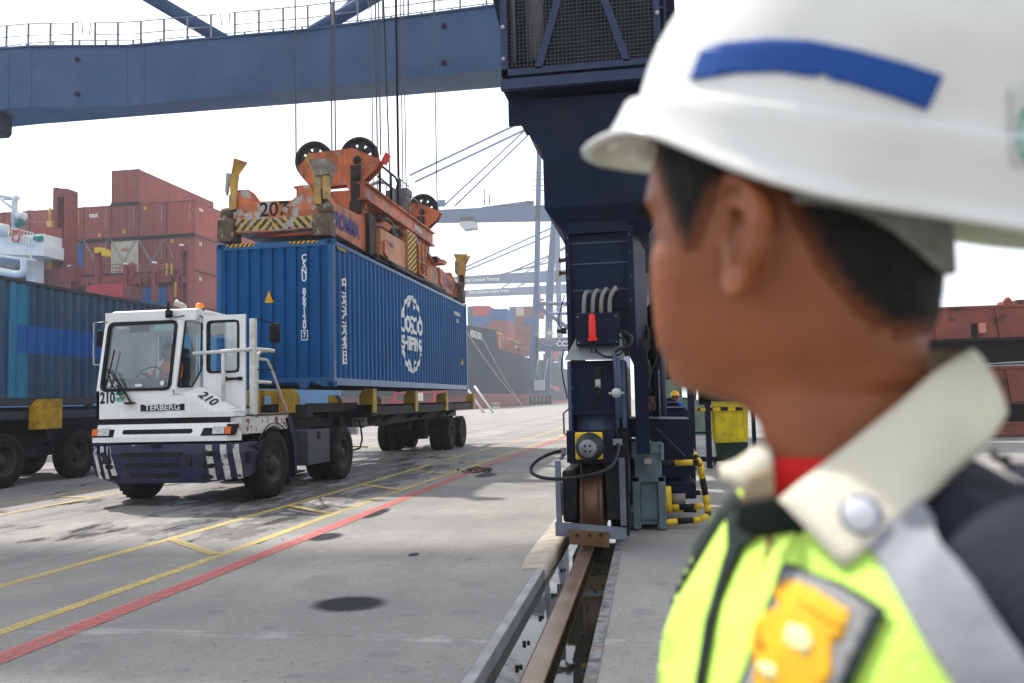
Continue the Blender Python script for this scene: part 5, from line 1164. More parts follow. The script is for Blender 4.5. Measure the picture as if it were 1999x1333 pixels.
b = C_(); b.tube(smooth([(.05, 9.3, 2.3), (.10, 9.3, 2.1), (.08, 9.3, 1.9), (.0, 9.3, 1.72)]), .01, 5); b.bb(-.1, .02, 9.1, 9.25, 2.0, 2.12); b.bb(-.06, .05, 9.1, 9.2, 1.35, 1.5, RUSTY); b.tube([(-.1, 9.1, 1.55), (.05, 9.1, 1.4), (-.05, 9.1, 1.3)], .015, 6); b.build('pipe_fittings', GREASE)
for i, (x, z0, z1) in enumerate(((.06, 1.25, 2.5), (.16, 1.25, 2.4), (.24, 1.7, 2.4))): b = C_(); b.cyl((x, 10.6, z0), (x, 10.6, z1), .035 if i else .05, 8); b.build('upright_pipe', NAVD if i != 1 else NAVYL)
b = C_(); b.bb(.07, .13, 11.5, 11.7, 1.2, 2.6); b.bb(-.02, .2, 11.5, 11.7, 2.0, 2.03); b.build('pale_panel', SILV)
# sill beam end and its chamfered bracket
b = C_(); P_ = [(-1.04, 4.24), (-1.04, 3.52), (.30, 3.52), (.30, 4.24)]; b.prism([(x, 8.82, z) for x, z in P_], (0, 25.4, 0)); 
A = [(-1.04, 8.82, 3.52), (.30, 8.82, 3.52), (.30, 12, 3.52), (-1.04, 12, 3.52)]; B_ = [(-.82, 8.95, 3.22), (.05, 8.95, 3.22), (.05, 11.2, 3.22), (-.82, 11.2, 3.22)]
va = [b.bm.verts.new((x, y, z-.003)) for x, y, z in A]; vb = [b.bm.verts.new(p) for p in B_]
for i in range(4): b.bm.faces.new((va[i], va[(i+1) % 4], vb[(i+1) % 4], vb[i]))
b.bm.faces.new(vb); b.build('sill_beam', NAVD)
# stepped bracket up to the machinery cage
b = C_()
b.prism([(-1.12, 8.95, 4.245), (.30, 8.95, 4.245), (.30, 8.95, 4.75), (-1.20, 8.95, 4.75), (-1.20, 8.95, 4.36)], (0, .7, 0)); 
b.prism([(-1.46, 8.80, 4.83), (.30, 8.80, 4.83), (.30, 10.2, 4.76), (-1.40, 10.2, 4.76)], (0, 0, .02)); b.bb(-1.43, -1.2, 9.0, 9.05, 4.5, 4.84)
b.build('platform_bracket', NAVD)
b = C_(); b.bb(-1.47, .30, 8.76, 8.84, 4.82, 4.93); b.build('platform_edge', NAVYL2)
# machinery cage with wire mesh
b = C_(); z0, z1 = 4.97, 8.2; x0, x1 = -1.46, .24; yc = 8.80
for (a, c, d, e) in ((x0, x0+.07, z0, z1), (x1-.07, x1, z0, z1), (x0, x1, z0, z0+.07)): b.bb(a, c, yc-.03, yc+.03, d, e)
b.build('cage_frame', NAVYL2)
b = C_(); b.prism([(-1.10, yc-.03, z0+.05), (-1.02, yc-.03, z0+.05), (-.62, yc-.03, 6.3), (-.70, yc-.03, 6.3)], (0, .02, 0)); b.prism([(-.16, yc-.03, z0+.05), (-.08, yc-.03, z0+.05), (-.48, yc-.03, 6.3), (-.56, yc-.03, 6.3)], (0, .02, 0)); b.build('cage_brace', NAVYL2)
b = C_(); g_ = .042; 
for k in range(int(1.56/g_)): x = x0+.07+k*g_; b.bb(x, x+.005, yc, yc+.004, z0+.07, 6.6)
for k in range(int(1.6/g_)): z = z0+.07+k*g_; b.bb(x0+.07, x1-.07, yc+.004, yc+.008, z, z+.005)
b.build('wire_mesh', mat('mesh_wire', (.07, .08, .10), .5, .3, .1, 10))
b = C_(); b.bb(x0+.02, x1-.02, yc+.9, yc+1.0, z0, z1); b.bb(x0+.0, x0+.03, yc+.04, yc+1, z0, z1); b.bb(x1-.03, x1, yc+.04, yc+1, z0, z1); b.bb(x0+.02, x1-.02, yc+.04, yc+.9, z0-.03, z0+.02); b.build('cage_back', BLACKISH)
b = C_(); b.cyl((-1.15, 9.3, 5.3), (-1.15, 9.3, 7), .11, 14); b.bb(-.75, -.35, 9.2, 9.5, 6.1, 6.3); b.bb(-.3, -.2, 9.1, 9.2, 5.9, 6.5); b.tube([(-1.35, 9.0, 5.2), (-1.35, 9.0, 6.5)], .02, 6); b.build('cage_machinery', GREYCOND)
for x in (x0+.03, x1-.03):
    for z in (5.15, 5.5, 5.9): b = C_(); b.lathe([(0, -.03), (.02, -.03), (.022, 0)], (x, yc-.03, z), (0, 1, 0), 8); b.build('bolt', SILV)
# main column rising behind the cage
b = C_(); b.bb(-1.12, .42, 10.2, 13.2, 4.25, 38); b.bb(-1.35, .42, 28.8, 32.4, 4.25, 38); b.prism([(-1.62, 9.85, 5.9), (-1.50, 9.85, 5.0), (-1.40, 9.85, 5.0), (-1.40, 9.85, 8), (-2.1, 9.85, 8)], (0, .2, 0)); b.bb(.27, .42, 9.4, 10.2, 5.1, 9); b.build('column', NAVD)
b = C_()
for k in range(9): b.bb(.24, .30, 9.2, 9.22, 5.75+k*.12, 5.77+k*.12)
b.tube([(.235, 9.2, 5.4), (.235, 9.2, 7)], .012, 6); b.tube([(.30, 9.2, 5.4), (.30, 9.2, 7)], .012, 6); b.build('ladder', NAVYL)
b = C_(); b.bb(.70, .76, 10.5, 10.6, 4.6, 9); 
for k in range(6): b.bb(.76, 1.6, 10.5, 11.2, 6.1+k*.30, 6.18+k*.30)
b.build('stair', NAVD)
# portal beams (near one is overhead, out of the frame; it shades the quay)
def beam_profile(pts):   # list of front-top, front-bottom, back-bottom, back-top per station
    b = C_(); prev = None
    for st in pts:
        r = [b.bm.verts.new(p) for p in st]
        if prev:
            for i in range(4): b.bm.faces.new((prev[i], prev[(i+1) % 4], r[(i+1) % 4], r[i]))
        else: b.bm.faces.new(r)
        prev = r
    b.bm.faces.new(prev); return b
top = [(-600, 180), (0, 97), (62, 92), (250, 91), (600, 60), (985, 10), (1180, -20)]
bot = [(-600, 215), (19, 211), (62, 209), (245, 207), (640, 169), (960, 137), (1180, 105)]
bb_ = [(-600, 296), (19, 247), (62, 244), (245, 229), (640, 198), (960, 172), (1180, 155)]
st = []
for t_, f_, k_ in zip(top, bot, bb_):
    A = atY(*t_, 30); B = atY(*f_, 30); K = atY(*k_, 31.8)
    if t_[0] == -600: A.z, B.z = 15.9, 13.4; K.z = 13.4
    K.x = B.x; st.append([A, B, K, Vector((A.x, 31.8, A.z))])
beam_profile(st).build('portal_beam', BEAM)
b = C_()
for sx_, y0_, y1_ in ((18, 94, 211), (62, 92, 209), (248, 91, 207), (282, 89, 204), (778, 36, 163), (648, 55, 168)):
    A = atY(sx_, y0_, 29.995); B = atY(sx_, y1_, 29.995); b.bb(A.x-.012, A.x+.012, 29.985, 29.999, B.z+.02, A.z-.02)
b.build('weld_seam', BEAM)
b = C_(); P_ = [s_[0] for s_ in st]
for A, B in zip(P_, P_[1:]): b.prism([A+Vector((0, -.08, -.0)), B+Vector((0, -.08, 0)), B+Vector((0, -.08, .06)), A+Vector((0, -.08, .06))], (0, .3, 0))
b.build('beam_flange', BEAM)
for px, py in ((152, 116), (152, 184), (867, 51), (867, 123)): 
    c_ = atY(px, py, 30); b = C_(); b.lathe([(.0, -.12), (.08, -.12), (.10, -.06), (.10, 0)], c_, (0, 1, 0), 14); b.build('beam_knob', NAVD)
c_ = atY(9, 250, 30.6); b = C_(); b.prism([(c_.x-.5, 30.2, c_.z+.6), (c_.x+.18, 30.2, c_.z+.6), (c_.x+.18, 30.2, c_.z-.2), (c_.x+.05, 30.2, c_.z-.36), (c_.x-.5, 30.2, c_.z-.36)], (0, .6, 0)); b.lathe([(0, 0), (.09, 0), (.09, .01), (0, .01)], (c_.x-.02, 30.19, c_.z-.16), (0, 1, 0), 16, WHITEP); b.build('beam_lug', NAVD)
def on_top(x):
    for A, B in zip(P_, P_[1:]):
        if A.x <= x <= B.x: return A.z+(B.z-A.z)*(x-A.x)/(B.x-A.x)
    return P_[-1].z
for yy_, sp_, off in ((30.05, 1.0, 0), (31.75, 1.25, .3)):
    b = C_(); x = -27.5+off; n_ = 0; h_ = 1.02
    while x < -5:
        z = on_top(x)
        b.bb(x-.03, x+.03, yy_-.03, yy_+.03, z+.05, z+h_); x += sp_; n_ += 1
    for hh in (h_, h_*.52):
        seg = []; x = -27.5+off; k = 0
        while x < -5:
            seg.append((x, yy_, on_top(x)+hh)); k += 1
            if k % 6 == 0:
                if len(seg) > 1: 
                    if hh > .9: seg = [(seg[0][0]-.25, yy_, seg[0][2]-h_*.48)]+[(seg[0][0]-.22, yy_, seg[0][2])]+seg+[(seg[-1][0]+.4, yy_, seg[-1][2]), (seg[-1][0]+.45, yy_, seg[-1][2]-h_*.48)]
                    b.tube(seg, .021, 5)
                seg = []
            x += sp_
        if len(seg) > 1: b.tube(seg, .021, 5)
    b.build('handrail', mat('pale_handrail', (.20, .21, .24), .5, .2, .15, 4))
for (a0, a1) in (((268, -20), (436, 78)), ((752, -20), (612, 62))):
    p0 = atY(*a1, 31); d_ = atY(*a0, 31)-p0; b = C_(); b.cyl(p0-d_*.02, p0+d_*4.5, .27, 24); b.build('diagonal_brace', BEAM)
p0 = atY(640, 48, 31.2); b = C_(); b.cyl(p0, p0+(atY(716, -25, 31.2)-p0)*4, .13, 14); b.build('diagonal_brace', BEAM)
near = [[(-38, 11.8, 16.4), (-38, 11.8, 13.6), (-38, 13.8, 13.6), (-38, 13.8, 16.4)], [(.4, 11.8, 16.4), (.4, 11.8, 13.6), (.4, 13.8, 13.6), (.4, 13.8, 16.4)]]
beam_profile([[Vector(p) for p in s_] for s_ in near]).build('portal_beam', BEAM)
b = C_(); b.bb(-60, 12, 18.2, 19.0, 36, 38.4); b.bb(-60, 12, 24.4, 25.2, 36, 38.4); b.build('girder', BEAM)
b = C_(); b.bb(-9.5, -5, 18.4, 25.0, 35.6, 36.0); b.build('trolley', DARK)
# ------------------------------------------------------------------ travel gearbox and drives right of the bogie
GB = thing('travel_gearbox', 'blue grey upright gearbox beside the black and yellow pipe guard', 'gearbox', (-.06, 9.95, 0))
def G_(): return WB(GB)
b = G_(); b.bb(-.205, .10, 9.75, 10.15, .58, .93, bev=.012); b.bb(-.215, .11, 9.72, 9.78, .86, .985, bev=.008); b.build('upper_housing', GEAR)
b = G_(); b.bb(-.195, .095, 9.76, 10.1, .06, .58, bev=.01); b.bb(-.235, -.15, 9.70, 9.78, .02, .60, bev=.008); b.bb(.05, .135, 9.70, 9.78, .02, .60, bev=.008); b.bb(-.235, .135, 9.70, 9.78, .54, .60, bev=.008); b.bb(-.14, .04, 9.74, 9.76, .12, .50); b.build('lower_housing', GEAR)
b = G_()
for x in (-.215, .115):
    for k in range(6): b.cyl((x, 9.685, .08+k*.085), (x, 9.70, .08+k*.085), .009, 6)
for x in (-.2, -.1, 0, .1): b.cyl((x, 9.70, .93), (x, 9.72, .93), .01, 6)
b.build('bolts', GEAR)
b = G_(); b.bb(-.235, -.19, 9.70, 9.80, .80, .98, bev=.01); b.bb(.085, .13, 9.70, 9.80, .78, .97, bev=.01); b.build('ear', GEAR)
b = G_(); b.cyl((-.05, 9.9, .98), (-.05, 9.9, 1.10), .025, 10); b.cyl((-.05, 9.9, 1.08), (-.05, 9.9, 1.14), .018, 8); b.cyl((-.05, 9.9, .98), (-.05, 9.9, 1.0), .04, 10); b.build('breather', SILV)
b = G_(); b.bb(-.09, -.01, 9.712, 9.722, .74, .80); b.build('data_plate', mat('data_plate', (.5, .42, .4), .5))
b = G_(); b.cyl((.10, 9.95, .32), (.20, 9.95, .32), .15, 22); b.build('output_flange', YELB)
b = G_(); b.cyl((.20, 10.0, .32), (.36, 10.0, .32), .06, 12); b.build('shaft', GREYCOND)
b = G_(); b.bb(-.14, .03, 9.9, 10.1, .015, .08); b.build('foot', BLACK)
BXD = thing('drive_cabinet', 'navy blue sheet metal drive cover behind the grey gearbox', 'cabinet', (.1, 10.8, 0))
def B_(): return WB(BXD)
b = B_(); b.prism([(-.27, 10.4, 1.02), (-.30, 10.4, 1.20), (-.28, 10.4, 1.235), (.46, 10.4, 1.215), (.49, 10.4, 1.18), (.49, 10.4, .60), (.42, 10.4, .52), (.10, 10.4, .52), (.10, 10.4, .95)], (0, 1.2, 0)); b.prism([(-.30, 10.38, .95), (.1, 10.38, .95), (.1, 10.38, .2), (-.3, 10.38, .2)], (0, 1.0, 0)); b.build('cover', NAVD)
b = B_(); b.prism([(.05, 10.395, 1.12), (.065, 10.395, 1.13), (.40, 10.395, .78), (.385, 10.395, .77)], (0, -.012, 0)); b.build('crease', NAVYL)
b = B_(); b.bb(.13, .50, 10.3, 11.2, .28, .48, bev=.02); b.cyl((.2, 10.5, .25), (.32, 10.5, .25), .09, 14, GREYCOND); b.build('lower_cover', NAVD)
for i, (z, y) in enumerate(((1.30, 12.6), (1.36, 14.6), (1.43, 17.0))):
    b = B_(); b.bb(-.12+.02*i, .55-.03*i, y, y+1.2, .9, z, bev=.03); b.bb(-.1, .5-.03*i, y-.02, y+1.0, z, z+.03, bev=.01); b.build('far_cover', NAVD)
# black and yellow pipe guard
PG = thing('pipe_guard', 'black and yellow striped tube guard rail around the drives', 'guard rail', (.5, 10.2, 0))
def striped(pts, r, seg=.2, ph=0, name='striped_tube'):
    b = WB(PG); P = [Vector(p) for p in pts]
    acc = ph; k_ = 0
    for A, B in zip(P, P[1:]):
        L_ = (B-A).length; s_ = 0
        while s_ < L_-1e-5:
            k_ = int((acc+1e-4)//seg); e_ = min(L_, s_+max(.004, (k_+1)*seg-acc)); b.tube([A.lerp(B, s_/L_), A.lerp(B, e_/L_)], r, 12, (YELB, BLACK)[k_ % 2], cap=True); acc += e_-s_; s_ = e_
    for p in P[1:-1]: b.lathe([(0, -r*1.08), (r*.7, -r*.8), (r*1.08, 0), (r*.7, r*.8), (0, r*1.08)], p, (0, 0, 1), 12, YELB)
    b.build(name)
striped([(.05, 9.85, .73), (.52, 9.85, .745), (.53, 9.95, .72)], .034, .20, .2)
striped([(.53, 9.95, .74), (.60, 10.0, .25), (.61, 10.0, .13)], .036, .19, 0)
striped([(.60, 9.98, .13), (.5, 9.95, .09), (.1, 9.80, .08)], .034, .19, 0)
striped([(.53, 9.95, .74), (.50, 10.6, .80), (.47, 11.4, .84)], .032, .22, .1)
striped([(.50, 10.9, .82), (.50, 10.9, .25)], .03, .2, 0)
striped([(.20, 10.35, .33), (.55, 10.35, .35)], .03, .14, .14); striped([(.12, 10.2, .19), (.56, 10.2, .21)], .035, .17, 0); striped([(.56, 10.9, .3), (.25, 10.9, .28)], .03, .15, 0); striped([(.2, 10.6, .12), (.52, 10.6, .11)], .03, .15, 0)
YBM = mat('yellow_bin_plastic', (.78, .62, .01), .4, 0, .06, 4, (.25, .2, .03), .5, 5)
# ------------------------------------------------------------------ ships, their containers and the far cranes
MAR = [mat('maroon_container_%s' % n_, c_, .55, 0, .12, .6, (.2, .08, .07), .35, 1.5, streak=.15) for n_, c_ in (('dusky', (.31, .085, .072)), ('red', (.40, .09, .065)), ('brown', (.26, .075, .062)))]
BLU2 = mat('ship_blue_container', (.02, .12, .33), .5, 0, .1, .6, streak=.1); WHI2 = mat('cream_container', (.62, .58, .46), .5, 0, .08, .6, (.4, .3, .2), .4, 2, streak=.3)
MRAIL = mat('maroon_rail', (.20, .06, .052), .6, 0, .15, 1)
ORD = ['corner', 'second', 'third', 'fourth', 'fifth', 'sixth', 'seventh', 'eighth', 'ninth', 'tenth']
TPL = {}
def ship_container(key, m, rail, loc, label, group, cn='shipping_container'):
    if key not in TPL:
        t, _, _ = make_container(cn, label, 'container', m, rail, simple=True, group=group); TPL[key] = t; t.location = loc
        for ch in t.children: ch.location = (0, 0, 0)
        return t
    return dup(TPL[key], loc, label=label, group=group)
SH1 = thing('container_ship', 'near container ship with blue hull, maroon lashing bridge and white deckhouse, moored at the left', 'ship', (-46, 20, 0))
def H1(): return WB(SH1)
HULLB = mat('blue_hull_paint', (.04, .19, .42), .8, 0, .15, .1, (.12, .1, .1), .4, .3, streak=.2)
b = H1(); b.prism([(-31.2, -70, 6.6), (-31.2, 76, 6.6), (-31.6, 84, 6.6), (-36, 88, 6.6), (-60, 88, 6.6), (-60, -70, 6.6)], (0, 0, -9.4)); b.build('hull', HULLB)
CX, CY, PW, PHH = -36.0, 63.0, 2.50, 2.905
Z3 = 15.43
def c1(col, lvl, key, extra=''):
    m = {'a': MAR[0], 'b': MAR[1], 'c': MAR[2], 'u': BLU2, 'w': WHI2}[key]; rail = {'u': BLU2, 'w': WHI2}.get(key, MRAIL)
    tone = {'a': 'dusky maroon', 'b': 'brighter red maroon', 'c': 'brownish maroon', 'u': 'blue', 'w': 'cream white'}[key]
    row = {4: 'alone on top of the ship stack', 3: 'in the top full row', 2: 'in the second full row', 1: 'in the third row', 0: 'in the lowest row', -1: 'at the foot of the stack'}[lvl]
    pos = 'at the right corner' if col == 0 else ORD[col]+' from the right corner'
    return ship_container('s1'+key, m, rail, (CX-col*PW, CY, Z3+(lvl-3)*PHH), f'{tone} ship container {row}, {pos}{extra}', 'containers stacked on the near ship')
c1(2, 4, 'a'); lay = {3: 'bacacaabca', 2: 'acwauacbca', 1: 'auuccuacca', 0: 'accuacacca'}
made = {}
for lvl, ks in lay.items():
    for col, k in enumerate(ks): made[(col, lvl)] = c1(col, lvl, k)
# lettering on some of them
def cont_text(t, s_, size, x, z, m=WHITET, **k):
    o = text(s_, size, m, Matrix.Translation((x, .0, z)), 'lettering', t, **k); return o
cont_text(made[(3, 3)], 'tex', .62, -1.55, 2.15, bold=.01)
for key in ((1, 3), (2, 3), (3, 3), (4, 3), (0, 3), (0, 2), (1, 2), (2, 3)):
    cont_text(made[key], '|'.join('6431507'), .10, -.38, 1.9) if False else None
for key in ((1, 3), (2, 3), (4, 3), (0, 3), (1, 2), (3, 2), (0, 2), (3, 3)):
    t = made[key]; bmj = bmesh.new(); z = 2.6
    for ch in 'TEXU 431507 2': 
        if ch != ' ': q = text_bm(ch, .16, sx=.6); q.transform(Matrix.Translation((-.45, .0, z))); add_bm(bmj, q)
        z -= .12
    bm_obj(bmj, 'lettering', WHITET, t)
for key, x, z in (((1, 3), -1.9, 2.45), ((3, 3), -1., .45), ((2, 3), -1.3, .6), ((0, 2), -2.0, 2.5)):
    b = MB(); b.bb(x-.13, x+.13, -.012, -.004, z-.16, z+.16); b.build('yellow_placard', YEL, made[key])
cont_text(made[(2, 2)], 'OKS', .34, -1.2, 2.0, mat('red_lettering', (.6, .05, .04)), bold=.01)
for key, sy in (((0, 3), 1.), ((0, 2), .9), ((0, 1), .9)):
    text('tex' if key[1] == 3 else 'N', .5, WHITET, Matrix.Translation((.004, sy, 2.3)) @ ROTS, 'lettering', made[key], bold=.01)
# lashing bridge and fittings
LB = mat('maroon_steel', (.24, .045, .042), .6, 0, .15, .6, (.1, .04, .035), .5, 1.2, streak=.2)
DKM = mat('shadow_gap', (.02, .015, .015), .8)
def p57(px, py, Y=58.): return atY(px, py, Y)
def z2(x, y): return (x/4.166, 300+y/4.166)
def zrect(b, x0, y0, x1, y1, Y, d, m=None):
    A = atY(*z2(x0, y0), Y); B = atY(*z2(x1, y1), Y); b.bb(A.x, B.x, Y, Y+d, B.z, A.z, m)
b = H1(); 
# tall tower with two openings
A = atY(*z2(432, 276), 58); B = atY(*z2(541, 1005), 58); x0, x1, zt_2, zb_2 = A.x, B.x, A.z, B.z-.2
ow0 = atY(*z2(468, 355), 58); ow1 = atY(*z2(520, 600), 58); op0 = atY(*z2(470, 685), 58); op1 = atY(*z2(503, 910), 58)
for (a, c, d, e) in ((x0, ow0.x, zb_2, zt_2), (ow1.x, x1, ow1.z, zt_2-.15), (op1.x, x1, zb_2, ow1.z+.02), (ow0.x, ow1.x, ow0.z, zt_2-.1), (ow0.x, ow1.x, op0.z, ow1.z), (op0.x-.01, op1.x, zb_2, op1.z), (ow0.x, op0.x+.02, op1.z, op0.z)): b.bb(a, c, 58, 59.2, d, e)
b.build('lashing_tower', LB)
b = H1(); zrect(b, 285, 590, 440, 700, 58.2, .8); zrect(b, 290, 945, 600, 1040, 57.5, 1.2); A = atY(*z2(290, 1040), 57.5); B = atY(*z2(570, 1070), 57.5); b.bb(A.x, B.x, 57.6, 58.5, B.z-1.5, A.z); b.build('tower_foot', LB)
b = H1(); zrect(b, 560, 1008, 1400, 1042, 58, .8); zrect(b, 600, 1045, 1400, 1062, 59, 1); zrect(b, 780, 1080, 1060, 1170, 57, 1.5); b.build('lashing_beam', LB)
b = H1(); zrect(b, 705, 1070, 1000, 1160, 56.9, .2); b.build('red_winch_house', mat('red_winch_paint', (.42, .03, .04), .5, 0, .1, .8)); 
for q in ((768, 800, 800, 1180), (1000, 890, 1027, 1180), (1234, 880, 1260, 1200), (1055, 890, 1080, 1000), (545, 910, 572, 1080), (605, 920, 625, 1020), (700, 1040, 716, 1180), (1130, 1000, 1142, 1080), (1185, 1000, 1196, 1080)):
    b = H1(); zrect(b, q[0], q[1], q[2], q[3], 57.8, .5); b.build('lashing_post', LB)
b = H1(); A = atY(*z2(1460, 742), 58); B = atY(*z2(1532, 1290), 58)
for q in ((1460, 742, 1483, 1290), (1517, 742, 1532, 1290), (1483, 742, 1517, 790), (1483, 995, 1517, 1050), (1483, 1235, 1517, 1290)): zrect(b, q[0], q[1], q[2], q[3], 58, 1.)
b.prism([p57(*z2(1395, 985)), p57(*z2(1470, 985)), p57(*z2(1470, 1110))], (0, .8, 0)); zrect(b, 1405, 1190, 1470, 1300, 58, .8); b.build('lashing_tower', LB)
b = H1()
for q in ((548, 905, 566, 916), (1003, 886, 1024, 898), (1237, 876, 1258, 888), (1458, 733, 1478, 746), (318, 915, 338, 930)): zrect(b, *q, 57.7, .3)
b.build('flood_lamp', STK)
for x0, y0, x1, y1 in ((768, 762, 812, 805), (825, 775, 860, 828), (808, 785, 830, 795)):
    b = H1(); zrect(b, x0, y0, x1, y1, 57.7, .6); b.build('yellow_fitting', YELB)
for q in ((350, 830, 366, 940), (388, 710, 402, 930), (1348, 890, 1356, 990), (1420, 1040, 1427, 1160), (1388, 890, 1396, 980)): b = H1(); zrect(b, *q, 57.7, .15); b.build('yellow_ladder', YEL)
b = H1()
for y in (905, 935, 965): 
    for xa, xb in ((545, 770), (800, 1000), (1027, 1234), (1260, 1460)): b.tube([p57(*z2(xa, y)), p57(*z2(xb, y-8))], .025, 5)
for k in range(28): x = 560+k*32; b.tube([p57(*z2(x, 900)), p57(*z2(x, 1005))], .02, 4)
for y in (455, 480, 545): b.tube([p57(*z2(150, y)), p57(*z2(530, y+22))], .022, 5)
b.build('bridge_railing', LB)
b = H1(); 
for x0, x1 in ((675, 880), (895, 1110), (1120, 1340)):
    for d in (0, 14): b.tube([p57(*z2(x0+d, 700), 62.6), p57(*z2(x1-60+d, 985), 60)], .03, 5); b.tube([p57(*z2(x1-d, 700), 62.6), p57(*z2(x0+60-d, 985), 60)], .03, 5)
b.tube([p57(*z2(1345, 690), 62.6), p57(*z2(1430, 900), 60)], .03, 5); b.tube([p57(*z2(660, 700), 62.6), p57(*z2(520, 900), 60)], .03, 5)
b.build('lashing_rod', GREY)
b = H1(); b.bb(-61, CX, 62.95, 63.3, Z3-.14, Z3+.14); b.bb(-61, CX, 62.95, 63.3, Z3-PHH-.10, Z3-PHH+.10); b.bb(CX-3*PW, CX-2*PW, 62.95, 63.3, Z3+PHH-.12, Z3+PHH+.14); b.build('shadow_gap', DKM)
b = H1(); zrect(b, 380, 545, 415, 590, 57.5, .3); b.tube([p57(*z2(408, 440)), p57(*z2(408, 545))], .1, 6); b.build('yellow_box', mat('tan_box', (.5, .33, .12), .5))
# white deckhouse part
b = H1(); zrect(b, -700, 715, 355, 830, 56, 3); b.prism([atY(*z2(-700, 700), 55.8), atY(*z2(120, 705), 55.8), atY(*z2(358, 730), 55.8), atY(*z2(355, 830), 55.8), atY(*z2(-700, 790), 55.8)], (0, 3, 0)); zrect(b, 215, 835, 280, 1060, 56.2, 1); b.build('deckhouse', mat('ship_white', (.74, .74, .71), .5, 0, .06, .6, (.45, .4, .33), .4, 1.2, streak=.2))
b = H1(); b.tube([atY(*z2(-60, 820), 55.6), atY(*z2(120, 850), 55.6), atY(*z2(290, 870), 55.6)], .12, 8); b.tube(smooth([atY(*z2(-50, 945), 55.6), atY(*z2(120, 975), 55.6), atY(*z2(185, 965), 55.6), atY(*z2(200, 900), 55.6), atY(*z2(195, 850), 55.6)]), .28, 12); b.tube([atY(*z2(240, 820), 55.6), atY(*z2(280, 900), 55.6)], .06, 8); b.build('white_pipe', WHITEP)
b = H1(); b.tube([atY(*z2(40, 900), 56), atY(*z2(150, 940), 56)], .18, 8); b.bb(*[v for v in (atY(*z2(50, 900), 56.2).x, atY(*z2(160, 900), 56.2).x, 56.2, 57)], atY(*z2(50, 960), 56).z, atY(*z2(50, 905), 56).z); b.build('deck_machinery', GREY)
b = H1(); b.tube([atY(*z2(120, 610), 55.9), atY(*z2(118, 420), 55.9), atY(*z2(122, 370), 55.9), atY(*z2(150, 345), 55.9)], .22, 10); b.tube([atY(*z2(-90, 310), 55.9), atY(*z2(0, 340), 55.9), atY(*z2(125, 372), 55.9)], .13, 8); b.tube([atY(*z2(-20, 350), 55.9), atY(*z2(110, 450), 55.9)], .10, 8); b.tube([atY(*z2(-60, 365), 55.9), atY(*z2(100, 375), 55.9)], .06, 6); b.build('crane_post', WHITEP)
b = H1(); c_ = atY(*z2(170, 505), 55.8); b.lathe([(0, -.35), (.28, -.3), (.32, 0), (.28, .35), (0, .4)], c_, (1, 0, -.2), 14, WHITEP); c_ = atY(*z2(168, 565), 55.8); b.lathe([(0, -.35), (.3, -.3), (.34, 0), (.3, .3), (0, .35)], c_, (1, 0, .4), 14, mat('dark_green_motor', (.02, .13, .10), .5)); c_ = atY(*z2(15, 620), 55.8); b.lathe([(0, -.5), (.45, -.4), (.55, 0), (.45, .4), (0, .5)], c_, (0, 0, 1), 16, WHITEP); c_ = atY(*z2(312, 685), 55.8); b.lathe([(0, -.35), (.2, -.3), (.22, 0), (.18, .3), (0, .35)], c_, (1, 0, 0), 12, mat('teal_motor', (.02, .22, .2), .5)); b.build('deck_motor')
b = H1(); 
for k in range(8): x = 95+k*25; b.tube([atY(*z2(x, 600+k*6), 55.7), atY(*z2(x, 715+k*8), 55.7)], .03, 5)
for y in (600, 650): b.tube([atY(*z2(95, y), 55.7), atY(*z2(270, y+45), 55.7)], .03, 5)
b.build('white_railing', WHITEP)
b = H1(); c_ = atY(*z2(130, 670), 55.6); pts = [c_+Vector((.3*cos(a), 0, .42*sin(a))) for a in [2*pi*k/18 for k in range(19)]]; b.tube(pts, .07, 6); b.build('life_ring', mat('life_ring_red', (.6, .1, .06), .5))
# ---- second ship
SH2 = thing('container_ship', 'dark blue grey container ship lettered HONG KONG beyond the lifted container', 'ship', (-45, 200, 0))
def H2(): return WB(SH2)
HG = mat('grey_blue_hull', (.028, .042, .064), .95, 0, .1, .05, (.04, .045, .05), .3, .1, spec=.02); ARED = mat('antifouling_red', (.22, .035, .03), .6, 0, .1, .1)
b = H2(); b.prism([(-32, 149, 2.8), (-32, 262, 2.8), (-33, 262, 13.2), (-32, 228, 12.6), (-32, 146, 12.3)], (-30, 0, 0)); b.prism([(-32, 146, 12.2), (-32, 178.3, 12.3), (-32, 178.3, 16.5), (-32, 145, 14.8)], (-30, 0, 0)); b.build('hull', HG)
b = H2(); b.bb(-61.9, -31.95, 150, 262, -3, 2.8); b.build('boot_top', ARED)
text('HONG KONG', 1.9, WHITET, Matrix.Translation(Vector((-31.9, 155.5, 13.7))-Vector(SH2.location)) @ ROTS, 'lettering', SH2, bold=.03, sx=.86, shear=.25)
b = H2()
for k in range(14): y = 180+k*4; b.tube([(-32.6, y, 12.5), (-32.6, y, 14.8)], .09, 4)
for z in (13.4, 14.8): b.tube([(-32.6, 179, z), (-32.6, 232, z)], .07, 4)
for k in range(5): b.bb(-34.5, -33, 182+k*9, 184+k*9, 12.4, 15+(k % 2)*1.5)
b.build('deck_fittings', mat('maroon_fitting', (.25, .07, .06), .6, 0, .2, .2))
b = H2(); b.bb(-33.5, -32.8, 182, 190, 16.2, 16.5); b.bb(-33.5, -33.2, 182, 182.4, 13, 16.4); b.bb(-33.5, -33.2, 189.5, 190, 13, 16.4); b.bb(-33.4, -32.8, 200, 218, 15.9, 16.1); b.build('yellow_gangway', mat('tan_yellow', (.55, .38, .14), .5))
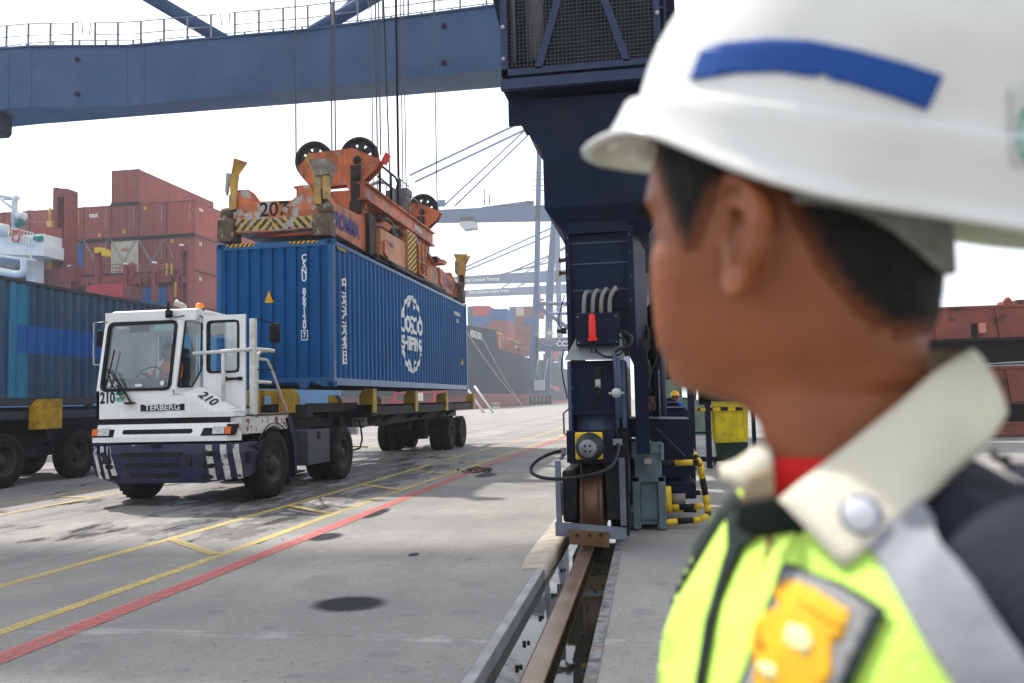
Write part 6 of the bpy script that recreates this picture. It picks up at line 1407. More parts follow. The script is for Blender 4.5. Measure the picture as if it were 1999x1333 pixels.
b = H2(); A = atY(720, 600, 240); b.bb(-34, -31.2, 255, 258, 26, 31); b.cyl((-32.5, 256, 30), (-32.5, 256, 34), .5, 8); b.bb(-34.5, -31, 255.5, 256.5, 31.4, 32); b.cyl((-33.6, 256, 31), (-33.6, 256, 33.5), .25, 6); b.build('ship_mast', mat('rust_red_mast', (.35, .10, .08), .6))
FARC = {}
def zz(x, y): return (880+x/5.127, 560+y/5.127)
blocks = [  # left px(z), top(z), colours per column top->bottom, Y, label hint
    (165, 195, ['ug', 'ug', 'ur', 'um'], 240), (215, 190, ['ru', 'ru', 'rm', 'mm'], 236), 
]
names = {'u': 'blue', 'r': 'bright red', 'm': 'maroon', 'w': 'white', 'g': 'slate blue', 'b': 'brown red', 'k': 'black blue'}
fm = {'u': BLU2, 'r': mat('bright_red_container', (.55, .04, .05), .5, 0, .08, .5), 'm': MAR[0], 'w': WHI2, 'g': mat('slate_container', (.06, .11, .18), .5, 0, .1, .5), 'b': MAR[1], 'k': mat('black_blue_container', (.02, .03, .06), .5)}
def far_c(key, loc, label, grp):
    return ship_container('s1u' if key == 'u' else ('s1w' if key == 'w' else 'f'+key), fm[key], fm[key], loc, label, grp)
sets = [((165, 195), 'gg', 244, 'the left block'), ((215, 190), 'rum', 236, 'the red topped column'), ((300, 190), 'rum', 236, 'the second red topped column'),
        ((385, 222), 'umbm', 215, 'the near block left column'), ((472, 222), 'umbm', 215, 'the near block right column'), ((585, 200), 'gmmm', 262, 'the dark rear column'),
        ((650, 195), 'wmmbm', 250, 'the white topped column'), ((728, 195), 'mgmmb', 250, 'the maroon topped column')]
rowsn = ['top', 'second from the top', 'third from the top', 'fourth from the top', 'fifth from the top']
for (x, y), ks, Y, hint in sets:
    A = atY(*zz(x, y), Y)
    for r, k in enumerate(ks):
        far_c(k, (A.x+CW, Y, A.z-2.9-r*2.92), f'{names[k]} container {rowsn[r]} of {hint}, far ship', 'containers stacked on the far ship')
# ---- third ship, farther along the quay
SH3 = thing('container_ship', 'farthest container ship with red bow flash, seen between the far crane and the near leg', 'ship', (-45, 320, 0))
b = WB(SH3); b.prism([(-32, 268, -3), (-32, 275, 14.2), (-32, 300, 13.0), (-32, 420, 12.2), (-32, 420, -3)], (-30, 0, 0)); b.build('hull', mat('pale_grey_hull', (.05, .07, .095), .95, 0, .15, .08, spec=.02))
b = WB(SH3); b.prism([(-31.9, 268, 6.0), (-31.9, 300, 5.6), (-31.9, 302, 3.9), (-31.9, 290, 4.0)], (.05, 0, 0)); b.bb(-31.95, -31.85, 268, 420, -3, .8); b.build('hull_flash', mat('hull_red', (.45, .04, .03), .6))
for i, (k, x, z) in enumerate((('m', -33.0, 15), ('g', -35.5, 15), ('b', -33.0, 17.9), ('u', -33.5, 12.2))):
    far_c(k, (x, 300+i*6, z), f'{names[k]} container {("low on", "beside the mast of", "topmost on", "nearest the quay on")[i]} the farthest ship', 'containers on the farthest ship')
# mooring ropes and bollards
for i, (a, lab) in enumerate((((935, 648), 'upper mooring rope from the dark hull down to the quay'), ((905, 640), 'lower mooring rope from the dark hull down to the quay'))):
    A = atX(*a, -32); B = gnd(1026, 792); B.x = -28.9; mid = (A+B)/2; mid.z -= .8; b = MB(); b.tube(smooth([A, mid, B], 8), .11, 5); tag(b.build('mooring_rope', mat('mooring_rope', (.5, .48, .42), .8)), lab, 'rope')
bl0 = None
for i, (px, lab) in enumerate(((941, 'pale quay bollard nearest the dark hull bow'), (981, 'middle one of the small bollards on the far quay edge'), (1012, 'bollard by the wheels of the far crane'))):
    A = gnd(px, 797 - i); 
    if bl0 is None:
        b = MB(); b.lathe([(.55, 0), (.5, .08), (.32, .2), (.3, .55), (.5, .72), (.55, .85), (.4, .95), (0, .98)], (0, 0, 0), (0, 0, 1), 14); o = bl0 = b.build('bollard', mat('bollard_paint', (.45, .42, .3), .7))
    else: o = bl0.copy(); COL.objects.link(o)
    o.location = (-28.8, A.y, 0); tag(o, lab, 'bollard', 'bollards on the far quay edge')
# ---- far quay cranes
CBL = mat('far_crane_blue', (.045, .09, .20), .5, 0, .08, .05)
FCR = thing('quay_crane', 'hazy blue quay crane marked CC20 with a round cable reel beyond the ships', 'crane', (-27, 215, 0))
def F_(): return WB(FCR)
Yc = 215
def ap(px, py, dy=0): return atY(px, py, Yc+dy)
b = F_()
for q, dy in ((((1034, 700), (1050, 700), (1058, 560), (1048, 560)), 0),): pass
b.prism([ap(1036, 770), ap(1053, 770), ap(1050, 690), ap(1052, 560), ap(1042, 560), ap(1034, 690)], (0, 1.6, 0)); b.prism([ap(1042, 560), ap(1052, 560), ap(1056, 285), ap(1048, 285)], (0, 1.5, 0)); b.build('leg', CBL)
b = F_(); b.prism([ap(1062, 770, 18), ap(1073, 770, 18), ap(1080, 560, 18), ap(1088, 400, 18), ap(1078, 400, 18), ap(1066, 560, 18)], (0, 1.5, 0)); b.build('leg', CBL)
b = F_(); b.prism([ap(1045, 660), ap(1150, 657), ap(1150, 684), ap(1050, 686), ap(1052, 700), ap(1045, 720)], (0, 1.4, 0)); b.build('sill_beam', CBL)
text('CC20', 1.9, WHITET, Matrix.Translation(ap(1103, 671)+Vector((0, -.2, 0))-Vector(FCR.location)), 'lettering', FCR, bold=.05, sx=.95)
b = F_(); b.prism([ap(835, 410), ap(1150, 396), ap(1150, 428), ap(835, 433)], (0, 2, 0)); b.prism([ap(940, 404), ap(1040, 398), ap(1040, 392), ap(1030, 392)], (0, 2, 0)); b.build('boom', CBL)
b = F_(); b.prism([ap(897, 424), ap(926, 422), ap(930, 444), ap(905, 448), ap(897, 440)], (0, 3, 0)); b.build('operator_cab', mat('cab_pale', (.45, .48, .5), .5))
b = F_()
for p, q, r in (((1040, 228), (800, 342), .30), ((1040, 246), (810, 355), .30), ((1040, 240), (868, 400), .22), ((1050, 245), (888, 402), .22)): b.cyl(ap(*p), ap(*q), r, 8)
b.build('stay', CBL)
b = F_(); b.cyl(ap(1048, 593), ap(1150, 592), .5, 10); b.cyl(ap(1050, 598), ap(1112, 642), .55, 10); b.cyl(ap(1066, 612, 10), ap(1150, 612, 10), .4, 8); b.build('brace', CBL)
b = F_(); c_ = ap(1073, 652, -1.5)
for k in range(28): a = 2*pi*k/28; b.cyl(c_, c_+Vector((2.9*cos(a), 0, 2.9*sin(a))), .045, 4)
for r_ in (2.9, 1.0, .5): pts = [c_+Vector((r_*cos(a), -.05, r_*sin(a))) for a in [2*pi*k/36 for k in range(37)]]; b.tube(pts, .05, 4)
b.lathe([(0, -.5), (.6, -.4), (.7, 0), (0, .2)], c_, (0, 1, 0), 14); b.tube([c_+Vector((-4, 0, .1)), c_+Vector((5, 0, .2))], .07, 4); b.build('cable_reel', mat('reel_wire', (.5, .48, .42), .5))
b = F_(); 
for k in range(6): x = ap(1036+k*7.5, 788).x; b.lathe([(0, 0), (.55, 0), (.55, .6), (0, .6)], (x, Yc, .55), (0, 1, 0), 12); b.bb(x-.35, x+.3, Yc, Yc+1, .9, 2.4)
b.build('bogie', DARK)
b = F_(); b.bb(ap(1043, 742).x, ap(1063, 742).x, Yc-.6, Yc+.4, ap(1043, 762).z, ap(1043, 742).z); b.tube([ap(1045, 742), ap(1052, 690)], .12, 5); b.tube([ap(1062, 742), ap(1070, 700)], .12, 5); b.build('rope_box', mat('pale_crane_box', (.5, .52, .54), .5))
b = F_(); 
for k in range(12): x0 = 855+k*16; b.tube([ap(x0, 404), ap(x0, 396)], .06, 4)
b.tube([ap(850, 397), ap(1040, 390)], .06, 4); b.bb(ap(944, 380).x, ap(946, 380).x, Yc, Yc+.4, ap(944, 400).z, ap(944, 368).z); b.bb(ap(954, 380).x, ap(956, 380).x, Yc, Yc+.4, ap(944, 400).z, ap(944, 380).z); b.prism([ap(1026, 392), ap(1042, 392), ap(1040, 405)], (0, 1, 0)); b.bb(ap(855, 400).x, ap(868, 400).x, Yc, Yc+1, ap(860, 402).z, ap(860, 390).z)
for y in (337, 350, 362, 372): b.tube([ap(1036, y), ap(1062, y)], .1, 4)
b.build('railing', CBL)
def far_crane(Y, T, B, TR, BR, txt, tx, lab, stays, sz, sx_):
    t = thing('quay_crane', lab, 'crane', (-60, Y, 0), group=None)
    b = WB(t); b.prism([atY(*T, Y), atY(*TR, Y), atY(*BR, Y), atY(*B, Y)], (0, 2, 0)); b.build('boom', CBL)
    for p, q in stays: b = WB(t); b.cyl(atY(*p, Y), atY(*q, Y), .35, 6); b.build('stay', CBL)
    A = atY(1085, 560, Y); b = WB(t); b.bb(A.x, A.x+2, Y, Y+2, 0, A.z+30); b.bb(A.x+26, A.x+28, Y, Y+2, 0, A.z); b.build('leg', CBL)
    b = WB(t)
    for k in range(10): px = T[0]+12+k*20; b.tube([atY(px, T[1]-k*.9, Y), atY(px, T[1]-7-k*.9, Y)], .12, 4)
    b.tube([atY(T[0], T[1]-6, Y), atY(TR[0], TR[1]-7, Y)], .1, 4); b.build('railing', CBL)
    text(txt, sz, WHITET, Matrix.Translation(atY(*tx, Y)+Vector((0, -.3, 0))-Vector(t.location)), 'lettering', t, bold=.03, align='RIGHT', sx=sx_)
far_crane(330, (820, 545), (820, 556), (1150, 523), (1150, 548), 'Jakarta International Container Terminal', (975, 544), 'far hazy crane whose boom is lettered, upper one of two beyond the spreader', [((1120, 425), (903, 524)), ((1120, 440), (900, 532)), ((1120, 500), (960, 540)), ((1120, 478), (1000, 530))], 2.3, .62)
far_crane(400, (820, 572), (820, 583), (1150, 552), (1150, 570), 'Jakarta International Container Terminal', (994, 567), 'farthest hazy crane with a lettered boom, lower one of two beyond the spreader', [((1120, 500), (1010, 560)), ((1120, 590), (1050, 620)), ((1120, 470), (980, 562))], 2.4, .50)
# things seen under the lifted container, far along the quay
RB = thing('gangway', 'red and white gangway frame standing on the quay beyond the trailer', 'gangway', (-27, 100, 0))
b = WB(RB)
for x in (-31, -28.8, -26, -24.5): b.bb(x, x+.25, 100, 100.3, 0, 3.0)
b.bb(-31.2, -29.4, 99.6, 100.4, 1.0, 1.6); b.bb(-26.6, -25.0, 99.6, 100.4, .9, 1.5); b.bb(-31, -24.2, 100, 100.2, 2.5, 2.7); b.build('frame', mat('red_frame_paint', (.5, .03, .04), .5))
b = WB(RB); b.tube([(-21.5, 98, 3.2), (-19.3, 98, 0)], .14, 6); b.tube([(-20.4, 98, 3.2), (-18.2, 98, 0)], .14, 6); b.bb(-29, -27.2, 99.7, 100, 1.6, 2.6); b.build('white_rail', WHITEP)
# ------------------------------------------------------------------ right side: hatch covers, cabin, bins, worker
HRED = mat('hatch_red_brown', (.27, .075, .055), .6, 0, .15, .7, (.12, .05, .04), .5, 1.2, streak=.35, rust=(.09, .04, .03), rust_amt=.36, rust_scale=1.5)
for i, (z0, z1, xl, lab) in enumerate(((3.02, 4.03, 6.0, 'topmost'), (1.06, 2.14, 6.2, 'middle'), (.05, .45, 6.1, 'lowest'))):
    t = thing('hatch_cover', f'{lab} red brown steel hatch cover in the pile at the right edge', 'hatch cover', (12, 28, z0), group='hatch covers piled at the right')
    b = WB(t); b.bb(xl, 34, 28, 40, z0, z1); b.build('panel', HRED)
    b = WB(t)
    for k in range(16):
        x = xl+.9+k*1.72+(k % 3)*.1
        if z1-z0 > .8: b.prism([(x, 27.995, z1-.12), (x+.10, 27.995, z1-.12), (x+.22, 27.995, z0+.02), (x+.10, 27.995, z0+.02)], (0, -.07, 0))
    b.bb(xl, 34, 27.96, 28.0, z1-.06, z1+.015); b.build('rib', HRED)
    b = WB(t); b.bb(xl+.1, 34, 27.93, 28.0, z0-.06, z0+.03); b.build('lower_edge', DKM if i == 0 else RUSTY)
    if i == 0:
        b = WB(t); b.bb(10.02, 10.22, 27.85, 28.0, 3.2, 3.5); b.build('lug', mat('pale_red_lug', (.55, .2, .16), .5)); b = WB(t); b.bb(9.85, 10.02, 27.97, 28.0, 3.0, 3.5); b.build('recess', DKM)
        b = WB(t); b.bb(11.2, 11.5, 29, 29.5, 4.03, 4.25); b.bb(11.6, 11.9, 29, 29.5, 4.03, 4.28); b.lathe([(.1, 0), (.12, .05), (.06, .15), (0, .16)], (11.4, 29.2, 4.24), (0, 0, 1), 10); b.build('lashing_socket', HRED)
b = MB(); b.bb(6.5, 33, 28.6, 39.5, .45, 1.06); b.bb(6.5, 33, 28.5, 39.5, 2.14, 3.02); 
tag(b.build('cover_gap_shade', DKM), 'dark filling for the shaded gaps between the piled hatch covers', 'filler')  # solid near-black filling; its colour stands for the shade between covers
b = MB(); b.bb(9, 34, 27.7, 27.78, 2.16, 2.20); b.tube([(9, 27.6, 2.2), (14, 27.6, 2.35), (30, 27.6, 2.6)], .03, 5); tag(b.build('steel_bar', SILV), 'thin bright steel bar lying between the hatch covers', 'bar')
# green cabin of a machine
CAB = thing('machine_cabin', 'pale green machine cabin with a rounded window behind the worker', 'cabin', (.7, 24, 0))
CG = mat('pale_green_paint', (.19, .26, .2), .5, 0, .1, 2, (.1, .1, .08), .4, 3)
y = 24.; b = WB(CAB); A = lambda px, py: atY(px, py, y)
x0, x1, zt, zb = A(1282, 700).x, A(1345, 700).x, A(1282, 712).z, .5
wl, wr, wt, wb = A(1301, 0).x, A(1329, 0).x, A(1315, 728).z, A(1315, 778).z
for (a, c, d, e) in ((x0, wl, zb, zt), (wr, x1, zb, zt), (wl, wr, wt, zt), (wl, wr, zb, wb)): b.bb(a, c, y, y+.06, d, e)
b.bb(x0, x0+.05, y+.06, y+1.5, zb, zt); b.bb(x1-.05, x1, y+.06, y+1.5, zb, 1.4); b.build('door_panel', CG)
b = WB(CAB); ringframe(b, rrect(wl-.01, wr+.01, wb-.01, wt+.01, .08), lambda x, z: y-.01, .03, .04); b.build('window_seal', BLACK)
b = WB(CAB); b.face([(wl, y+.03, wb), (wr, y+.03, wb), (wr, y+.03, wt), (wl, y+.03, wt)]); b.build('window_pane', GLASS)
b = WB(CAB); b.bb(x0-.05, x1+.1, y-.1, y+1.6, zt, zt+.22); b.build('roof', mat('pale_grey_roof', (.4, .42, .4), .5)); b = WB(CAB); b.bb(x0+.05, x0+.2, y-.08, y, zt-.12, zt-.08); b.bb(x0+.1, x0+.8, y-.05, y, .9, .96); b.bb(x1+.0, x1+.35, y-.3, y, .4, 1.37); b.build('handle', CG)
b = MB(); 
for k in range(5): b.bb(.25+k*.22, .29+k*.22, 25.8, 25.84, 2.6, 3.9)
for z in (2.9, 3.3, 3.8): b.bb(.1, 1.4, 25.8, 25.84, z, z+.05)
b.bb(.2, .75, 25.9, 26.3, 2.7, 3.1); tag(b.build('pipe_rack', NAVYL), 'blue pipes and fittings above the green cabin', 'pipes')
b = MB(); P_ = [(.2, 2.6), (.2, 2.6)]; b.bb(-.12, .04, 14.0, 14.2, 1.2, 4.2); tag(b.build('steel_post', SILV), 'pale upright steel post between the crane leg and the worker', 'post')
# posts near the bins
FR = thing('bin_frame', 'navy frame with a black and yellow bar holding the waste bins', 'frame', (1.4, 18, 0))
b = WB(FR)
for px0, px1, Y, zt in ((1343, 1356, 17.5, 1.9), (1376, 1387, 17.9, 1.35), (1467, 1474, 18.2, 1.2)):
    a, c = atY(px0, 800, Y).x, atY(px1, 800, Y).x; b.bb(a, c, Y, Y+.12, 0, zt)
b.bb(.95, 2.1, 18.4, 18.5, .10, .2); b.bb(.75, 1.2, 17.6, 17.66, .72, .76); b.build('post', NAVY)
b = WB(FR); a, c = atY(1362, 800, 17.9).x, atY(1420, 800, 17.9).x; z = atY(1380, 799, 17.9).z; xx = a; k = 0
b.lathe([(0, -.03), (.045, -.03), (.05, 0), (0, .05)], (a, 17.85, z), (0, 1, 0), 14, YELB)
while xx < c+.5: b.bb(xx, xx+.15, 17.82, 17.9, z-.035, z+.035, (YELB, BLACK)[k % 2]); xx += .15; k += 1
b.build('hazard_bar')
b = WB(FR); b.bb(1.02, 2.2, 18.0, 18.1, 1.36, 1.62); b.bb(1.0, 1.25, 18.0, 18.3, 1.3, 1.75); b.build('dark_panel', BLACKISH)
YBN = thing('waste_bin', 'bright yellow wheeled bin hanging tilted above the green bin', 'bin', (1.6, 18.1, .5))
b = WB(YBN); yy2 = 18.05
P_ = [(1.25, 1.27), (1.98, 1.24), (1.96, .60), (1.93, .52), (1.30, .50), (1.26, .56)]; b.prism([(x, yy2, z) for x, z in P_], (0, .5, 0)); bmesh.ops.bevel(b.bm, geom=b.bm.edges[:], offset=.025, segments=2, affect='EDGES'); b.build('body', YBM)
b = WB(YBN); ringframe(b, rrect(1.31, 1.91, .57, 1.18, .06), lambda x, z: yy2-.004, .02, .02); b.bb(1.74, 1.76, yy2-.008, yy2, .6, 1.2); b.build('panel_rim', mat('yellow_bin_rim', (.68, .5, .01), .4)); b = WB(YBN); b.prism([(1.24, yy2-.02, 1.26), (1.99, yy2-.02, 1.23), (1.9, yy2-.02, 1.38), (1.34, yy2-.02, 1.42)], (0, .5, 0)); b.build('lid', YBM)
GBN = thing('waste_bin', 'dark green wheeled bin standing under the yellow one', 'bin', (1.6, 18.5, .1))
b = WB(GBN); b.prism([(1.32, 18.3, .5), (1.98, 18.3, .5), (1.94, 18.3, .16), (1.35, 18.3, .16)], (0, .5, 0)); b.bb(1.5, 1.78, 18.28, 18.3, .30, .42); b.build('body', mat('dark_green_plastic', (.02, .05, .035), .45, 0, .15, 4))
b = WB(GBN)
for x in (1.3, 1.98): b.lathe([(0, 0), (.09, 0), (.09, .05), (0, .05)], (x-.03, 18.35, .1), (1, 0, 0), 14)
b.build('wheel', BLACK)
# rag / debris on the lane
rnd = random.Random(9); b = MB()
for k in range(26):
    x, y_, z = rnd.gauss(0, .17), rnd.gauss(0, .07), abs(rnd.gauss(.05, .03)); r_ = rnd.uniform(.02, .05)
    M_ = Matrix.Translation((x, y_, z)) @ Matrix.Rotation(rnd.uniform(0, 3), 4, 'Z') @ Matrix.Diagonal((1.6, 1, .8, 1)); q = bmesh.ops.create_icosphere(b.bm, subdivisions=1, radius=r_, matrix=M_)
b.tube([(-.2, 0, .05), (.0, .03, .12), (.28, 0, .06)], .02, 6); b.cyl((.25, -.03, .02), (.33, -.05, .10), .02, 8)
o = b.build('scrap_heap', mat('oily_rag', (.10, .075, .05), .8, 0, .5, 20, (.25, .22, .18), .5, 30, bump=.5)); o.location = (-3.62, 17.4, 0); tag(o, 'small brown heap of oily rope and scrap lying on the red line', 'debris')
# ------------------------------------------------------------------ people
def mesh_from(o, name, m, parent=None, keep=False):
    me = bpy.data.meshes.new_from_object(o.evaluated_get(bpy.context.evaluated_depsgraph_get()))
    for p in me.polygons: p.use_smooth = True
    me.materials.clear(); me.materials.append(m); n = bpy.data.objects.new(name, me); COL.objects.link(n)
    if parent: n.parent = parent
    if not keep: bpy.data.objects.remove(o)
    return n
def skinned(V, E, R, name, m, parent, sub=2, remesh=0):
    me = bpy.data.meshes.new('s'); me.from_pydata([tuple(v) for v in V], E, []); o = bpy.data.objects.new('s', me); COL.objects.link(o)
    sk = o.modifiers.new('k', 'SKIN'); ss = o.modifiers.new('u', 'SUBSURF'); ss.levels = sub
    for v, r in zip(me.skin_vertices[0].data, R): v.radius = (r, r)
    me.skin_vertices[0].data[0].use_root = True
    if remesh: rm = o.modifiers.new('r', 'REMESH'); rm.mode = 'VOXEL'; rm.voxel_size = remesh
    return mesh_from(o, name, m, parent)
def hand_chain(V, E, R, iw, wrist, down, palmn, side, s=1.):
    """append palm and five fingers hanging from the wrist vertex index iw; down: along fingers, side: thumb direction"""
    w = Vector(wrist); d = Vector(down).normalized(); t = Vector(side).normalized(); n = Vector(palmn).normalized()
    ip = len(V); V.append(w+d*.05*s); R.append(.026*s); E.append((iw, ip))
    for k, L_ in enumerate((.070, .078, .072, .056)):
        off = (1.5-k)*.019*s; p0 = w+d*.085*s+t*off; i0 = len(V); V.append(p0); R.append(.0105*s); E.append((ip, i0)); prev = i0
        for j, (f_, c_) in enumerate(((.45, .10), (.75, .3), (1., .62))):
            V.append(p0+d*L_*s*f_*(1-.25*c_)+n*L_*s*c_*.5+t*off*.12); R.append((.0092-.001*j)*s); E.append((prev, len(V)-1)); prev = len(V)-1
    i0 = len(V); V.append(w+d*.035*s+t*.034*s+n*.008*s); R.append(.013*s); E.append((ip, i0)); V.append(w+d*.065*s+t*.048*s+n*.018*s); R.append(.0105*s); E.append((i0, i0+1)); V.append(w+d*.092*s+t*.046*s+n*.028*s); R.append(.009*s); E.append((i0+1, i0+2))
def drape(poly, bvh, off, step=14, dmin=None, flat=None):
    """cut a photo-space polygon on a grid and lay it on a real surface; returns bmesh in world space"""
    bm = bmesh.new(); f = bm.faces.new([bm.verts.new((x, y, 0)) for x, y in poly])
    xs = [p[0] for p in poly]; ys = [p[1] for p in poly]
    x = min(xs)+step
    while x < max(xs): bmesh.ops.bisect_plane(bm, geom=bm.verts[:]+bm.edges[:]+bm.faces[:], plane_co=(x, 0, 0), plane_no=(1, 0, 0)); x += step
    y = min(ys)+step
    while y < max(ys): bmesh.ops.bisect_plane(bm, geom=bm.verts[:]+bm.edges[:]+bm.faces[:], plane_co=(0, y, 0), plane_no=(0, 1, 0)); y += step
    kill = []
    for v in bm.verts:
        d = ray(v.co.x, v.co.y).normalized(); h = bvh.ray_cast(CP, d)
        if h[0] is None or h[3] > 2: kill.append(v)
        else: v.co = h[0]+h[1]*off if h[1].dot(d) < 0 else h[0]-h[1]*off
    if kill: bmesh.ops.delete(bm, geom=kill, context='VERTS')
    for f in bm.faces: f.smooth = True
    return bm
def drape_obj(poly, bvh, off, name, m, parent, step=14, thick=.0015):
    bm = drape(poly, bvh, off, step); me = bpy.data.meshes.new(name); bm.to_mesh(me); bm.free(); me.materials.append(m)
    o = bpy.data.objects.new(name, me); COL.objects.link(o)
    if thick: s_ = o.modifiers.new('s', 'SOLIDIFY'); s_.thickness = thick; s_.offset = -1
    o.parent = parent
    if parent:
        q = Vector(); p = parent
        while p: q += Vector(p.location); p = p.parent
        me.transform(Matrix.Translation(-q))
    return o
SKIN = mat('brown_skin', (.27, .085, .030), .45, 0, .12, 14, (.15, .046, .018), .4, 20, sss=.06, bump=.04, bump_scale=300, spec=.45)
HAIR = mat('black_hair', (.010, .008, .007), .6, 0, .4, 60, bump=.5, bump_scale=220)
HAIRF = mat('short_hair_fade', (.012, .010, .009), .6, 0, .3, 60, bump=.5, bump_scale=220)
def _fade(m):
    n = m.node_tree.nodes; L = m.node_tree.links; b_ = n['Principled BSDF']; at = n.new('ShaderNodeAttribute'); at.attribute_name = 'dens'
    src = b_.inputs['Base Color'].links[0].from_socket; tc = n.new('ShaderNodeTexCoord'); t = n.new('ShaderNodeTexNoise'); t.inputs['Scale'].default_value = 420; t.inputs['Detail'].default_value = 3; L.new(tc.outputs['Object'], t.inputs[0])
    a = n.new('ShaderNodeMath'); a.operation = 'MULTIPLY_ADD'; L.new(t.outputs['Fac'], a.inputs[0]); a.inputs[1].default_value = .9; L.new(at.outputs['Fac'], a.inputs[2])
    r = n.new('ShaderNodeMapRange'); r.inputs[1].default_value = .40; r.inputs[2].default_value = 1.15; L.new(a.outputs[0], r.inputs[0])
    x = n.new('ShaderNodeMix'); x.data_type = 'RGBA'; L.new(r.outputs[0], x.inputs[0]); x.inputs[6].default_value = (.24, .076, .028, 1); L.new(src, x.inputs[7]); L.new(x.outputs[2], b_.inputs['Base Color'])
_fade(HAIRF)
HELM = mat('white_helmet_shell', (.70, .69, .66), .25, 0, .03, 6, (.44, .41, .36), .35, 13, coat=.4)
def man():
    phi = radians(52)
    fh = Vector((CF.x, CF.y, 0)).normalized(); rh = Vector((CR.x, CR.y, 0)).normalized(); U = Vector((0, 0, 1))
    F = fh*cos(phi)-rh*sin(phi); S = U.cross(F)
    HC = atD(1538, 500, .56)
    hp = lambda a, b_, c: HC+F*a+S*b_+U*c
    root = thing('person', 'man in white hard hat with blue stripe, cream collar and neon green vest', 'person', (HC.x, HC.y, 0))
    off = Matrix.Translation(-Vector(root.location))
    T = [(.128, .018, .022, .018), (.122, .04, .05, .04), (.108, .062, .078, .058), (.09, .078, .095, .069), (.065, .089, .106, .077), (.042, .094, .111, .080), (.028, .090, .112, .080), (.014, .086, .112, .079),
         (0, .087, .110, .078), (-.015, .088, .107, .076), (-.03, .088, .103, .073), (-.045, .088, .100, .070), (-.058, .089, .098, .067), (-.07, .084, .097, .063), (-.082, .085, .097, .058), (-.094, .078, .099, .054),
         (-.103, .062, .101, .0535), (-.112, .040, .103, .054), (-.125, .020, .106, .055), (-.15, .008, .110, .056), (-.18, .006, .115, .059), (-.21, .008, .121, .066), (-.24, .014, .13, .08)]
    T = [(c if c > -.05 else -.05+(c+.05)*(.80 if c > -.11 else .92)+(0 if c > -.11 else .010), f if c > -.10 else f-.012, .042+(k-.042)*.70 if c > -.10 else k-.024, w_) for c, f, k, w_ in T]
    nose = {.014: .002, 0: .005, -.015: .009, -.03: .011, -.045: .003}
    n_ = 56; bm = bmesh.new(); rings = []
    for c, f, k, w_ in T:
        r = []
        for j in range(n_):
            t = 2*pi*j/n_; ct, st = cos(t), sin(t)
            ex = (.78 if ct > 0 and -.075 < c < .02 else .92) if c > -.11 else 1.
            a = (f if ct > 0 else k)*abs(ct)**ex*(1 if ct > 0 else -1); b_ = w_*abs(st)**.94*(1 if st > 0 else -1)
            if ct > 0:
                td = min(t, 2*pi-t); a += nose.get(c, 0)*math.exp(-(td/.20)**2)
                if c in (.028, .014): a -= .008*math.exp(-((td-.40)/.16)**2)
                if -.066 < c < -.05: a += .001*math.exp(-(td/.30)**2)
                if -.05 < c < .01: a += .003*math.exp(-((td-.75)/.35)**2)        # cheekbone
            r.append(bm.verts.new(hp(a, b_, c)))
        rings.append(r)
    for A, B in zip(rings, rings[1:]):
        for j in range(n_): bm.faces.new((A[j], A[(j+1) % n_], B[(j+1) % n_], B[j]))
    bm.faces.new(rings[0][::-1]); bm.faces.new(rings[-1])
    # ears
    def ear(side):
        q = []
        base = hp(-.003, side*.074, -.001)
        ang = radians(28); eu = (F*-cos(ang)+S*side*sin(ang)).normalized(); en = (S*side*cos(ang)+F*sin(ang)).normalized()   # back-pointing axis, outward normal
        out = []
        for k in range(36):
            t = 2*pi*k/36; x = .0205*cos(t)+.012; z = .0335*sin(t)
            if z > 0: x += .003*cos(t)
            lw = min(1, max(0, (-z-.006)/.02)); lw = lw*lw*(3-2*lw); x = x*(1-.22*lw)-.003*lw
            out.append((x, z))
        prof = [(0., -.014), (.28, -.014), (.42, -.004), (.56, .0075), (.70, .0075), (.80, .0035), (.91, .010), (1., .011), (1.03, .006), (1.0, .0), (.8, -.004), (.5, -.008)]
        cx, cz = .009, -.003; R_ = []
        for j_, (s_, h) in enumerate(prof):
            ring = []
            for k, (x, z) in enumerate(out):
                t = 2*pi*k/36; low = max(0, -sin(t)); fr = max(0, -cos(t))
                hh = h*(1-.45*low if .7 < s_ < .95 else 1)
                if fr > .3 and s_ > .5: hh *= (1-.75*fr)
                lq = min(1, max(0, (low-.45)/.45)); lq = lq*lq*(3-2*lq)
                if s_ < 1.01 and j_ < 8: hh = hh*(1-lq*min(1, s_*1.6))+.006*lq*min(1, s_*1.6)
                p = base+eu*(cx+(x-cx)*s_)+U*(cz+(z-cz)*s_)+en*(hh*1.25+.011)
                ring.append(bm.verts.new(p))
            R_.append(ring)
        for A, B in zip(R_, R_[1:]):
            for k in range(36): bm.faces.new((A[k], A[(k+1) % 36], B[(k+1) % 36], B[k]))
        bm.faces.new(R_[0]); bm.faces.new(R_[-1][::-1])
        # root of the ear into the head
        M_ = Matrix.Translation(base+eu*.004+en*.001); q = bmesh.ops.create_uvsphere(bm, u_segments=14, v_segments=10, radius=1, matrix=M_ @ Matrix(((eu.x, en.x, 0, 0), (eu.y, en.y, 0, 0), (eu.z, en.z, 1, 0), (0, 0, 0, 1))) @ Matrix.Diagonal((.011, .009, .024, 1)))
    ear(1); ear(-1)
    bmesh.ops.recalc_face_normals(bm, faces=bm.faces[:])
    me = bpy.data.meshes.new('h'); bm.to_mesh(me); bm.free(); o = bpy.data.objects.new('h', me); COL.objects.link(o)
    rm = o.modifiers.new('r', 'REMESH'); rm.mode = 'VOXEL'; rm.voxel_size = .0018
    sm = o.modifiers.new('s', 'SMOOTH'); sm.iterations = 3; sm.factor = .5
    head = mesh_from(o, 'body', SKIN)
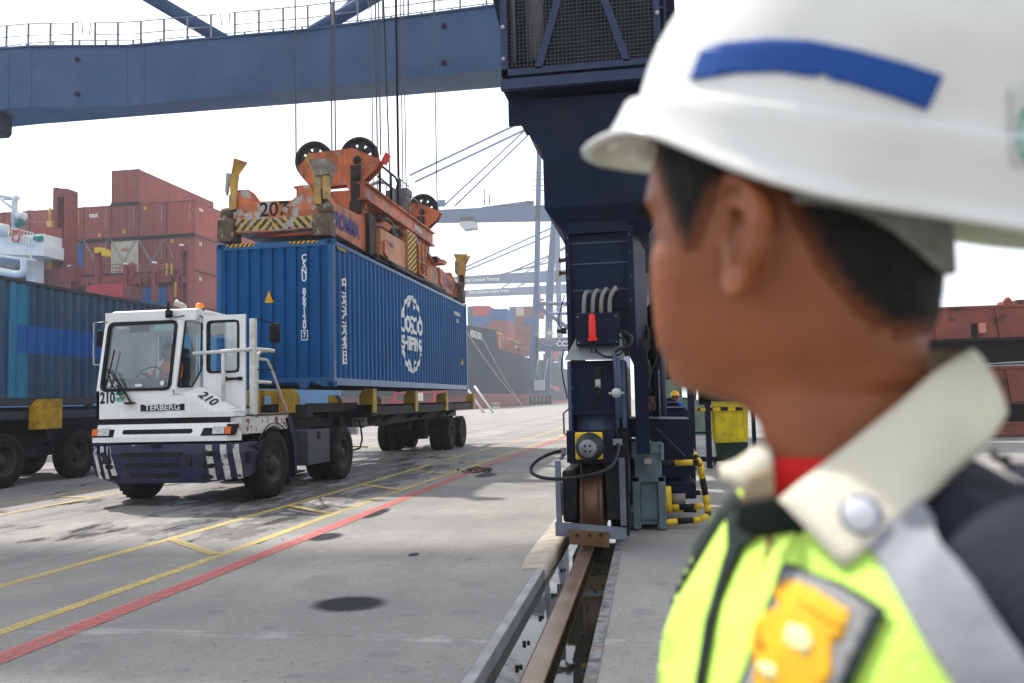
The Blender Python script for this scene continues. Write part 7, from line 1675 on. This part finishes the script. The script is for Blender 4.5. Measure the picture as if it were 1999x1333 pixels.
    # hair: shell of the scalp region
    def hl(a):
        P_ = [(.2, .10), (.07, .075), (.062, .055), (.054, .034), (.046, .012), (.036, -.004), (.028, -.002), (.020, .012), (.010, .030), (-.012, .040), (-.024, .030), (-.030, .006), (-.038, -.016), (-.050, -.040), (-.064, -.058), (-.2, -.064)]
        for (a1, c1), (a2, c2) in zip(P_, P_[1:]):
            if a2 <= a <= a1: return c2+(c1-c2)*(a-a2)/(a1-a2)
        return 0
    HP_ = [(.2, .10), (.07, .075), (.062, .055), (.054, .034), (.046, .012), (.036, -.004), (.028, -.002), (.020, .012), (.010, .030), (-.012, .040), (-.024, .030), (-.030, .006), (-.038, -.016), (-.050, -.040), (-.064, -.058), (-.2, -.064)]
    def hdist(a, c):
        best = 9
        for (x1, y1), (x2, y2) in zip(HP_, HP_[1:]):
            dx, dy = x2-x1, y2-y1; t = max(0, min(1, ((a-x1)*dx+(c-y1)*dy)/(dx*dx+dy*dy))); best = min(best, math.hypot(a-x1-t*dx, c-y1-t*dy))
        return best
    bm = bmesh.new(); bm.from_mesh(head.data); kill = []
    for v in bm.verts:
        q = v.co-HC; a, b_, c = q.dot(F), q.dot(S), q.z
        out_ = 1
        wob = .004*noise.noise(v.co*160)+.003*noise.noise(v.co*60)
        isear = (-.045 < a < .012 and abs(b_) > .0795 and -.045 < c < .04)
        if c+wob < hl(a) or isear: kill.append(v)
    bmesh.ops.delete(bm, geom=kill, context='VERTS')
    bm.normal_update(); bm.verts.index_update(); dens = [0.]*len(bm.verts)
    for v in bm.verts:
        q = v.co-HC; a, c = q.dot(F), q.z; e = min(1, hdist(a, c)/.016); v.co += v.normal*(.0008+.0045*e+.0012*noise.noise(v.co*300)*e); dens[v.index] = e
    me = bpy.data.meshes.new('hair'); bm.to_mesh(me); bm.free(); me.attributes.new('dens', 'FLOAT', 'POINT').data.foreach_set('value', dens); me.materials.append(HAIRF); hair = bpy.data.objects.new('hair', me); COL.objects.link(hair); hair.parent = root; me.transform(off)
    for p in me.polygons: p.use_smooth = True
    # eyes (mostly turned away)
    b = MB()
    for sd in (1, -1): b.lathe([(0, -.011), (.006, -.009), (.0105, -.003), (.011, .003), (0, .011)], hp(.068, sd*.031, .019), F*-1, 14, WHITET); b.lathe([(0, 0), (.005, 0)], hp(.0795, sd*.031, .019), F, 12, BLACK)
    o = b.build('eyes', None, root); o.data.transform(off)
    for sd in (1, -1):
        b = MB(); b.tube([hp(.094, sd*.014, .036), hp(.092, sd*.03, .042), hp(.083, sd*.05, .036)], .003, 6); o = b.build('eyebrow', HAIR, root); o.data.transform(off)
    # ---- helmet
    tau = radians(18); F2 = F*cos(tau)+U*sin(tau); U2 = U*cos(tau)-F*sin(tau)
    HO = hp(-.002, .0, .047)+CR*.034+U*.031
    rollh = radians(-3)
    S2 = S*cos(rollh)+U2*sin(rollh); U3 = U2*cos(rollh)-S*sin(rollh)
    kp = lambda a, b_, c: HO+F2*a+S2*b_+U3*c
    hroot = thing_part('helmet', root, (0, 0, 0)); hroot.location = HO-Vector(root.location)
    hoff = Matrix.Translation(-HO)
    A_, B_, H_ = .140, .118, .134
    n_ = 96; bm = bmesh.new(); rings = []
    prof = []
    for k in range(15): ph = pi/2*(1-k/14.5); prof.append(('d', cos(ph)**.9, sin(ph)))
    prof += [('r', 1.0, .006, 0), ('r', 1.022, .002, .0), ('r', 1.045, .003, .0), ('r', 1.056, .0, .12), ('r', 1.06, -.012, .3), ('r', 1.068, -.030, .6), ('r', 1.085, -.037, .8), ('r', 1.12, -.040, .97), ('r', 1.13, -.042, 1.0), ('r', 1.125, -.0445, .99), ('r', 1.09, -.042, .85), ('r', 1.04, -.034, .5), ('r', .98, -.016, .1), ('r', .97, .01, 0), ('r', .93, .05, 0)]
    for q in prof:
        r = []
        for j in range(n_):
            t = 2*pi*j/n_; ct, st = cos(t), sin(t); td = min(t, 2*pi-t)
            if q[0] == 'd': a, b_, c = A_*q[1]*ct, B_*q[1]*st, H_*q[2]+.006
            else:
                br = .023*math.exp(-(td/.66)**2.4)*q[3]; a, b_, c = (A_*q[1]+br)*ct, (B_*q[1]+br*.9)*st, q[2]
                wv = q[3]
                c += wv*(.020*math.exp(-((td-.98)/.55)**2)+ .003*math.exp(-(td/.45)**2)) 
                if q[1] > .99: c += (-.004*math.exp(-((td-1.9)/.6)**2))
            r.append(bm.verts.new(kp(a, b_, c)))
        rings.append(r)
    for R1, R2 in zip(rings, rings[1:]):
        for j in range(n_): bm.faces.new((R1[j], R1[(j+1) % n_], R2[(j+1) % n_], R2[j])).smooth = True
    bm.faces.new(rings[0][::-1]); bm.faces.new(rings[-1])
    bmesh.ops.recalc_face_normals(bm, faces=bm.faces[:])
    me = bpy.data.meshes.new('shell'); bm.to_mesh(me); hbvh = BVHTree.FromBMesh(bm); bm.free(); me.materials.append(HELM); o = bpy.data.objects.new('shell', me); COL.objects.link(o); o.parent = hroot; me.transform(hoff)
    BLS = mat('blue_tape', (.004, .06, .28), .18, 0, .03, 8, coat=.12)
    drape_obj([(1348, 158), (1372, 96), (1420, 84), (1500, 77), (1580, 80), (1680, 100), (1770, 125), (1840, 148), (1826, 182), (1809, 216), (1740, 190), (1660, 165), (1624, 158), (1606, 146), (1590, 152), (1520, 142), (1440, 144)], hbvh, .0008, 'stripe', BLS, hroot, 12, .0006)
    GRE = mat('green_emblem', (.02, .38, .26), .4)
    drape_obj([(1968, 172), (2040, 160), (2040, 330), (1975, 320)], hbvh, .0008, 'sticker', mat('clear_sticker', (.55, .56, .54), .3), hroot, 10, .0006)
    for k in range(7):
        a = k*.5-1.2; cx, cy = 2008+22*cos(pi-a*.9), 262+46*sin(a*1.1); drape_obj([(cx-7, cy), (cx, cy-9), (cx+7, cy), (cx, cy+9)], hbvh, .002, 'emblem', GRE, hroot, 6, .0004)
    b = MB(); b.lathe([(0, -.004), (.006, -.004), (.0075, 0), (.006, .006), (0, .006)], kp(.098, .076, -.022), S2, 14); b.box(kp(.098, .077, -.032), (.012, .004, .012), None, None, .002); o = b.build('clip', mat('clip_plastic', (.6, .58, .52), .4), hroot); o.data.transform(hoff)
    # suspension band at the nape
    b = MB(); prev = None
    for k in range(121):
        t = pi/2+.35+(pi-.7)*k/120; w_ = 0
        for_ = [hp(.0985*cos(t), .0885*sin(t), .040), hp(.0985*cos(t), .0885*sin(t), .018-.042*math.exp(-((t-pi+.1)/.62)**2))]
        ring = [b.bm.verts.new(p) for p in for_]
        if prev: f = b.bm.faces.new((prev[0], prev[1], ring[1], ring[0])); f.smooth = True
        prev = ring
    o = b.build('headband', mat('grey_mesh_band', (.22, .22, .20), .7, 0, .2, 60), hroot); o.data.transform(hoff); s_ = o.modifiers.new('s', 'SOLIDIFY'); s_.thickness = .003
    # ---- torso
    pt = radians(99); Ft = fh*cos(pt)-rh*sin(pt); St = U.cross(Ft)
    NC = hp(-.045, 0, 0); NC.z = 0
    tp = lambda a, b_, z: NC+Ft*a+St*b_+U*z
    TT = [(.92, .165, .11, .10), (1.0, .168, .115, .10), (1.12, .178, .12, .10), (1.24, .192, .128, .105), (1.32, .198, .108, .112), (1.37, .190, .090, .115), (1.405, .165, .072, .110), (1.425, .135, .062, .095), (1.438, .115, .066, .08), (1.45, .085, .054, .068), (1.462, .055, .04, .055)]
    bm = bmesh.new(); rings = []
    for z, w_, f, k in TT:
        r = []
        for j in range(48):
            t = 2*pi*j/48; ct, st = cos(t), sin(t); p_ = .82 if z < 1.43 else 1
            r.append(bm.verts.new(tp((f if ct > 0 else k)*abs(ct)**p_*(1 if ct > 0 else -1), w_*abs(st)**p_*(1 if st > 0 else -1), z)))
        rings.append(r)
    for A, B in zip(rings, rings[1:]):
        for j in range(48): bm.faces.new((A[j], A[(j+1) % 48], B[(j+1) % 48], B[j]))
    bm.faces.new(rings[0]); bm.faces.new(rings[-1][::-1])
    arms = []
    for sd in (1, -1):
        ds = 0 if sd > 0 else -.045
        P_ = [tp(ds, sd*.13, 1.415+ds), tp(ds, sd*.185, 1.39+ds), tp(-.01+ds, sd*.225, 1.30+ds), tp(-.02, sd*.245, 1.12), tp(.03, sd*.25, .99), tp(.07, sd*.25, .88)]; rr = [.055, .062, .056, .050, .044, .036]
        t_ = MB(); t_.tube(P_, .05, 16, radii=rr); me_ = bpy.data.meshes.new('t'); t_.bm.to_mesh(me_); t_.bm.free(); bm.from_mesh(me_); bpy.data.meshes.remove(me_)
        bmesh.ops.create_uvsphere(bm, u_segments=16, v_segments=10, radius=.066, matrix=Matrix.Translation(tp(ds, sd*.165, 1.395+ds))); arms.append(tp(.085, sd*.25, .86))
    bmesh.ops.recalc_face_normals(bm, faces=bm.faces[:])
    me = bpy.data.meshes.new('s'); bm.to_mesh(me); bm.free(); o = bpy.data.objects.new('s', me); COL.objects.link(o)
    rm = o.modifiers.new('r', 'REMESH'); rm.mode = 'VOXEL'; rm.voxel_size = .006; sm = o.modifiers.new('s', 'SMOOTH'); sm.iterations = 28; sm.factor = .6
    SHIRT = mat('navy_shirt_cloth', (.012, .015, .024), .75, 0, .2, 20, bump=.3, bump_scale=260)
    shirt = mesh_from(o, 'shirt', SHIRT, root)
    # cloth folds
    for v in shirt.data.vertices:
        v.co += v.normal*(.004*noise.noise(v.co*14)+.0025*noise.noise(v.co*34))
    sb = bmesh.new(); sb.from_mesh(shirt.data); sbvh = BVHTree.FromBMesh(sb)
    # vest: front and back shell below the shoulders
    NEON = mat('neon_green_cloth', (.58, .86, .15), .7, 0, .06, 14, (.42, .72, .06), .35, 22, bump=.35, bump_scale=320)
    REFL = mat('reflective_tape', (.24, .25, .275), .75, 0, .12, 20, (.22, .23, .26), .6, 16, bump=.2, bump_scale=60)
    NBLK = mat('dark_vest_edge', (.01, .018, .016), .7, 0, .2, 20)
    kill = []
    for v in sb.verts:
        q = v.co-NC; a, b_ = q.dot(Ft), q.dot(St)
        if v.co.z > 1.435-.0 or v.co.z < 1.0 or abs(b_) > .205-(.25*max(0, v.co.z-1.36)) or (a > -.02 and b_ > .05 and v.co.z > 1.30): kill.append(v)
    vb = sb.copy(); 
    kill2 = [vb.verts[i] for i in range(0)]
    vb.free()
    v2 = bmesh.new(); v2.from_mesh(shirt.data); v2.verts.ensure_lookup_table(); ks = set(v.index for v in kill)
    bmesh.ops.delete(v2, geom=[v for v in v2.verts if v.index in ks], context='VERTS'); v2.normal_update()
    for v in v2.verts: v.co += v.normal*.003
    me = bpy.data.meshes.new('vest'); v2.to_mesh(me); v2.free(); me.materials.append(NEON); vest = bpy.data.objects.new('vest', me); COL.objects.link(vest)
    for p in me.polygons: p.use_smooth = True
    me.transform(off); vest.parent = root; s_ = vest.modifiers.new('s', 'SOLIDIFY'); s_.thickness = .002
    D = lambda poly, o_, nm, m_, st=14: drape_obj(poly, sbvh, o_, nm, m_, vest, st, .0015)
    D([(1452, 968), (1430, 1010), (1390, 1080), (1330, 1180), (1285, 1290), (1240, 1440), (1960, 1440), (1880, 1320), (1800, 1210), (1750, 1130), (1690, 1050), (1600, 985), (1520, 965)], .0045, 'front_panel', NEON)
    D([(1690, 1040), (1790, 985), (1850, 1050), (1930, 1150), (2060, 1330), (2060, 1460), (1960, 1440), (1890, 1330), (1800, 1210), (1740, 1120)], .0065, 'reflective_band', REFL)
    D([(1450, 965), (1412, 1003), (1360, 1085), (1305, 1180), (1318, 1195), (1372, 1105), (1420, 1028), (1465, 985)], .006, 'dark_edge', NBLK, 10)
    D([(1475, 990), (1545, 1000), (1550, 1030), (1500, 1050), (1470, 1075), (1448, 1120), (1425, 1175), (1410, 1235), (1395, 1330), (1380, 1440), (1365, 1440), (1380, 1330), (1398, 1220), (1420, 1140), (1440, 1075), (1440, 1015)], .0065, 'placket', NBLK, 10)
    # badge patch: a flat stitched board lying on the chest
    def patch(poly, lift, nm, m_, par): return drape_obj(poly, sbvh, lift, nm, m_, par, 20, .0006)
    bd = patch([(1568, 1106), (1660, 1150), (1755, 1203), (1742, 1225), (1690, 1330), (1640, 1440), (1430, 1440), (1480, 1310), (1548, 1118)], .0080, 'badge', mat('badge_border', (.02, .03, .03), .6), root)
    GP = mat('badge_grey', (.24, .24, .24), .7, 0, .05, 40, bump=.1, bump_scale=300); GY = mat('badge_gold', (.80, .40, .02), .6, 0, .1, 40, (.55, .3, .02), .5, 60); GL = mat('badge_pale', (.85, .74, .35), .6)
    patch([(1573, 1120), (1655, 1160), (1733, 1208), (1722, 1230), (1672, 1330), (1625, 1440), (1448, 1440), (1495, 1310), (1558, 1130)], .0090, 'badge_field', GP, bd)
    patch([(1562, 1146), (1590, 1150), (1640, 1180), (1685, 1205), (1680, 1235), (1672, 1263), (1655, 1262), (1652, 1290), (1655, 1320), (1640, 1345), (1600, 1440), (1510, 1440), (1505, 1300), (1500, 1265), (1505, 1225), (1530, 1205), (1552, 1200), (1542, 1185), (1540, 1165)], .0098, 'badge_shield', GY, bd)
    patch([(1572, 1232), (1605, 1240), (1618, 1262), (1608, 1290), (1592, 1282), (1562, 1262)], .0105, 'badge_emblem', GL, bd); patch([(1520, 1300), (1545, 1305), (1550, 1330), (1530, 1335), (1515, 1320)], .0105, 'badge_emblem', GL, bd)
    GO = mat('badge_brown', (.35, .16, .01), .6)
    patch([(1512, 1246), (1519, 1244), (1522, 1262), (1530, 1274), (1524, 1278), (1514, 1264)], .0106, 'badge_mark', GO, bd)  # small brown mark on the gold shield
    for k in range(8): x = 1590+k*10.5; y = 1192+k*5.6; patch([(x, y), (x+5, y+2.5), (x+4, y+8), (x-1, y+6)], .0105, 'badge_letter', GO, bd)
    # red undershirt ring and collars
    b = MB(); prev = None
    for k in range(49):
        t = 2*pi*k/48; ct, st = cos(t), sin(t); ring = [b.bm.verts.new(hp((.018 if ct > 0 else .098)*ct+(.006 if ct > 0 else .006), .064*st, c)-U*.0) for c in (-.128, -.142, -.157)]
        if prev:
            for j in (0, 1): f = b.bm.faces.new((prev[j], prev[j+1], ring[j+1], ring[j])); f.smooth = True
        prev = ring
    o = b.build('undershirt', mat('red_undershirt', (.62, .015, .015), .7, 0, .05, 20), root); o.data.transform(off); s_ = o.modifiers.new('s', 'SOLIDIFY'); s_.thickness = .003
    CRM = mat('cream_cotton', (.66, .62, .50), .8, 0, .05, 9, (.5, .46, .34), .3, 12, bump=.25, bump_scale=400)
    def patchgrid(rows, name, m_, th=.002, bulge=.0):
        b = MB(); G = []
        for r in rows: G.append([b.bm.verts.new(p) for p in r])
        for A, B in zip(G, G[1:]):
            for j in range(len(A)-1): f = b.bm.faces.new((A[j], A[j+1], B[j+1], B[j])); f.smooth = True
        o = b.build(name, m_, root); o.data.transform(off); s_ = o.modifiers.new('s', 'SOLIDIFY'); s_.thickness = th; s_.offset = 0; return o
    def lerp_path(P_, n):
        P3 = smooth([Vector(p) for p in P_], 6); L_ = [0]
        for a, c in zip(P3, P3[1:]): L_.append(L_[-1]+(c-a).length)
        out = []
        for i in range(n+1):
            s = L_[-1]*i/n; j = 0
            while j < len(L_)-2 and L_[j+1] < s: j += 1
            out.append(P3[j].lerp(P3[j+1], min(1, (s-L_[j])/max(1e-9, L_[j+1]-L_[j]))))
        return out
    def hitd(px, py, lift, guess):
        d = ray(px, py); h = sbvh.ray_cast(CP, d.normalized())
        if h[0] is None or h[3] > 1: return atD(px, py, guess)
        dep = (h[0]-CP).dot(CF)-lift; return atD(px, py, min(dep, guess))
    Tt = [(1522, 978, .470), (1600, 916, .463), (1668, 864, .458), (1745, 805, .458), (1812, 744, .462), (1862, 706, .475), (1902, 682, .492)]
    Et = [(1646, 1110, .455), (1700, 1066, .448), (1765, 1012, .442), (1830, 955, .440), (1898, 892, .442), (1945, 845, .447), (1966, 806, .455)]
    Tp = lerp_path([atD(*t) for t in Tt], 18); Ep = lerp_path([hitd(x, y, .008, g_) for x, y, g_ in Et], 18)
    rows = [[a+CF*.016-U*.016 for a in Tp], [a+CF*.007-U*.002 for a in Tp]]
    for i in range(9):
        s = i/8; rows.append([a.lerp(c, s)-CF*(.005*math.sin(pi*s)*(1-.3*s)) for a, c in zip(Tp, Ep)])
    rows = [[p+CF*.0022*noise.noise(p*38) for p in r] for r in rows]
    patchgrid(rows, 'collar', CRM)
    # collar stand passing behind the neck and the far flap
    st_ = [(1902, 682, .492), (1868, 682, .53), (1826, 684, .565), (1780, 700, .60), (1680, 760, .625), (1580, 830, .625), (1500, 872, .60), (1470, 900, .575)]
    top_ = lerp_path([atD(*t) for t in st_], 20); rows = [top_, [p-U*.022+(Vector((NC.x, NC.y, p.z))-p)*.05 for p in top_], [p-U*.05 for p in top_]]; patchgrid(rows, 'collar', mat('collar_inside', (.42, .36, .24), .85, 0, .05, 9))
    a1 = lerp_path([atD(*t) for t in ((1496, 866, .500), (1475, 872, .50), (1440, 898, .505), (1402, 911, .515))], 8); a2 = lerp_path([atD(*t) for t in ((1506, 905, .490), (1490, 962, .49), (1452, 958, .495), (1408, 930, .51))], 8)
    patchgrid([[a.lerp(c, i/4)-CF*.006*math.sin(pi*i/4) for a, c in zip(a1, a2)] for i in range(5)], 'collar', CRM)
    a1 = lerp_path([atD(*t) for t in ((1458, 930, .488), (1480, 918, .486), (1510, 905, .482))], 4); a2 = lerp_path([atD(*t) for t in ((1450, 975, .486), (1478, 985, .484), (1512, 975, .480))], 4)
    patchgrid([[a.lerp(c, i/3) for a, c in zip(a1, a2)] for i in range(4)], 'shirt_placket', mat('tan_inner', (.34, .26, .17), .8))
    q1 = lerp_path([hitd(*t) for t in ((1440, 985, .008, .476), (1470, 978, .008, .474), (1520, 972, .008, .472), (1560, 985, .008, .47))], 6); q2 = lerp_path([hitd(*t) for t in ((1438, 1030, .006, .476), (1480, 1048, .006, .474), (1530, 1042, .006, .472), (1575, 1040, .006, .47))], 6)
    patchgrid([[a.lerp(c, i/3) for a, c in zip(q1, q2)] for i in range(4)], 'neck_binding', NBLK)
    c_ = Ep[3].lerp(Tp[3], .42)-CF*.0125; n2 = (c_-CP).normalized()
    b = MB(); b.lathe([(.0080, .0005), (.0092, -.0012), (.0100, .0005), (.0100, .002)], c_, n2, 28, mat('button_ring', (.10, .13, .26), .3, .3)); b.lathe([(0, -.003), (.0075, -.0025), (.009, .0), (.009, .002)], c_, n2, 28, mat('button_white', (.78, .78, .82), .2, .1)); o = b.build('collar_button', None, root); o.data.transform(off)
    # shoulder strap with a pale mark
    D2 = lambda poly, o_, nm, m_, par=root: drape_obj(poly, sbvh, o_, nm, m_, par, 14, .003)
    D2([(1900, 880), (1975, 842), (2060, 850), (2060, 1010), (1985, 960), (1925, 925)], .009, 'shoulder_strap', mat('strap_cloth', (.008, .010, .018), .8)); D2([(1948, 886), (1975, 872), (2010, 872), (2020, 895), (1985, 902), (1955, 897)], .014, 'strap_mark', STK)
    # trousers, shoes, hands
    V = [tp(0, 0, .96), tp(0, .09, .90), tp(0, .10, .5), tp(-.01, .10, .1), tp(0, -.09, .90), tp(0, -.10, .5), tp(-.01, -.10, .1)]; R_ = [.13, .10, .07, .055, .10, .07, .055]; skinned(V, [(0, 1), (1, 2), (2, 3), (0, 4), (4, 5), (5, 6)], R_, 'trousers', SHIRT, root).data.transform(off)
    V = []; E_ = []; R_ = []
    for sd in (1, -1): i = len(V); V += [tp(-.03, sd*.10, .06), tp(.06, sd*.10, .05), tp(.15, sd*.10, .035)]; R_ += [.05, .045, .035]; E_ += [(i, i+1), (i+1, i+2)]
    for sd in (1, -1):
        o = skinned(V[0:3] if sd == 1 else V[3:6], [(0, 1), (1, 2)], R_[:3], 'shoe', BLACK, root); o.data.transform(off)
    if True:
        V = [tp(-.01, 0, 1.36), tp(0, 0, 1.43), hp(-.045, 0, -.13), tp(0, 0, 1.1)]; R_ = [.07, .05, .045, .09]; E_ = [(0, 1), (1, 2), (0, 3)]
        for sd, w0 in zip((1, -1), arms):
            ds = 0 if sd > 0 else -.045; i = len(V); V += [tp(ds, sd*.13, 1.38+ds), tp(-.02, sd*.245, 1.12), tp(.06, sd*.25, .93), w0]; R_ += [.035, .03, .024, .025]; E_ += [(0, i), (i, i+1), (i+1, i+2), (i+2, i+3)]; hand_chain(V, E_, R_, i+3, w0, (0, 0, -1), St*-sd, Ft)
        h_ = skinned(V, E_, R_, 'hand', SKIN, None); hb = bmesh.new(); hb.from_mesh(head.data); hb.from_mesh(h_.data); hb.to_mesh(head.data); hb.free(); me_ = h_.data; bpy.data.objects.remove(h_)
    for p in head.data.polygons: p.use_smooth = True
    head.data.transform(off); head.parent = root
    shirt.data.transform(off); sb.free()
man()
def fig_body(q, zh, k, wr, el, sh, chest, down, Rr, F, m, t, off):
    V = [Vector(chest), q(-.02, 0, zh-.17), q(-.005, 0, zh-.08), q(.012, 0, zh-.03), q(0, 0, zh+.045), q(.088, 0, zh-.01), q(.012, .078, zh), q(.012, -.078, zh), q(.055, 0, zh-.085)]; R_ = [.10, .05, .055, .078, .070, .012, .014, .014, .03]
    E_ = [(0, 1), (1, 2), (2, 3), (3, 4), (3, 5), (3, 6), (3, 7), (2, 8)]
    for w, e, s_, sd in zip(wr, el, sh, (1, -1)):
        i = len(V); V += [Vector(s_), Vector(e), Vector(w)]; R_ += [.045, .038, .027]; E_ += [(0, i), (i, i+1), (i+1, i+2)]; hand_chain(V, E_, R_, i+2, w, down, Vector(Rr)*-sd, F)
    skinned(V, E_, R_, 'body', m, t, 2).data.transform(off)
def worker():
    P = atY(1318, 790, 22.); x, y = P.x, P.y; F = Vector((.35, -.93, 0)).normalized(); Rr = F.cross(Vector((0, 0, 1)))*-1
    t = thing('person', 'worker in yellow hard hat and blue coverall beside the green cabin', 'person', (x, y, 0)); off = Matrix.Translation(-Vector(t.location))
    ztop = atY(1318, 764, 22.).z; zh = ztop-.12; q = lambda a, s_, z: Vector((x, y, 0))+F*a+Rr*s_+Vector((0, 0, z))
    k = (zh+.1)/1.70
    fig_body(q, zh, k, [q(.1, sd*.27, .82*k) for sd in (1, -1)], [q(-.02, sd*.24, 1.12*k) for sd in (1, -1)], [q(0, sd*.17, 1.38*k) for sd in (1, -1)], q(0, 0, 1.2*k), (0, 0, -1), Rr, F, mat('dark_skin', (.13, .055, .03), .5), t, off)
    V = [q(0, 0, .95*k), q(0, 0, 1.15*k), q(0, 0, 1.36*k), q(-.01, 0, zh-.16), q(0, .17, 1.38*k), q(-.02, .24, 1.12*k), q(.08, .26, .86*k), q(0, -.17, 1.38*k), q(-.02, -.24, 1.12*k), q(.08, -.26, .86*k), q(0, .09, .85*k), q(0, .1, .5*k), q(-.02, .1, .08), q(0, -.09, .85*k), q(0, -.1, .5*k), q(-.02, -.1, .08)]
    R_ = [.14, .14, .15, .06, .075, .05, .04, .075, .05, .04, .10, .075, .06, .10, .075, .06]
    skinned(V, [(0, 1), (1, 2), (2, 3), (2, 4), (4, 5), (5, 6), (2, 7), (7, 8), (8, 9), (0, 10), (10, 11), (11, 12), (0, 13), (13, 14), (14, 15)], R_, 'coverall', mat('blue_coverall', (.03, .11, .42), .7, 0, .15, 8), t).data.transform(off)
    for sd in (1, -1): skinned([q(-.03, sd*.1, .05), q(.14, sd*.1, .035)], [(0, 1)], [.05, .035], 'shoe', BLACK, t, 1).data.transform(off)
    b = MB(); c_ = q(0, 0, zh+.035); b.lathe([(0, .105), (.05, .098), (.09, .07), (.11, .025), (.115, .0), (.13, -.012), (.135, -.018), (.11, -.012), (.10, .0)], c_, (0, 0, 1), 26); b.box(c_+F*.13-Vector((0, 0, .012)), (.16, .10, .012), Matrix.Rotation(atan2(F.y, F.x)-pi/2, 3, 'Z'), None, .004); b.box(c_+Vector((0, 0, .10)), (.03, .16, .02), Matrix.Rotation(atan2(F.y, F.x)-pi/2, 3, 'Z'), None, .006); o = b.build('helmet', mat('yellow_helmet', (.85, .42, .01), .3, 0, .04, 5, coat=.3), t); o.data.transform(off)
worker()
def driver():
    x, y = -7.88, 12.98; F = Vector((.55, -.83, 0)).normalized(); Rr = Vector((1, 0, 0)); t = thing('person', 'driver in an orange and white jacket sitting in the white tractor cab', 'person', (x, y, 1.5)); off = Matrix.Translation(-Vector(t.location))
    q = lambda a, s_, z: Vector((x+s_, y-a, z))
    fig_body(q, 2.46, 1, [q(.36, sd*.17, 2.04) for sd in (1, -1)], [q(.08, sd*.24, 1.98) for sd in (1, -1)], [q(-.02, sd*.18, 2.18) for sd in (1, -1)], q(-.02, 0, 2.08), (0, -1, .1), Vector((0, 0, 1)), Vector((1, 0, 0)), SKIN, t, off)
    V = [q(0, 0, 1.82), q(-.02, 0, 2.0), q(-.03, 0, 2.18), q(-.02, 0, 2.28), q(-.02, .18, 2.18), q(.08, .24, 1.98), q(.34, .18, 2.03), q(-.02, -.18, 2.18), q(.08, -.24, 1.98), q(.34, -.18, 2.03)]
    skinned(V, [(0, 1), (1, 2), (2, 3), (2, 4), (4, 5), (5, 6), (2, 7), (7, 8), (8, 9)], [.14, .14, .14, .06, .075, .055, .04, .075, .055, .04], 'jacket', mat('orange_jacket', (.75, .13, .03), .7, 0, .1, 8), t).data.transform(off)
    for sd in (1, -1): b = MB(); b.tube([q(-.03, sd*.10, 2.31), q(.10, sd*.11, 2.2), q(.15, sd*.11, 2.0), q(.14, sd*.11, 1.82)], .032, 8); o = b.build('jacket_stripe', STK, t); o.data.transform(off)
    skinned([q(0, .09, 1.84), q(.42, .11, 1.84), q(.46, .11, 1.48)], [(0, 1), (1, 2)], [.09, .07, .05], 'trousers', BLACK, t).data.transform(off); skinned([q(0, -.09, 1.84), q(.42, -.11, 1.84), q(.46, -.11, 1.48)], [(0, 1), (1, 2)], [.09, .07, .05], 'trousers', BLACK, t).data.transform(off)
    b = MB(); c_ = q(.02, 0, 2.47); b.lathe([(0, .115), (.05, .105), (.08, .06), (.085, .01), (.08, 0)], c_-F*.012, (0, 0, 1), 18); o = b.build('hair', HAIR, t); o.data.transform(off)
driver()
# ------------------------------------------------------------------ pieces that stand apart become parts of their own
def split_apart(o, gap=.03):
    bm = bmesh.new(); bm.from_mesh(o.data); bm.verts.ensure_lookup_table(); n = len(bm.verts); par = list(range(n))
    def find(a):
        while par[a] != a: par[a] = par[par[a]]; a = par[a]
        return a
    for e in bm.edges:
        a, b_ = find(e.verts[0].index), find(e.verts[1].index)
        if a != b_: par[a] = b_
    isl = {}
    for v in bm.verts: isl.setdefault(find(v.index), []).append(v.index)
    if not 2 <= len(isl) <= 60: bm.free(); return
    box = []
    for k, vs in isl.items():
        P = [bm.verts[i].co for i in vs]; box.append([[min(p[a] for p in P)-gap for a in range(3)], [max(p[a] for p in P)+gap for a in range(3)], vs])
    merged = True
    while merged:
        merged = False
        for i in range(len(box)):
            for j in range(i+1, len(box)):
                A, B = box[i], box[j]
                if all(A[0][a] <= B[1][a] and B[0][a] <= A[1][a] for a in range(3)):
                    A[0] = [min(A[0][a], B[0][a]) for a in range(3)]; A[1] = [max(A[1][a], B[1][a]) for a in range(3)]; A[2] = A[2]+B[2]; del box[j]; merged = True; break
            if merged: break
    bm.free()
    if not 2 <= len(box) <= 6: return
    src = o.data.copy()
    for k, B in enumerate(box):
        keep = set(B[2]); b2 = bmesh.new(); b2.from_mesh(src); b2.verts.ensure_lookup_table(); bmesh.ops.delete(b2, geom=[v for v in b2.verts if v.index not in keep], context='VERTS')
        if k == 0: b2.to_mesh(o.data)
        else: me = src.copy(); b2.to_mesh(me); c = o.copy(); c.data = me; COL.objects.link(c)
        b2.free()
for o in list(COL.objects):
    if o.type == 'MESH' and o.parent and o.data.users == 1 and not o.children and not any(k in o.name for k in ('lettering', 'body', 'hair', 'logo', 'vest', 'shirt', 'badge', 'railing', 'tyre', 'rim', 'emblem', 'ladder', 'stair')):
        split_apart(o)
# ------------------------------------------------------------------ haze
b = MB(); b.bb(-300, 120, -60, 700, -7, 120); hz = b.build('haze'); tag(hz, kind='stuff')
m = bpy.data.materials.new('haze_air'); m.use_nodes = True; n = m.node_tree.nodes; n.remove(n['Principled BSDF'])
v = n.new('ShaderNodeVolumePrincipled'); v.inputs['Color'].default_value = (.90, .95, 1, 1); v.inputs['Density'].default_value = 0.0007; v.inputs['Anisotropy'].default_value = .3
m.node_tree.links.new(v.outputs[0], n['Material Output'].inputs['Volume']); hz.data.materials.append(m)
